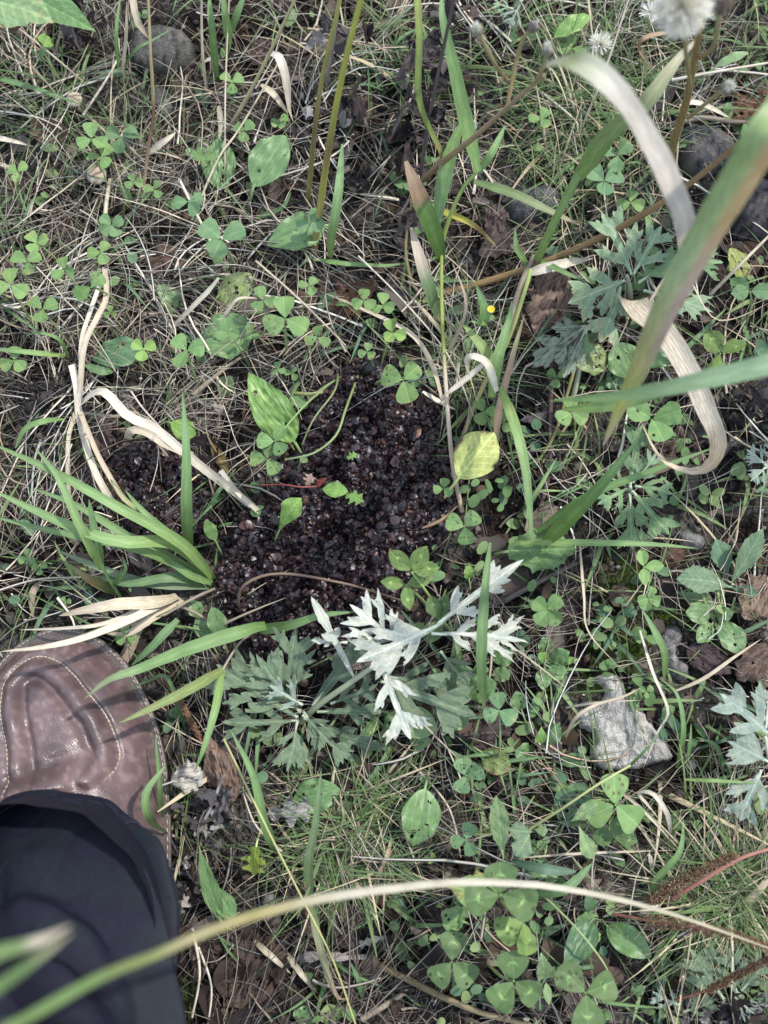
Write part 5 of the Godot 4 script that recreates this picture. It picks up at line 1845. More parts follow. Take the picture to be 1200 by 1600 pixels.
func build_dead() -> void:
	var br := L(0.13, 0.082, 0.062)
	var tan_ := L(0.30, 0.215, 0.165)
	var dk := L(0.075, 0.055, 0.055)
	dead_leaf("large dark brown dead leaf with branching veins near the trouser leg", [440, 1472, 10, 350, 1572, 10, 96], L(0.11, 0.078, 0.066), {"kind": "toothed"})
	dead_leaf("smooth tan brown dead leaf standing near the arching stem", [478, 1398, 12, 488, 1466, 8, 32], L(0.19, 0.12, 0.09), {"kind": "oval", "holes": 0})
	dead_leaf("brown dead leaf under the twin clovers above the dropping", [504, 496, 6, 590, 442, 14, 60], L(0.16, 0.095, 0.062))
	dead_leaf("light tan dead leaf at the right border beside the thistle rosette", [1206, 902, 14, 1162, 968, 12, 64], tan_, {"holes": 0})
	dead_leaf("dark purple brown dead leaf below the small plantain", [1074, 1012, 8, 1142, 1052, 8, 48], L(0.10, 0.072, 0.074), {"kind": "toothed"})
	dead_leaf("curled brown dead leaf in the right border litter", [1204, 1008, 10, 1152, 1062, 10, 56], L(0.17, 0.12, 0.10))
	dead_leaf("small reddish brown dead leaf beside the grey pebble", [1034, 878, 6, 1072, 858, 8, 32], L(0.14, 0.085, 0.065))
	dead_leaf("pinkish tan torn dead leaf left of the blotched mugwort", [882, 424, 16, 836, 522, 14, 74], L(0.27, 0.19, 0.16), {"holes": 4})
	dead_leaf("dark brown dead leaf in shade under the yellow floret", [855, 540, 6, 800, 480, 10, 76], L(0.10, 0.062, 0.048))
	dead_leaf("dark brown curled dead leaf beneath the leaning bright blade", [865, 560, 4, 830, 640, 4, 60], L(0.085, 0.056, 0.05))
	dead_leaf("red brown dead leaf at the upper right border above the dark stones", [1206, 148, 14, 1136, 192, 10, 60], L(0.2, 0.115, 0.075))
	dead_leaf("veined purple brown dead leaf curled under the straw bundle", [161, 652, 8, 166, 716, 10, 30], L(0.13, 0.092, 0.085), {"bend": 1.2})
	dead_leaf("brown dead leaf in the straw below the large blue green clover", [232, 428, 6, 280, 388, 10, 44], L(0.15, 0.095, 0.075))
	dead_leaf("pinkish brown dead leaf leaning on the mugwort near the boot", [362, 1262, 10, 328, 1150, 22, 58], L(0.24, 0.165, 0.13), {"kind": "lance", "holes": 1})
	dead_leaf("crinkled white dead leaf beside the boot", [268, 1222, 26, 316, 1206, 30, 46], L(0.55, 0.52, 0.47), {"bend": 1.6, "rough": 0.4, "holes": 0, "spots": 0.0})
	dead_leaf("grey silver dead leaf left of the holed plantain", [418, 1272, 14, 492, 1264, 18, 44], L(0.34, 0.33, 0.31), {"kind": "ragged", "bend": 1.2})
	dead_leaf("rotten purple brown dead leaf in the lower middle litter", [640, 1452, 4, 704, 1428, 6, 62], dk)
	dead_leaf("dark dead leaf between the chewed clover and grass tuft", [690, 1466, 4, 712, 1440, 6, 40], L(0.14, 0.105, 0.10))
	dead_leaf("grey brown dead leaf near the grey upper right stone", [800, 360, 6, 750, 400, 8, 50], L(0.105, 0.082, 0.082))
	dead_leaf("grey brown leaf rag hanging between two green blades", [780, 318, 14, 770, 372, 8, 40], L(0.14, 0.105, 0.10))
	dead_leaf("dark brown dead leaf under the dry leaf loop", [1010, 720, 4, 1060, 690, 8, 50], L(0.1, 0.07, 0.062))
	dead_leaf("brown dead leaf among the straw by the upper dark stone", [392, 100, 8, 420, 60, 10, 46], L(0.14, 0.1, 0.09))
	dead_leaf("small withered leaf with yellow tip left of the lower clover pair", [330, 692, 10, 358, 742, 10, 18], L(0.2, 0.145, 0.06), {"kind": "lance", "holes": 0})
	dead_leaf("dark leaf under the marked clover cluster at the bottom", [770, 1462, 4, 815, 1452, 6, 40], L(0.12, 0.085, 0.075))
	dead_leaf("brown dead leaf below the stalked blue green clover", [720, 1150, 4, 800, 1140, 6, 60], L(0.105, 0.08, 0.082))
	var gr := L(0.11, 0.095, 0.098)
	var dk2 := L(0.05, 0.042, 0.044)
	withered("tall dark withered weed hanging from the top border", [[655, 290, 4], [668, 200, 60], [690, 90, 130], [715, -30, 190]], [[680, 60, 40, 60, 9, 120], [665, 130, 30, 60, 9, 80], [655, 190, 34, 40, 8, 40], [680, 150, 20, 60, 5, 70], [645, 235, 30, 40, 8, 18], [725, 20, 24, 34, 4, 120]], [gr, dk2, L(0.09, 0.07, 0.07)])
	withered("grey withered rosette on the ground behind the tall stem", [[500, 330, 3], [520, 290, 12], [540, 250, 20]], [[500, 250, 40, 40, 7, 14], [545, 275, 44, 40, 8, 12], [520, 310, 50, 34, 8, 10], [560, 190, 40, 30, 5, 16]], [gr, L(0.2, 0.175, 0.165), dk2])
	withered("grey withered leaf knot wrapped round the tall stems", [[510, 130, 10], [520, 70, 60], [528, 20, 90]], [[512, 52, 26, 22, 6, 70], [545, 60, 30, 14, 4, 50], [545, 165, 24, 24, 5, 26], [480, 180, 24, 24, 4, 14]], [L(0.3, 0.28, 0.27), gr, dk2])
	withered("silver and black withered mugwort beside the trouser hem", [[300, 1310, 3], [325, 1270, 18], [350, 1210, 26]], [[330, 1268, 40, 36, 9, 22], [345, 1290, 34, 26, 7, 16], [290, 1330, 24, 30, 6, 10], [285, 1390, 20, 24, 5, 12], [355, 1240, 24, 24, 4, 20]], [L(0.36, 0.34, 0.33), dk2, gr, L(0.2, 0.18, 0.17)])
	withered("dark withered weed curled up at the right border", [[1180, 690, 3], [1170, 650, 18], [1185, 620, 26]], [[1165, 620, 34, 20, 6, 24], [1160, 660, 34, 26, 7, 20], [1150, 700, 24, 20, 4, 14], [1185, 640, 24, 30, 5, 20]], [L(0.17, 0.145, 0.14), dk2, gr])
	withered("black withered leaves under the blotched mugwort", [[880, 670, 2], [865, 630, 10], [850, 610, 14]], [[860, 625, 30, 26, 6, 14], [840, 655, 24, 24, 4, 10], [880, 600, 24, 20, 4, 18]], [L(0.12, 0.1, 0.1), dk2])
	withered("ashen withered leaves in the lower right corner", [[1120, 1600, 2], [1150, 1590, 14], [1190, 1580, 22]], [[1140, 1590, 50, 16, 8, 14], [1185, 1575, 34, 24, 6, 20], [1090, 1565, 30, 20, 4, 10]], [L(0.3, 0.28, 0.28), gr, dk2])
	withered("pale withered tuft between straw and upper dropping rim", [[300, 660, 2], [310, 645, 8], [330, 635, 12]], [[310, 635, 24, 22, 5, 10], [335, 640, 16, 14, 3, 10]], [L(0.34, 0.31, 0.28), L(0.2, 0.18, 0.165)])
	withered("brown withered cluster hidden behind the straw at upper left", [[110, 100, 3], [100, 40, 30], [105, -10, 50]], [[110, 20, 26, 30, 5, 40], [130, 75, 24, 30, 4, 24]], [dk2, gr])
	withered("dry grey leaf curl hanging on the hairy stem", [[655, 400, 10], [625, 350, 30], [640, 310, 40]], [[632, 335, 12, 30, 4, 34], [640, 380, 12, 8, 2, 26]], [L(0.13, 0.105, 0.1), dk2])

func build_stones() -> void:
	stone("large pale grey rough stone half sunk in bare soil", [[924, 1066], [934, 1052], [958, 1050], [974, 1064], [980, 1084], [998, 1094], [1012, 1116], [1030, 1140], [1050, 1168], [1054, 1190], [1020, 1200], [975, 1206], [935, 1202], [920, 1178], [926, 1150], [902, 1136], [898, 1112], [930, 1098], [940, 1082]], 0.008, L(0.33, 0.315, 0.29), L(0.48, 0.46, 0.425), 0.1)
	stone("small grey stone below the plantain in the soil", [[1030, 985], [1060, 975], [1072, 995], [1060, 1020], [1080, 1040], [1075, 1065], [1050, 1060], [1035, 1030]], 0.008, L(0.15, 0.14, 0.14), L(0.27, 0.25, 0.25))
	stone("grey pebble beside the green blade above the thistle rosette", [[1052, 835], [1075, 825], [1105, 840], [1100, 860], [1070, 858]], 0.010, L(0.15, 0.145, 0.145), L(0.26, 0.25, 0.25))
	stone("dark slate stone behind the pale bent blade", [[1058, 205], [1095, 192], [1135, 212], [1150, 240], [1130, 268], [1092, 280], [1065, 262]], 0.018, L(0.055, 0.057, 0.066), L(0.13, 0.12, 0.11))
	stone("dark stone at the right border behind the streaked blade", [[1140, 300], [1180, 280], [1235, 300], [1240, 350], [1200, 378], [1150, 370], [1128, 340]], 0.02, L(0.045, 0.043, 0.048), L(0.11, 0.1, 0.1))
	stone("dark flat stone behind the crossing green blades", [[800, 300], [840, 288], [878, 300], [870, 335], [830, 352], [795, 345], [785, 322]], 0.014, L(0.06, 0.063, 0.07), L(0.14, 0.135, 0.13))
	stone("dark stone under straw at the upper left", [[198, 70], [215, 48], [262, 42], [300, 62], [308, 92], [282, 112], [230, 118], [200, 100]], 0.016, L(0.07, 0.068, 0.066), L(0.15, 0.14, 0.125))
	stone("small dark stone under straw below the upper left stone", [[235, 140], [262, 138], [275, 160], [262, 190], [240, 180]], 0.010, L(0.08, 0.075, 0.08), L(0.14, 0.13, 0.13))
	stone("small pale pebble at the toe of the boot", [[140, 1002], [155, 996], [163, 1008], [154, 1020], [142, 1016]], 0.006, L(0.25, 0.24, 0.22), L(0.36, 0.34, 0.32))
	stone("pale crumbly stone in the litter by the arching stem", [[405, 1395], [432, 1388], [438, 1415], [425, 1432], [405, 1425]], 0.009, L(0.17, 0.165, 0.16), L(0.3, 0.29, 0.28))

const GB := [[0.0, Color(0.175, 0.295, 0.09)], [1.0, Color(0.18, 0.305, 0.125)]]
const GBL := [[0.0, Color(0.25, 0.37, 0.11)], [0.6, Color(0.215, 0.345, 0.13)], [1.0, Color(0.22, 0.34, 0.14)]]
const GD := [[0.0, Color(0.115, 0.215, 0.08)], [1.0, Color(0.13, 0.235, 0.1)]]
const GY := [[0.0, Color(0.26, 0.32, 0.09)], [0.7, Color(0.2, 0.29, 0.08)], [1.0, Color(0.38, 0.33, 0.15)]]
const ST := [[0.0, Color(0.46, 0.39, 0.28)], [0.5, Color(0.54, 0.47, 0.36)], [1.0, Color(0.4, 0.33, 0.24)]]
const SW := [[0.0, Color(0.62, 0.57, 0.48)], [1.0, Color(0.56, 0.49, 0.38)]]
const SG := [[0.0, Color(0.26, 0.215, 0.165)], [1.0, Color(0.36, 0.3, 0.23)]]

func build_grass() -> void:
	tuft("grass_plant", "broad bladed grass fanning out left from beside the dropping", Vector2(334, 908), [
		[[[334, 905, 2], [285, 850, 50], [180, 790, 80], [80, 735, 80], [-20, 690, 70]], 18, GBL, {"fold": 0.3}],
		[[[332, 903, 2], [275, 845, 40], [225, 800, 52], [195, 765, 50]], 15, GBL],
		[[[330, 900, 4], [270, 850, 45], [190, 847, 70], [120, 826, 74], [60, 800, 66], [-20, 762, 60]], 21, GBL, {"t0": 0.3}],
		[[[330, 912, 2], [270, 880, 30], [215, 858, 55], [130, 840, 58], [60, 825, 54], [-20, 805, 46]], 14, GB],
		[[[328, 912, 2], [270, 902, 20], [200, 912, 26], [150, 900, 22]], 16, GD],
		[[[333, 914, 2], [290, 886, 20], [240, 858, 30], [200, 838, 36], [120, 790, 40], [48, 762, 34]], 15, GB],
		[[[334, 912, 2], [300, 900, 20], [268, 880, 32], [228, 866, 40], [205, 862, 40]], 12, GB],
		[[[326, 916, 2], [270, 914, 16], [215, 908, 20], [150, 885, 26], [85, 858, 26]], 16, [[0.0, Color(0.12, 0.2, 0.09)], [1.0, Color(0.2, 0.27, 0.17)]], {"spots": 0.3}]])
	tuft("grass_shoot", "small forked grass shoot growing in front of the fan of blades", Vector2(190, 935), [
		[[[190, 935, 4], [165, 895, 40], [150, 850, 66], [148, 815, 76]], 5, GB, {"stem": true}],
		[[[160, 890, 44], [142, 855, 66], [120, 810, 80], [90, 745, 84], [55, 700, 80]], 15, GBL],
		[[[158, 880, 48], [150, 840, 70], [139, 780, 84]], 16, GB],
		[[[178, 915, 20], [196, 890, 44], [190, 868, 50]], 10, GB],
		[[[200, 900, 20], [204, 925, 24]], 9, GB],
		[[[180, 925, 10], [140, 905, 34], [105, 880, 40]], 15, [[0.0, Color(0.13, 0.22, 0.08)], [0.6, Color(0.3, 0.22, 0.1)], [1.0, Color(0.2, 0.28, 0.12)]], {"spots": 0.4}]])
	grass("grass_leaf", "upright flat green blade standing alone left of the dropping", [[296, 868, 5], [292, 800, 60], [291, 700, 80], [285, 612, 75]], 20, GB, {"fold": 0.12})
	tuft("grass_plant", "grass plant whose long blades reach over the boot toe", Vector2(398, 985), [
		[[[398, 985, 6], [372, 1008, 30], [348, 1046, 44]], 4, SG, {"stem": true, "mat": "straw"}],
		[[[415, 978, 40], [390, 983, 55], [300, 1012, 76], [220, 1044, 92], [170, 1062, 98], [132, 1092, 96]], 22, [[0.0, Color(0.15, 0.26, 0.08)], [0.7, Color(0.14, 0.26, 0.09)], [1.0, Color(0.3, 0.33, 0.2)]], {"fold": 0.15}],
		[[[398, 985, 8], [450, 978, 46], [500, 962, 58], [555, 956, 60]], 17, GB],
		[[[349, 1046, 44], [300, 1075, 66], [240, 1105, 84], [186, 1130, 96]], 17, [[0.0, Color(0.2, 0.28, 0.09)], [1.0, Color(0.24, 0.31, 0.12)]], {"spots": 0.4}],
		[[[348, 1048, 44], [336, 1110, 56], [320, 1165, 60], [304, 1206, 54]], 13, GBL],
		[[[278, 968, 30], [240, 1008, 34], [205, 1040, 30]], 14, GD]])
	grass("grass_leaf", "curved green blade leaning against the side of the boot", [[262, 1302, 10], [236, 1280, 70], [228, 1240, 80], [258, 1198, 76]], 16, GB, {"shape": "both"})
	grass("grass_leaf", "short bright blade growing up at the boot side", [[252, 1290, 4], [250, 1230, 40], [243, 1150, 50]], 10, GB)
	grass("grass_leaf", "bent green blade below the red seed stalk by the boot", [[290, 1140, 6], [262, 1060, 40], [230, 1065, 30], [200, 1078, 24]], 7, GD)
	grass("grass_leaf", "thin vertical blade hanging across the mugwort tips", [[757, 1108, 50], [752, 1030, 90], [757, 930, 100], [766, 848, 96]], 17, [[0.0, Color(0.3, 0.24, 0.15)], [0.12, Color(0.13, 0.22, 0.08)], [1.0, Color(0.14, 0.25, 0.09)]], {"shape": "both"})
	grass("grass_leaf", "leaning bright blade with brown flecks right of the dropping", [[782, 605, 60], [806, 670, 80], [822, 740, 80], [832, 850, 60]], 17, GBL, {"spots": 0.4})
	grass("grass_leaf", "wide bright blade rising from the dandelion leaf", [[848, 852, 20], [900, 800, 70], [950, 745, 100], [1002, 680, 120]], 24, [[0.0, Color(0.17, 0.29, 0.07)], [1.0, Color(0.1, 0.2, 0.07)]])
	grass("grass_leaf", "long narrow blade crossing the dry leaf loop", [[840, 830, 20], [920, 775, 60], [1020, 735, 80], [1120, 698, 90]], 14, GB)
	grass("grass_leaf", "thin blade running flat over the soil beside the thistle rosette", [[812, 848, 20], [900, 848, 40], [1010, 850, 46], [1092, 857, 40]], 11, GBL)
	grass("grass_leaf", "straight green blade with dark brown withered tip", [[692, 412, 40], [680, 370, 60], [660, 320, 80], [634, 252, 90]], 30, [[0.0, Color(0.06, 0.13, 0.03)], [0.6, Color(0.08, 0.16, 0.035)], [0.68, Color(0.2, 0.13, 0.07)], [1.0, Color(0.36, 0.25, 0.17)]], {"shape": "both"})
	grass("grass_leaf", "pale bordered blade left of the yellow green stalk", [[688, 502, 20], [672, 455, 50], [655, 400, 60], [642, 356, 60]], 20, [[0.0, Color(0.42, 0.36, 0.27)], [0.15, Color(0.15, 0.23, 0.1)], [0.5, Color(0.14, 0.22, 0.1)], [0.7, Color(0.46, 0.38, 0.3)], [1.0, Color(0.5, 0.43, 0.34)]], {"shape": "both"})
	grass("grass_leaf", "yellow green blade falling from the top border over the withered weed", [[652, -10, 140], [655, 60, 130], [656, 160, 100], [690, 240, 60], [698, 262, 50]], 11, GY, {"shape": "strap"})
	grass("grass_leaf", "long pointed green blade from the top border to the stalk fork", [[748, 268, 70], [730, 200, 90], [710, 110, 120], [692, 30, 140], [690, -15, 140]], 24, GB)
	grass("grass_leaf", "dull green blade hanging beside the fork of the stalk", [[722, 190, 70], [704, 240, 64], [690, 300, 50], [683, 356, 36]], 24, GB, {"shape": "both"})
	grass("grass_leaf", "flat blade crossing from the fork to the grey stone", [[742, 284, 50], [800, 302, 60], [850, 325, 60], [905, 352, 54]], 16, [[0.0, Color(0.15, 0.25, 0.09)], [0.7, Color(0.2, 0.26, 0.12)], [1.0, Color(0.4, 0.31, 0.2)]], {"spots": 0.4})
	grass("grass_leaf", "yellow blade with brown tip lying left of the grey stone", [[640, 312, 20], [690, 330, 30], [740, 352, 34], [778, 388, 20]], 12, [[0.0, Color(0.42, 0.43, 0.07)], [0.6, Color(0.45, 0.42, 0.07)], [0.72, Color(0.25, 0.14, 0.05)], [1.0, Color(0.25, 0.24, 0.08)]])
	grass("grass_stalk", "yellow green stalk forking below the long pointed blade", [[690, 380, 20], [706, 330, 44], [725, 292, 60], [748, 265, 70], [785, 210, 80]], 7, GY, {"shape": "stem", "mat": "stem", "cat": "grass stalk", "group": "grass stalks"})
	grass("grass_leaf", "short green blade right of the stalk fork", [[748, 268, 68], [768, 240, 80], [790, 195, 84]], 13, GB)
	tuft("tall_grass", "tall grass plant with long brown edged blade above the pale mugwort", Vector2(838, 410), [
		[[[838, 410, 30], [870, 340, 80], [905, 270, 120]], 13, GBL, {"shape": "strap"}],
		[[[905, 275, 118], [950, 215, 150], [1010, 160, 180], [1050, 105, 190], [1090, 60, 190]], 34, [[0.0, Color(0.15, 0.26, 0.07)], [0.5, Color(0.2, 0.28, 0.11)], [0.85, Color(0.42, 0.4, 0.26)], [1.0, Color(0.5, 0.46, 0.36)]], {"spots": 0.5}],
		[[[840, 405, 30], [880, 425, 50], [915, 440, 50]], 11, GB],
		[[[828, 420, 26], [808, 390, 50], [805, 355, 56]], 12, GB],
		[[[835, 400, 30], [812, 450, 30], [780, 560, 10]], 9, SG, {"stem": true, "mat": "straw"}]])
	grass("hanging_grass_leaf", "out of focus pale blade arching over the upper right", [[845, 108, 300], [900, 98, 330], [960, 140, 330], [1010, 215, 310], [1052, 300, 290], [1072, 375, 270], [1060, 410, 250]], 46, [[0.0, Color(0.5, 0.48, 0.4)], [0.2, Color(0.3, 0.36, 0.19)], [0.35, Color(0.55, 0.52, 0.46)], [0.8, Color(0.55, 0.5, 0.45)], [1.0, Color(0.42, 0.36, 0.28)]], {"shape": "strap", "fold": 0.25, "n": 34})
	grass("hanging_grass_leaf", "out of focus green and brown streaked blade hanging at upper right", [[1420, 60, 2], [1330, 90, 240], [1230, 170, 360], [1160, 270, 340], [1100, 370, 310], [1050, 460, 280], [1005, 560, 240], [968, 640, 200], [943, 695, 170]], 92, [[0.550, Color(0.24, 0.37, 0.1)], [0.685, Color(0.27, 0.38, 0.15)], [0.820, Color(0.3, 0.4, 0.2)], [0.874, Color(0.36, 0.36, 0.18)], [0.955, Color(0.46, 0.48, 0.13)], [1.000, Color(0.5, 0.42, 0.3)]], {"n": 70, "fold": 0.12, "g2": [[0.550, Color(0.22, 0.3, 0.1)], [0.618, Color(0.32, 0.25, 0.2)], [0.676, Color(0.58, 0.4, 0.24)], [0.775, Color(0.56, 0.41, 0.21)], [0.829, Color(0.5, 0.38, 0.32)], [0.883, Color(0.44, 0.36, 0.28)], [0.928, Color(0.42, 0.46, 0.15)], [1.000, Color(0.5, 0.4, 0.27)]]})
	grass("hanging_grass_leaf", "out of focus broad green blade reaching in from the right border", [[1480, 520, 2], [1400, 520, 200], [1260, 556, 300], [1160, 580, 290], [1050, 606, 270], [960, 620, 240], [860, 626, 190]], 56, [[0.620, Color(0.33, 0.46, 0.3)], [0.810, Color(0.3, 0.44, 0.24)], [1.000, Color(0.22, 0.37, 0.11)]], {"n": 30})
	grass("hanging_grass_leaf", "green blade with folded tip below the broad hanging one", [[880, 640, 120], [940, 636, 150], [1000, 625, 170], [1050, 606, 190]], 20, GBL, {"shape": "both"})
	grass("dry_leaf_loop", "dry tan leaf hanging in an open loop at right", [[982, 478, 10], [985, 470, 90], [998, 480, 130], [1040, 520, 140], [1080, 585, 140], [1105, 640, 130], [1123, 690, 115], [1110, 728, 100], [1075, 738, 96], [1030, 715, 96], [1000, 655, 96]], 42, [[0.420, Color(0.52, 0.44, 0.33)], [0.652, Color(0.6, 0.54, 0.44)], [0.797, Color(0.48, 0.37, 0.25)], [0.855, Color(0.55, 0.47, 0.36)], [1.000, Color(0.46, 0.38, 0.26)]], {"mat": "straw", "n": 40, "shape": "blade", "t0": 0.0, "t1": 0.9, "spots": 0.5, "cat": "dry leaf", "group": "dry grass leaves"})
	grass("arching_grass_leaf", "long arching grass leaf across the lower picture, green turning straw pale", [[-330, 1700, 2], [-200, 1690, 330], [-60, 1640, 440], [60, 1580, 425], [160, 1524, 400], [250, 1488, 365], [350, 1445, 320], [480, 1408, 270], [620, 1387, 230], [740, 1378, 185], [880, 1388, 170], [1040, 1425, 150], [1230, 1492, 110]], 21, [[0.450, Color(0.2, 0.3, 0.12)], [0.560, Color(0.18, 0.29, 0.11)], [0.599, Color(0.3, 0.35, 0.14)], [0.620, Color(0.5, 0.45, 0.28)], [0.670, Color(0.42, 0.38, 0.17)], [0.725, Color(0.58, 0.55, 0.45)], [0.835, Color(0.6, 0.56, 0.46)], [1.000, Color(0.46, 0.42, 0.27)]], {"n": 90, "fold": 0.3, "shape": "blade", "spots": 0.4, "cat": "grass leaf"})
	tuft("forked_grass", "out of focus pair of green blade tips over the trouser leg", Vector2(-80, 1570), [
		[[[-80, 1520, 430], [0, 1488, 440], [60, 1470, 440], [112, 1446, 435]], 26, [[0.0, Color(0.17, 0.28, 0.09)], [0.65, Color(0.2, 0.3, 0.11)], [0.75, Color(0.5, 0.45, 0.35)], [1.0, Color(0.52, 0.46, 0.36)]]],
		[[[-80, 1600, 425], [0, 1540, 435], [60, 1498, 440], [116, 1454, 435]], 22, [[0.0, Color(0.15, 0.26, 0.08)], [0.7, Color(0.19, 0.3, 0.1)], [1.0, Color(0.42, 0.36, 0.27)]]],
		[[[-230, 1500, 1], [-200, 1540, 250], [-80, 1560, 427]], 12, GB, {"stem": true}]])
	# tall stems
	grass("tall_stalk", "tall yellow green stem with brown joints rising to the top border", [[488, 404, 0], [498, 340, 40], [512, 240, 100], [530, 140, 160], [548, 60, 200], [572, -30, 240]], 12, [[0.0, Color(0.2, 0.17, 0.08)], [0.3, Color(0.26, 0.25, 0.06)], [0.42, Color(0.16, 0.12, 0.05)], [0.6, Color(0.28, 0.29, 0.06)], [0.75, Color(0.26, 0.26, 0.06)], [1.0, Color(0.32, 0.38, 0.08)]], {"shape": "stem", "mat": "stem", "cat": "stem", "group": "tall stems"})
	grass("tall_stalk", "second brown spotted stem just left of the tall one", [[480, 330, 0], [490, 220, 60], [502, 130, 100], [520, 50, 140], [535, -20, 170]], 9, [[0.0, Color(0.2, 0.19, 0.06)], [0.4, Color(0.12, 0.09, 0.04)], [0.6, Color(0.2, 0.18, 0.06)], [1.0, Color(0.26, 0.26, 0.07)]], {"shape": "stem", "mat": "stem", "cat": "stem", "group": "tall stems"})
	grass("grass_leaf", "bright flat blade at the foot of the tall stem", [[516, 408, 10], [518, 370, 40], [528, 310, 60], [535, 225, 64]], 15, GB, {"shape": "both"})
	grass("tall_stalk", "tan jointed stem falling from the top border through the straw", [[224, 296, 6], [232, 230, 30], [240, 172, 44], [235, 80, 80], [231, -20, 110]], 6, [[0.0, Color(0.4, 0.34, 0.2)], [0.3, Color(0.12, 0.065, 0.045)], [0.42, Color(0.14, 0.08, 0.05)], [0.48, Color(0.4, 0.33, 0.18)], [1.0, Color(0.42, 0.35, 0.2)]], {"shape": "stem", "mat": "straw", "cat": "stem", "group": "tall stems"})
	grass("tall_stalk", "tan stem at the top border right of the dark stone", [[323, 145, 6], [317, 90, 40], [315, 40, 60], [315, -20, 80]], 5, ST, {"shape": "stem", "mat": "straw", "cat": "stem", "group": "tall stems"})
	grass("tall_stalk", "pale yellow stem leaning from the top border past the curled dry leaf", [[355, 205, 6], [390, 145, 50], [425, 75, 90], [470, -20, 130]], 7, [[0.0, Color(0.46, 0.4, 0.24)], [1.0, Color(0.42, 0.38, 0.2)]], {"shape": "stem", "mat": "straw", "cat": "stem", "group": "tall stems"})
	grass("hairy_stalk", "hairy brown stem running down left from the seed heads", [[650, 290, 8], [690, 255, 60], [740, 215, 110], [790, 170, 170], [850, 118, 240]], 10, [[0.0, Color(0.26, 0.18, 0.09)], [1.0, Color(0.4, 0.31, 0.21)]], {"shape": "stem", "mat": "straw", "cat": "stem", "group": "tall stems"})
	grass("hairy_stalk", "hairy brown stem lying behind the pale mugwort toward the right", [[695, 458, 6], [760, 440, 14], [850, 410, 30], [960, 360, 60], [1060, 300, 110], [1160, 220, 170], [1230, 170, 210]], 12, [[0.0, Color(0.24, 0.16, 0.07)], [1.0, Color(0.26, 0.18, 0.1)]], {"shape": "stem", "mat": "straw", "cat": "stem", "group": "tall stems"})
	grass("hairy_stalk", "hairy olive stem curling down beside the brown tipped blade", [[655, 462, 4], [640, 430, 16], [634, 380, 26], [645, 310, 40], [650, 285, 44]], 6, [[0.0, Color(0.24, 0.22, 0.1)], [1.0, Color(0.22, 0.17, 0.1)]], {"shape": "stem", "mat": "straw", "cat": "stem", "group": "tall stems"})
	grass("tall_stalk", "brown stem at the upper right leading to the white fluffy head", [[1044, 262, 2], [1050, 232, 60], [1072, 160, 140], [1085, 90, 220], [1095, 40, 270]], 15, [[0.0, Color(0.26, 0.2, 0.08)], [1.0, Color(0.3, 0.21, 0.1)]], {"shape": "stem", "mat": "straw", "cat": "stem", "group": "tall stems"})
	grass("grass_stalk", "straw coloured grass stalk bordering the right side of the dropping", [[722, 800, 4], [708, 730, 20], [700, 650, 40], [694, 560, 50], [690, 470, 50], [690, 400, 46]], 8, [[0.0, Color(0.4, 0.32, 0.22)], [0.3, Color(0.52, 0.43, 0.33)], [0.55, Color(0.5, 0.43, 0.32)], [0.62, Color(0.26, 0.29, 0.08)], [1.0, Color(0.24, 0.31, 0.08)]], {"shape": "stem", "mat": "straw", "cat": "grass stalk", "group": "grass stalks"})
	grass("grass_stalk", "dry sheath leaf splitting from the stalk above the dropping", [[692, 630, 36], [675, 570, 30], [640, 520, 26], [560, 480, 20], [500, 455, 14]], 8, ST, {"mat": "straw", "shape": "blade", "cat": "grass stalk", "group": "grass stalks"})
	grass("grass_stalk", "tan grass stem curving from the brown tipped blade to the stalk", [[694, 562, 30], [724, 500, 50], [726, 460, 54], [706, 410, 56]], 6, SG, {"mat": "straw", "shape": "blade", "cat": "grass stalk", "group": "grass stalks"})
	grass("dry_grass_leaf", "pale dry leaf hooked over beside the dark clover", [[690, 622, 40], [755, 568, 60], [740, 556, 62], [728, 560, 56], [732, 590, 40]], 9, SW, {"mat": "straw", "cat": "dry leaf", "group": "dry grass leaves"})
	tuft("broad_grass", "flowering weed with bright green stem leaves right of the dropping", Vector2(760, 640), [
		[[[720, 690, 4], [752, 610, 30], [790, 540, 60], [815, 470, 80], [830, 420, 90]], 7, [[0.0, Color(0.36, 0.28, 0.16)], [0.5, Color(0.3, 0.3, 0.11)], [1.0, Color(0.24, 0.3, 0.1)]], {"stem": true}],
		[[[772, 610, 50], [765, 560, 60], [735, 520, 66], [722, 505, 64]], 20, [[0.0, Color(0.2, 0.3, 0.08)], [1.0, Color(0.24, 0.33, 0.11)]]],
		[[[768, 620, 50], [778, 560, 70], [795, 500, 80], [800, 470, 84]], 18, GBL],
		[[[755, 510, 70], [756, 480, 80], [744, 446, 84]], 16, GB],
		[[[760, 505, 70], [750, 505, 76], [735, 502, 80]], 8, GBL],
		[[[775, 690, 20], [780, 640, 40], [800, 560, 60], [820, 490, 70]], 12, [[0.0, Color(0.42, 0.3, 0.2)], [0.6, Color(0.45, 0.32, 0.22)], [1.0, Color(0.2, 0.28, 0.12)]]]])
	grass("dry_grass_leaf", "white dry leaf arched over the bright weed stem", [[776, 612, 60], [762, 570, 80], [742, 557, 84], [730, 562, 76], [733, 588, 60]], 13, SW, {"mat": "straw", "cat": "dry leaf", "group": "dry grass leaves"})
	tuft("grass_plant", "pair of tall bright blades at the top border left of the tall stem", Vector2(345, 120), [
		[[[352, 118, 2], [358, 70, 40], [352, 20, 70], [345, -30, 80]], 19, GBL],
		[[[340, 132, 2], [335, 80, 36], [330, 30, 60], [326, -20, 66]], 15, GB],
		[[[352, 80, 30], [368, 30, 60], [388, -20, 70]], 17, GB]])
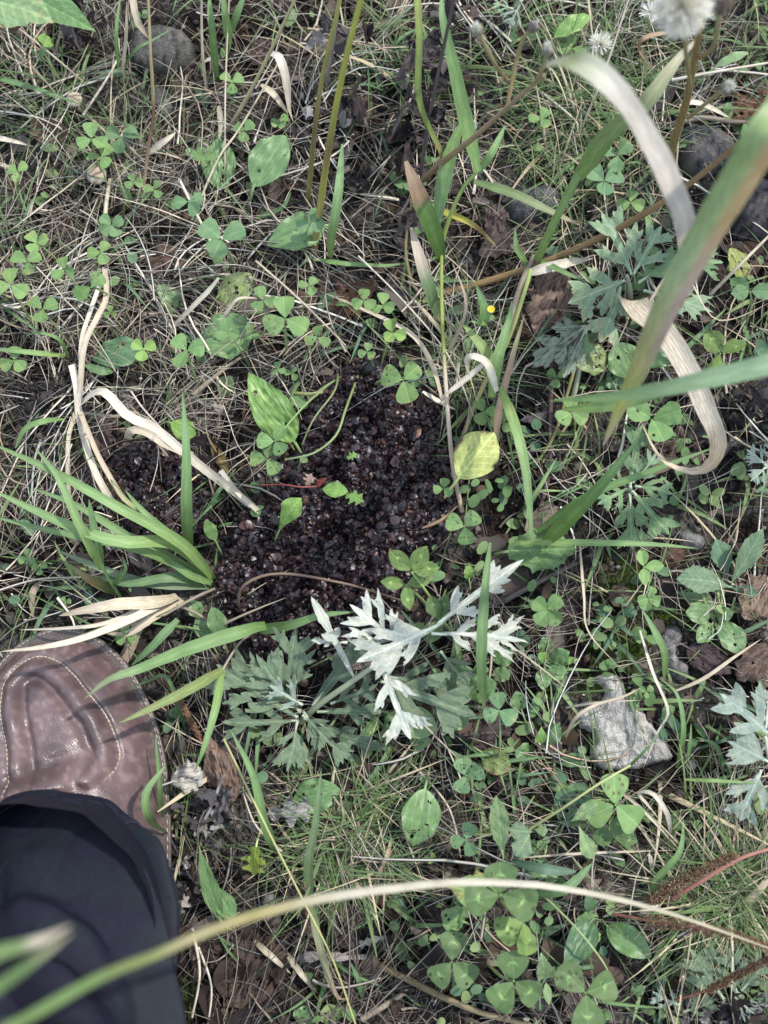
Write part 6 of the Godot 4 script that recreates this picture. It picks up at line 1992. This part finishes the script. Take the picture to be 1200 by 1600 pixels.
	tuft("grass_plant", "slim green grass blades rising left of the dark upper stone", Vector2(183, 140), [
		[[[183, 145, 2], [185, 100, 40], [182, 50, 60], [190, -20, 70]], 9, GB], [[[186, 120, 6], [210, 80, 30], [240, 62, 34], [268, 45, 30]], 7, GD], [[[190, 130, 4], [197, 60, 40], [198, 0, 60]], 8, ST, {"mat": "straw"}]])
	grass("grass_leaf", "dull green blade lying flat in the upper left straw", [[-20, 118, 20], [60, 140, 24], [130, 165, 16]], 9, GD)
	grass("grass_leaf", "long blade lying at left border above the dark clumps", [[102, 556, 10], [60, 552, 26], [20, 548, 26], [-20, 545, 20]], 9, GBL)
	grass("grass_leaf", "short blades of grass beside the straw bundle root", [[108, 560, 6], [92, 530, 30], [60, 520, 34], [40, 525, 30]], 7, GB)
	grass("grass_leaf", "curved grey green blade at left border over the dark clump", [[102, 655, 20], [70, 658, 34], [40, 670, 30], [24, 700, 20]], 10, GB, {"shape": "both"})
	grass("grass_leaf", "green blade lying beside the straw bundle joint", [[180, 578, 8], [160, 580, 16], [132, 570, 14]], 14, GD, {"shape": "both"})
	grass("grass_leaf", "thin green blade under the plantain leaf by the tall stem", [[400, 340, 10], [440, 325, 20], [455, 300, 26]], 9, GD)
	grass("grass_leaf", "long blade running flat from clovers to the tall stem", [[490, 405, 14], [540, 412, 20], [600, 415, 20], [640, 410, 16]], 8, GB)
	grass("grass_leaf", "green blade beside the withered silver leaf below the mugwort", [[486, 1402, 20], [482, 1350, 46], [494, 1280, 60], [502, 1200, 64]], 15, [[0.0, Color(0.13, 0.2, 0.08)], [1.0, Color(0.16, 0.24, 0.12)]], {"spots": 0.2})
	grass("grass_leaf", "withering blade hanging down the lower middle with pink tip", [[484, 1400, 20], [498, 1470, 30], [515, 1530, 24], [530, 1560, 16], [545, 1558, 12]], 13, [[0.0, Color(0.14, 0.2, 0.09)], [0.6, Color(0.24, 0.24, 0.13)], [0.85, Color(0.4, 0.28, 0.2)], [1.0, Color(0.3, 0.25, 0.1)]])
	grass("grass_leaf", "left leaning green blade between boot and mugwort", [[430, 1330, 10], [412, 1280, 40], [395, 1210, 56], [360, 1140, 60]], 16, GB)
	grass("grass_stalk", "long thin stalk slanting from the boot blades to the lower border", [[350, 1155, 40], [410, 1280, 50], [470, 1400, 50], [520, 1500, 40], [555, 1600, 20]], 4, [[0.0, Color(0.3, 0.3, 0.14)], [1.0, Color(0.34, 0.33, 0.12)]], {"shape": "stem", "mat": "stem", "cat": "grass stalk", "group": "grass stalks"})
	grass("grass_leaf", "short blade in the dark lower litter", [[566, 1558, 8], [560, 1530, 18], [545, 1500, 20]], 9, GD)
	grass("grass_leaf", "green curved grass blade above the grey stone", [[1038, 1062, 8], [1038, 1020, 34], [1022, 985, 40], [1005, 955, 40]], 12, GB, {"shape": "both"})
	grass("grass_leaf", "grass blade arching right of the grey stone", [[1058, 1200, 6], [1068, 1140, 40], [1058, 1085, 44], [1030, 1060, 36]], 10, GB)
	grass("grass_leaf", "thin grass blade lying on the lower edge of the grey stone", [[975, 1205, 8], [1010, 1170, 30], [1040, 1130, 30]], 5, GB)
	grass("grass_leaf", "short bright blade between grey stone and silver mugwort", [[1072, 1200, 4], [1078, 1165, 30], [1080, 1130, 34]], 8, GB)
	grass("grass_leaf", "dark blade curving below the silver mugwort leaf", [[1130, 1200, 6], [1118, 1165, 24], [1088, 1152, 24]], 9, GD)
	grass("grass_leaf", "blue green blade below the thistle shoot", [[800, 1345, 20], [850, 1358, 36], [900, 1362, 30]], 16, [[0.0, Color(0.1, 0.18, 0.11)], [1.0, Color(0.12, 0.2, 0.13)]], {"shape": "both"})
	grass("grass_leaf", "dark blue green blade behind the arching stem", [[830, 1396, 14], [880, 1390, 30], [925, 1350, 30]], 16, GD, {"shape": "both"})
	grass("grass_leaf", "narrow blade crossing the straw in the lower right", [[1000, 1420, 10], [1030, 1370, 30], [1062, 1330, 36], [1068, 1280, 30]], 13, GB)
	grass("grass_leaf", "thin grass blade from the thistle stem toward the silver mugwort", [[1070, 1218, 30], [1120, 1220, 34], [1190, 1224, 30]], 6, GBL)
	grass("grass_stalk", "thin grass stalk curving over the dark plantain to the marked clover", [[850, 1400, 20], [900, 1450, 40], [940, 1500, 40], [958, 1535, 30]], 4, [[0.0, Color(0.22, 0.28, 0.13)], [1.0, Color(0.24, 0.3, 0.13)]], {"shape": "stem", "mat": "stem", "cat": "grass stalk", "group": "grass stalks"})
	grass("thistle_stalk", "straight pale stem carrying the prickly thistle leaves", [[823, 1298, 34], [880, 1262, 56], [935, 1225, 66], [985, 1196, 60]], 5, [[0.0, Color(0.26, 0.3, 0.12)], [1.0, Color(0.3, 0.32, 0.15)]], {"shape": "stem", "mat": "stem", "cat": "stem", "group": "tall stems"})
	grass("grass_stalk", "thin green curved stalk lying over the dropping from rim to clover", [[560, 585, 10], [540, 640, 40], [525, 680, 44], [490, 708, 42], [445, 718, 40]], 4.5, [[0.0, Color(0.14, 0.18, 0.06)], [1.0, Color(0.24, 0.3, 0.14)]], {"shape": "stem", "mat": "stem", "cat": "stalk", "group": "clover stalks over the dropping"})
	grass("grass_stalk", "second thin stalk over the dropping, left of the curved one", [[528, 585, 8], [522, 612, 36], [490, 655, 40], [472, 695, 30]], 3.5, [[0.0, Color(0.14, 0.18, 0.06)], [1.0, Color(0.2, 0.24, 0.12)]], {"shape": "stem", "mat": "stem", "cat": "stalk", "group": "clover stalks over the dropping"})
	grass("red_runner", "thin red runner stem across the left of the dropping", [[408, 758, 26], [440, 757, 34], [470, 761, 34], [495, 760, 32]], 2.6, [[0.0, Color(0.22, 0.05, 0.05)], [1.0, Color(0.24, 0.06, 0.05)]], {"shape": "stem", "mat": "stem", "cat": "stem", "group": "tall stems"})
	grass("straw_piece", "thick cut straw end on the upper left rim of the dropping", [[455, 614, 12], [480, 616, 20], [504, 613, 22]], 7, [[0.0, Color(0.3, 0.3, 0.12)], [1.0, Color(0.34, 0.36, 0.17)]], {"shape": "stem", "mat": "straw", "cat": "straw", "group": "straw pieces"})
	grass("dry_root", "thin curved brown root lying across the lower dropping", [[372, 945, 14], [378, 918, 34], [410, 900, 42], [455, 897, 44], [520, 908, 44], [570, 920, 42], [650, 946, 30]], 5, [[0.0, Color(0.2, 0.14, 0.1)], [0.6, Color(0.26, 0.18, 0.13)], [1.0, Color(0.14, 0.09, 0.07)]], {"shape": "stem", "mat": "straw", "cat": "root", "group": "twigs and roots"})
	grass("twig", "brown bare twig slanting along the lower border", [[580, 1503, 6], [640, 1532, 12], [700, 1562, 12], [760, 1585, 10], [830, 1602, 8]], 12, [[0.0, Color(0.14, 0.1, 0.06)], [0.5, Color(0.2, 0.16, 0.09)], [1.0, Color(0.24, 0.19, 0.12)]], {"shape": "stem", "mat": "straw", "cat": "twig", "group": "twigs and roots"})
	grass("twig", "dark grey stick lying under the round dandelion leaf", [[790, 938, 4], [850, 905, 8], [900, 880, 8], [935, 862, 6]], 9, [[0.0, Color(0.13, 0.11, 0.1)], [1.0, Color(0.19, 0.15, 0.13)]], {"shape": "stem", "mat": "straw", "cat": "twig", "group": "twigs and roots"})
	grass("twig", "thick pale straw stick left of the dock leaf", [[302, 617, 10], [340, 585, 16], [376, 558, 14]], 8, [[0.0, Color(0.38, 0.31, 0.24)], [1.0, Color(0.3, 0.24, 0.18)]], {"shape": "stem", "mat": "straw", "cat": "twig", "group": "twigs and roots"})
	grass("twig", "split grey wood splinter in the lower middle litter", [[440, 1508, 4], [490, 1494, 9], [540, 1496, 9], [584, 1494, 5]], 17, [[0.0, Color(0.22, 0.2, 0.18)], [1.0, Color(0.3, 0.27, 0.25)]], {"mat": "straw", "shape": "curl", "cat": "twig", "group": "twigs and roots"})
	grass("twig", "short pale wood chip in the lower middle litter", [[562, 1476, 8], [585, 1468, 12], [604, 1464, 10]], 13, [[0.0, Color(0.24, 0.21, 0.18)], [0.5, Color(0.5, 0.45, 0.38)], [1.0, Color(0.3, 0.26, 0.22)]], {"mat": "straw", "shape": "curl", "cat": "twig", "group": "twigs and roots"})
	grass("twig", "grey stick below the dead leaf litter near the lower border", [[565, 1592, 4], [600, 1572, 8], [640, 1545, 8]], 11, SG, {"mat": "straw", "shape": "stem", "cat": "twig", "group": "twigs and roots"})
	grass("twig", "light wood chip lying beside the boot toe", [[226, 950, 10], [212, 985, 16], [202, 1012, 14], [187, 1042, 8]], 20, [[0.0, Color(0.4, 0.33, 0.24)], [1.0, Color(0.34, 0.27, 0.2)]], {"mat": "straw", "shape": "strap", "fold": -0.25, "cat": "twig", "group": "twigs and roots"})
	grass("twig", "pale forked stick under the dark upper right stones", [[1060, 190, 10], [1100, 184, 14], [1145, 190, 12], [1195, 192, 10]], 9, [[0.0, Color(0.34, 0.3, 0.25)], [1.0, Color(0.12, 0.08, 0.06)]], {"mat": "straw", "shape": "stem", "cat": "twig", "group": "twigs and roots"})
	grass("twig", "dark purple dead stem standing in the right shade", [[862, 560, 20], [860, 660, 16], [858, 740, 12], [842, 800, 6]], 8, [[0.0, Color(0.08, 0.055, 0.055)], [1.0, Color(0.11, 0.075, 0.075)]], {"mat": "straw", "shape": "stem", "cat": "twig", "group": "twigs and roots"})
	grass("twig", "olive hairy stem under the blotched mugwort", [[902, 560, 30], [885, 620, 24], [866, 680, 16], [834, 730, 6]], 6, [[0.0, Color(0.22, 0.2, 0.08)], [1.0, Color(0.24, 0.24, 0.09)]], {"mat": "straw", "shape": "stem", "cat": "twig", "group": "twigs and roots"})
	# bundles of bleached straw on the left
	tuft("straw_bundle", "bleached straw bundle twisted from the left clovers down to the dropping", Vector2(124, 640), [
		[[[164, 420, 26], [166, 465, 30], [150, 500, 30], [132, 540, 26], [126, 600, 22], [124, 640, 12]], 9, ST, {"shape": "strap", "mat": "straw"}],
		[[[158, 440, 20], [140, 490, 26], [128, 530, 26], [126, 580, 20], [122, 640, 10]], 7, SW, {"shape": "strap", "mat": "straw"}],
		[[[112, 570, 16], [120, 605, 20], [124, 650, 14], [136, 700, 20], [155, 750, 26], [180, 790, 14]], 11, SW, {"shape": "strap", "mat": "straw"}],
		[[[124, 640, 12], [140, 680, 24], [158, 720, 26], [195, 780, 24], [230, 800, 10]], 8, [[0.0, Color(0.5, 0.42, 0.3)], [0.6, Color(0.5, 0.4, 0.3)], [1.0, Color(0.2, 0.3, 0.08)]], {"shape": "strap", "mat": "straw"}],
		[[[128, 630, 14], [160, 612, 34], [200, 650, 40], [235, 665, 36], [268, 690, 34], [310, 725, 32], [350, 755, 26], [395, 790, 14]], 15, SW, {"shape": "strap", "mat": "straw", "t0": -0.5, "t1": 0.8}],
		[[[200, 685, 30], [205, 672, 38], [230, 676, 36], [262, 696, 34], [300, 712, 32]], 12, ST, {"shape": "strap", "mat": "straw", "t0": 0.8, "t1": -0.3}],
		[[[120, 640, 10], [108, 680, 20], [106, 730, 18], [108, 780, 8]], 7, ST, {"shape": "strap", "mat": "straw"}],
		[[[130, 645, 16], [180, 650, 24], [215, 645, 24], [245, 690, 20], [262, 712, 12]], 4, SG, {"shape": "strap", "mat": "straw"}],
		[[[345, 735, 20], [372, 770, 22], [405, 800, 14]], 8, SW, {"shape": "strap", "mat": "straw"}]])
	tuft("dry_grass_clump", "dry papery straw leaves lying just above the boot toe", Vector2(288, 935), [
		[[[278, 932, 10], [240, 942, 30], [190, 944, 44], [140, 952, 44], [92, 962, 36]], 22, ST, {"mat": "straw", "t0": 0.4}],
		[[[272, 935, 10], [230, 955, 36], [180, 978, 60], [120, 1000, 80], [60, 1012, 86], [0, 1018, 80]], 13, SW, {"mat": "straw"}],
		[[[275, 932, 8], [220, 952, 30], [160, 975, 40], [95, 982, 34], [30, 984, 20]], 7, SW, {"mat": "straw"}],
		[[[286, 938, 6], [240, 965, 24], [200, 990, 26], [160, 988, 20]], 14, ST, {"mat": "straw", "t0": 0.3}],
		[[[335, 920, 6], [300, 936, 20], [255, 962, 20]], 5, SG, {"stem": true, "mat": "straw"}],
		[[[265, 942, 8], [300, 955, 14], [322, 968, 8]], 5, SG, {"stem": true, "mat": "straw"}]])
	# single pale dry leaves
	var dg := "dry grass leaves"
	for q in [
		["curled white dry leaf at the top left of the tall stem", [[424, 84, 60], [436, 90, 64], [446, 120, 56], [452, 170, 36], [458, 190, 28]], 14, SW],
		["pale dry leaf left of the curled white one", [[408, 132, 20], [430, 150, 24], [450, 178, 18]], 11, ST],
		["white dry strip standing right of the dark clump above clovers", [[342, 434, 40], [325, 455, 36], [300, 480, 28], [272, 510, 16], [248, 560, 8]], 8, SW],
		["short white dry strip lying on the spotted plantain leaf", [[346, 500, 14], [360, 480, 22], [374, 466, 26], [402, 466, 20]], 6, SW],
		["dry grass leaf slanting beside the thin brown jointed stem", [[232, 240, 10], [255, 222, 20], [275, 207, 22]], 12, SW],
		["pale dry leaf from the top border ending at the stem joint", [[205, -20, 90], [214, 30, 80], [232, 60, 66]], 12, ST],
		["thin white dry leaf at the left border in upper straw", [[-10, 214, 12], [25, 222, 18], [55, 230, 14]], 9, SW],
		["bleached straw curving beside the left border clovers", [[-10, 470, 10], [30, 480, 16], [70, 450, 20], [110, 435, 16]], 6, SW],
		["long white dry leaf right above the brown stem and pale mugwort", [[820, 428, 30], [850, 420, 40], [890, 410, 40], [925, 404, 34]], 17, SW],
		["white dry leaf curl beside the hairy stem at upper right", [[1062, 165, 30], [1085, 160, 36], [1110, 168, 34], [1140, 184, 24]], 9, SW],
		["brown curled dry leaf hanging right of the white seed head", [[1050, 50, 30], [1010, 58, 40], [998, 75, 34], [1012, 100, 24], [1025, 120, 14]], 8, [[0.0, Color(0.4, 0.28, 0.18)], [1.0, Color(0.14, 0.1, 0.08)]]],
		["dry straw leaf under the clover at right rim of dropping", [[660, 612, 24], [690, 630, 26], [712, 640, 20]], 10, SW],
		["pale dry leaf strip near the lower middle litter", [[398, 1470, 8], [425, 1495, 14], [455, 1522, 10]], 10, ST],
		["second pale dry leaf strip right of the brown dead leaf", [[448, 1490, 8], [470, 1520, 12], [496, 1552, 6]], 10, ST],
		["pinkish dry leaf beside the fine grass tuft", [[612, 1310, 16], [604, 1340, 20], [590, 1368, 12], [584, 1375, 8]], 7, [[0.0, Color(0.42, 0.34, 0.24)], [1.0, Color(0.4, 0.25, 0.17)]]],
		["white dry leaf loop in the lower right straw", [[1048, 1302, 14], [1042, 1270, 30], [1020, 1240, 36], [998, 1240, 30], [1010, 1255, 24], [1030, 1280, 16]], 8, SW],
		["short white dry strip hanging in the lower right straw", [[1014, 1335, 24], [1018, 1350, 20], [1018, 1366, 14]], 9, SW],
		["pale dry leaf curled against the brown spikes", [[1000, 1425, 20], [1018, 1420, 26], [1034, 1412, 24]], 10, SW],
		["tan dry grass leaf drooping over the top of the grey stone", [[884, 1152, 14], [900, 1122, 30], [930, 1102, 34], [975, 1088, 34], [1002, 1074, 28]], 6, ST],
		["thin dry grass leaf lying across the grey stone", [[884, 1106, 12], [930, 1098, 30], [1000, 1094, 30]], 4, SW],
		["long bent straw from the dandelion leaf down to the clump", [[906, 852, 20], [912, 930, 24], [918, 985, 20], [960, 1035, 14], [990, 1062, 10]], 6, ST],
		["long bent straw slanting from the folded clover to the stone", [[1000, 985, 20], [1020, 1050, 30], [1044, 1110, 30], [1030, 1140, 24], [1005, 1200, 20]], 5, SW],
		["dry straw at the lower right slanting to the small plantain", [[1055, 1080, 12], [1100, 1060, 22], [1150, 1025, 26], [1190, 998, 20]], 6, ST],
		["brown edged dry leaf between stalk and yellow leaf", [[660, 825, 20], [690, 812, 26], [715, 790, 20]], 5, [[0.0, Color(0.3, 0.2, 0.13)], [1.0, Color(0.32, 0.24, 0.12)]]],
		["pale stalk of straw crossing the dark shade under the streaked blade", [[1000, 500, 60], [1060, 420, 70], [1120, 500, 60], [1210, 470, 60]], 7, ST],
		["straw stem crossing the lower right behind the arching leaf", [[820, 1340, 16], [900, 1334, 22], [1000, 1330, 22], [1070, 1328, 16]], 4, ST],
		["slanting straw stem behind the dull clover at lower right", [[945, 1220, 20], [1000, 1262, 30], [1060, 1326, 24]], 5, ST],
		["dry grey leaf sickle on the bare soil above the boot", [[64, 908, 6], [50, 930, 12], [52, 970, 6]], 11, SG],
		["broad pale dry leaf beside the small dead leaf at upper left", [[80, 188, 10], [95, 200, 16], [108, 214, 10]], 12, SW],
		["dry leaf strip beside the pair of tall bright blades", [[316, 98, 12], [335, 92, 24], [350, 108, 20]], 9, SW],
		["dry strip hanging right of the pitted plantain leaf", [[342, 165, 20], [346, 195, 18], [340, 232, 12]], 12, ST]]:
		grass("dry_grass_leaf", q[0], q[1], q[2], q[3], {"mat": "straw", "shape": "blade", "cat": "dry leaf", "group": dg, "t0": rng.randfn(0.0, 0.35), "t1": rng.randfn(0.0, 0.7), "spots": 0.25})
	# thin stems
	for q in [
		["long straight bleached stem crossing the clovers above the dropping", [[400, 408, 26], [470, 470, 34], [540, 540, 26]], 4],
		["thin straight straw running from the top plantain to the stalk", [[560, 400, 30], [630, 470, 36], [700, 555, 36], [740, 650, 20]], 3],
		["thin straw standing over the left dropping", [[205, 612, 20], [225, 640, 30], [262, 680, 24]], 3.5],
		["long pale straw slanting through the upper straw left of the stem", [[300, 345, 16], [340, 250, 30], [375, 200, 30], [440, 90, 36]], 4],
		["thin straw standing upright left of the pitted plantain", [[352, 300, 10], [352, 150, 40], [358, 0, 60]], 3.5],
		["pair member straw running beside the small shaded mushroom", [[165, 390, 14], [165, 330, 20], [172, 280, 16]], 8],
		["straw stalk slanting toward the upper left stone", [[130, 180, 10], [180, 100, 24], [185, 60, 20]], 4],
		["reddish thin stem slanting below the nettle leaf", [[30, 45, 70], [80, 85, 50], [135, 132, 20]], 3.5],
		["straw leaning on the blue green clover", [[280, 280, 14], [310, 340, 24], [345, 410, 14]], 5],
		["long straw lying from left border clovers to boot", [[-10, 925, 8], [60, 905, 14], [140, 900, 14], [200, 880, 10]], 3],
		["straw lying beneath the mugwort at lower left of tips", [[640, 1190, 8], [700, 1260, 16], [720, 1340, 10]], 4],
		["thin straw at the right of the streaked blade", [[1110, 460, 40], [1160, 410, 60], [1210, 360, 60]], 6],
		["white thin straw crossing the fine grass at upper right", [[918, -10, 30], [925, 50, 34], [934, 95, 26]], 3.5],
		["long thin stem rising through fine grass to the top border", [[905, 210, 10], [945, 110, 50], [985, -10, 80]], 4],
		["pale stem running to the right border above the stones", [[1050, 125, 40], [1120, 112, 50], [1220, 95, 50]], 5],
		["straw in the upper right fine grass below the hooked blade", [[840, 140, 10], [900, 190, 24], [895, 215, 14]], 4],
		["thin bowed stem at the lower border left of the twig", [[310, 1480, 8], [330, 1540, 14], [325, 1600, 8]], 4],
		["bent straw stem in the litter beside the trouser leg", [[300, 1450, 6], [312, 1520, 12], [300, 1590, 6]], 5],
		["thin white stem bent over the silver dead leaf", [[440, 1330, 14], [400, 1290, 24], [380, 1240, 14]], 3.5],
		["forked thin straws left of the stalked clover", [[640, 1110, 30], [680, 1150, 30], [720, 1190, 14]], 3]]:
		grass("straw_stalk", q[0], q[1], q[2], ST if rng.randf() < 0.6 else SW, {"mat": "straw", "shape": "stem", "cat": "straw", "group": "thin straw stems"})

func build_heads() -> void:
	spike("upper brown plantain spike pointing from the lower plantain up to the right", [[1000, 1420, 14], [1030, 1398, 30], [1080, 1368, 50], [1150, 1336, 70]], 0.1, 14)
	spike("long brown plantain spike reaching the right border below the arching stem", [[960, 1428, 14], [1000, 1436, 30], [1090, 1450, 60], [1170, 1468, 80], [1240, 1500, 90]], 0.2, 13)
	spike("lowest brown plantain spike in the lower right corner", [[1056, 1562, 14], [1110, 1545, 40], [1150, 1525, 60], [1230, 1485, 90]], 0.3, 9)
	spike("short reddish seed stalk beside the boot toe", [[315, 1160, 6], [295, 1120, 22], [276, 1088, 30], [256, 1058, 34]], 0.1, 5)
	grass("red_stalk", "smooth reddish stalk alongside the upper brown spike", [[1040, 1410, 14], [1090, 1380, 30], [1160, 1340, 40], [1230, 1320, 40]], 8, [[0.0, Color(0.26, 0.11, 0.09)], [1.0, Color(0.26, 0.12, 0.09)]], {"shape": "stem", "mat": "stem", "cat": "stalk", "group": "grass stalks"})
	fluff_head("small round white seed head with dark centre in the upper right grass", [[930, 120, 4], [935, 95, 26], [938, 72, 40]], 19, 420, 0.62, L(0.12, 0.045, 0.03))
	fluff_head("half hidden white seed head behind the large fluffy one", [[1010, 70, 4], [1014, 45, 30], [1016, 22, 44]], 18, 300, 0.6, L(0.2, 0.13, 0.08))
	fluff_head("large out of focus white fluffy seed head at the upper right border", [[1076, 145, 155], [1078, 130, 200], [1070, 70, 280], [1066, 12, 330]], 46, 1500, 0.72, L(0.3, 0.24, 0.18))
	fluff_head("grey green bud beside the start of the pale bent blade", [[835, 130, 240], [848, 108, 262], [854, 84, 280]], 14, 60, 0.5, L(0.17, 0.17, 0.13), true)
	fluff_head("blurred bud with pale tip left of the grey green one", [[792, 125, 170], [770, 95, 210], [748, 52, 250]], 14, 60, 0.5, L(0.2, 0.2, 0.15), true)
	fluff_head("pair of blurred buds at the upper right near the stones", [[1075, 185, 150], [1105, 160, 190], [1132, 140, 220]], 15, 80, 0.5, L(0.22, 0.22, 0.17), true)
	fluff_head("dark bud at the top border left of the grey green one", [[792, 168, 168], [808, 90, 190], [818, 60, 210], [828, 48, 220]], 12, 30, 0.5, L(0.11, 0.09, 0.09), true)
	fluff_head("dark dried flower head beside the large white fluffy one", [[1086, 92, 218], [1110, 80, 240], [1120, 50, 270], [1125, 15, 290]], 26, 200, 0.6, L(0.12, 0.09, 0.08), true)
	# little yellow floret
	var f := atm(767, 484, 90)
	var t := thing("yellow_floret", "tiny yellow floret on the bright weed right of the dropping", "flower", f, "")
	var b := Buf.new()
	for k in 26:
		var a := TAU * k / 13.0
		var r := 0.0028 if k < 13 else 0.0016
		var d := Vector3(cos(a), 0.6 if k < 13 else 1.4, sin(a)).normalized()
		blade(b, spline([f, f + d * r * 0.6, f + d * r], 3), [0.0007, 0.0009, 0.0008, 0.0003], [[0.0, L(0.6, 0.42, 0.03)], [1.0, L(0.7, 0.5, 0.05)]], 0.1, 0, 0, Vector3.UP)
	part("petals", b, M.fine, t)
	var cb := Buf.new()
	tube(cb, [f - Vector3(0, 0.006, 0), f - Vector3(0, 0.004, 0), f - Vector3(0, 0.001, 0)], [0.0006, 0.0018, 0.0014], 8, [[0.0, L(0.15, 0.22, 0.1)], [1.0, L(0.15, 0.22, 0.1)]])
	part("calyx", cb, M.stem, t)
	# small mushrooms in the straw
	for q in [[115, 154, 14, 12, "small cream mushroom cap below the nettle leaves"], [150, 272, 12, 15, "flattened tan mushroom under the paired clovers"]]:
		var c := atm(q[0], q[1], q[2])
		var mt := thing("mushroom", q[4], "mushroom", c, "small mushrooms")
		var mb := Buf.new()
		var r := px(c) * float(q[3])
		var pl := []
		var rl := []
		for i in 8:
			var s := i / 7.0
			pl.append(c + Vector3(0, r * 0.55 * s - r * 0.3, 0))
			rl.append(r * sqrt(max(0.0, 1.0 - pow(s, 2.2))) * (1.0 + 0.05 * sin(i * 3.0)) + 0.0003)
		tube(mb, pl, rl, 16, [[0.0, L(0.42, 0.37, 0.3)], [0.75, L(0.4, 0.34, 0.27)], [1.0, L(0.3, 0.22, 0.16)]])
		part("cap", mb, M.crumb, mt)
		var sb := Buf.new()
		tube(sb, [Vector3(c.x, soil(c.x, c.z), c.z), c - Vector3(0, r * 0.28, 0)], [0.0016, 0.0014], 8, [[0.0, L(0.45, 0.4, 0.32)], [1.0, L(0.45, 0.4, 0.32)]])
		part("stalk", sb, M.crumb, mt)
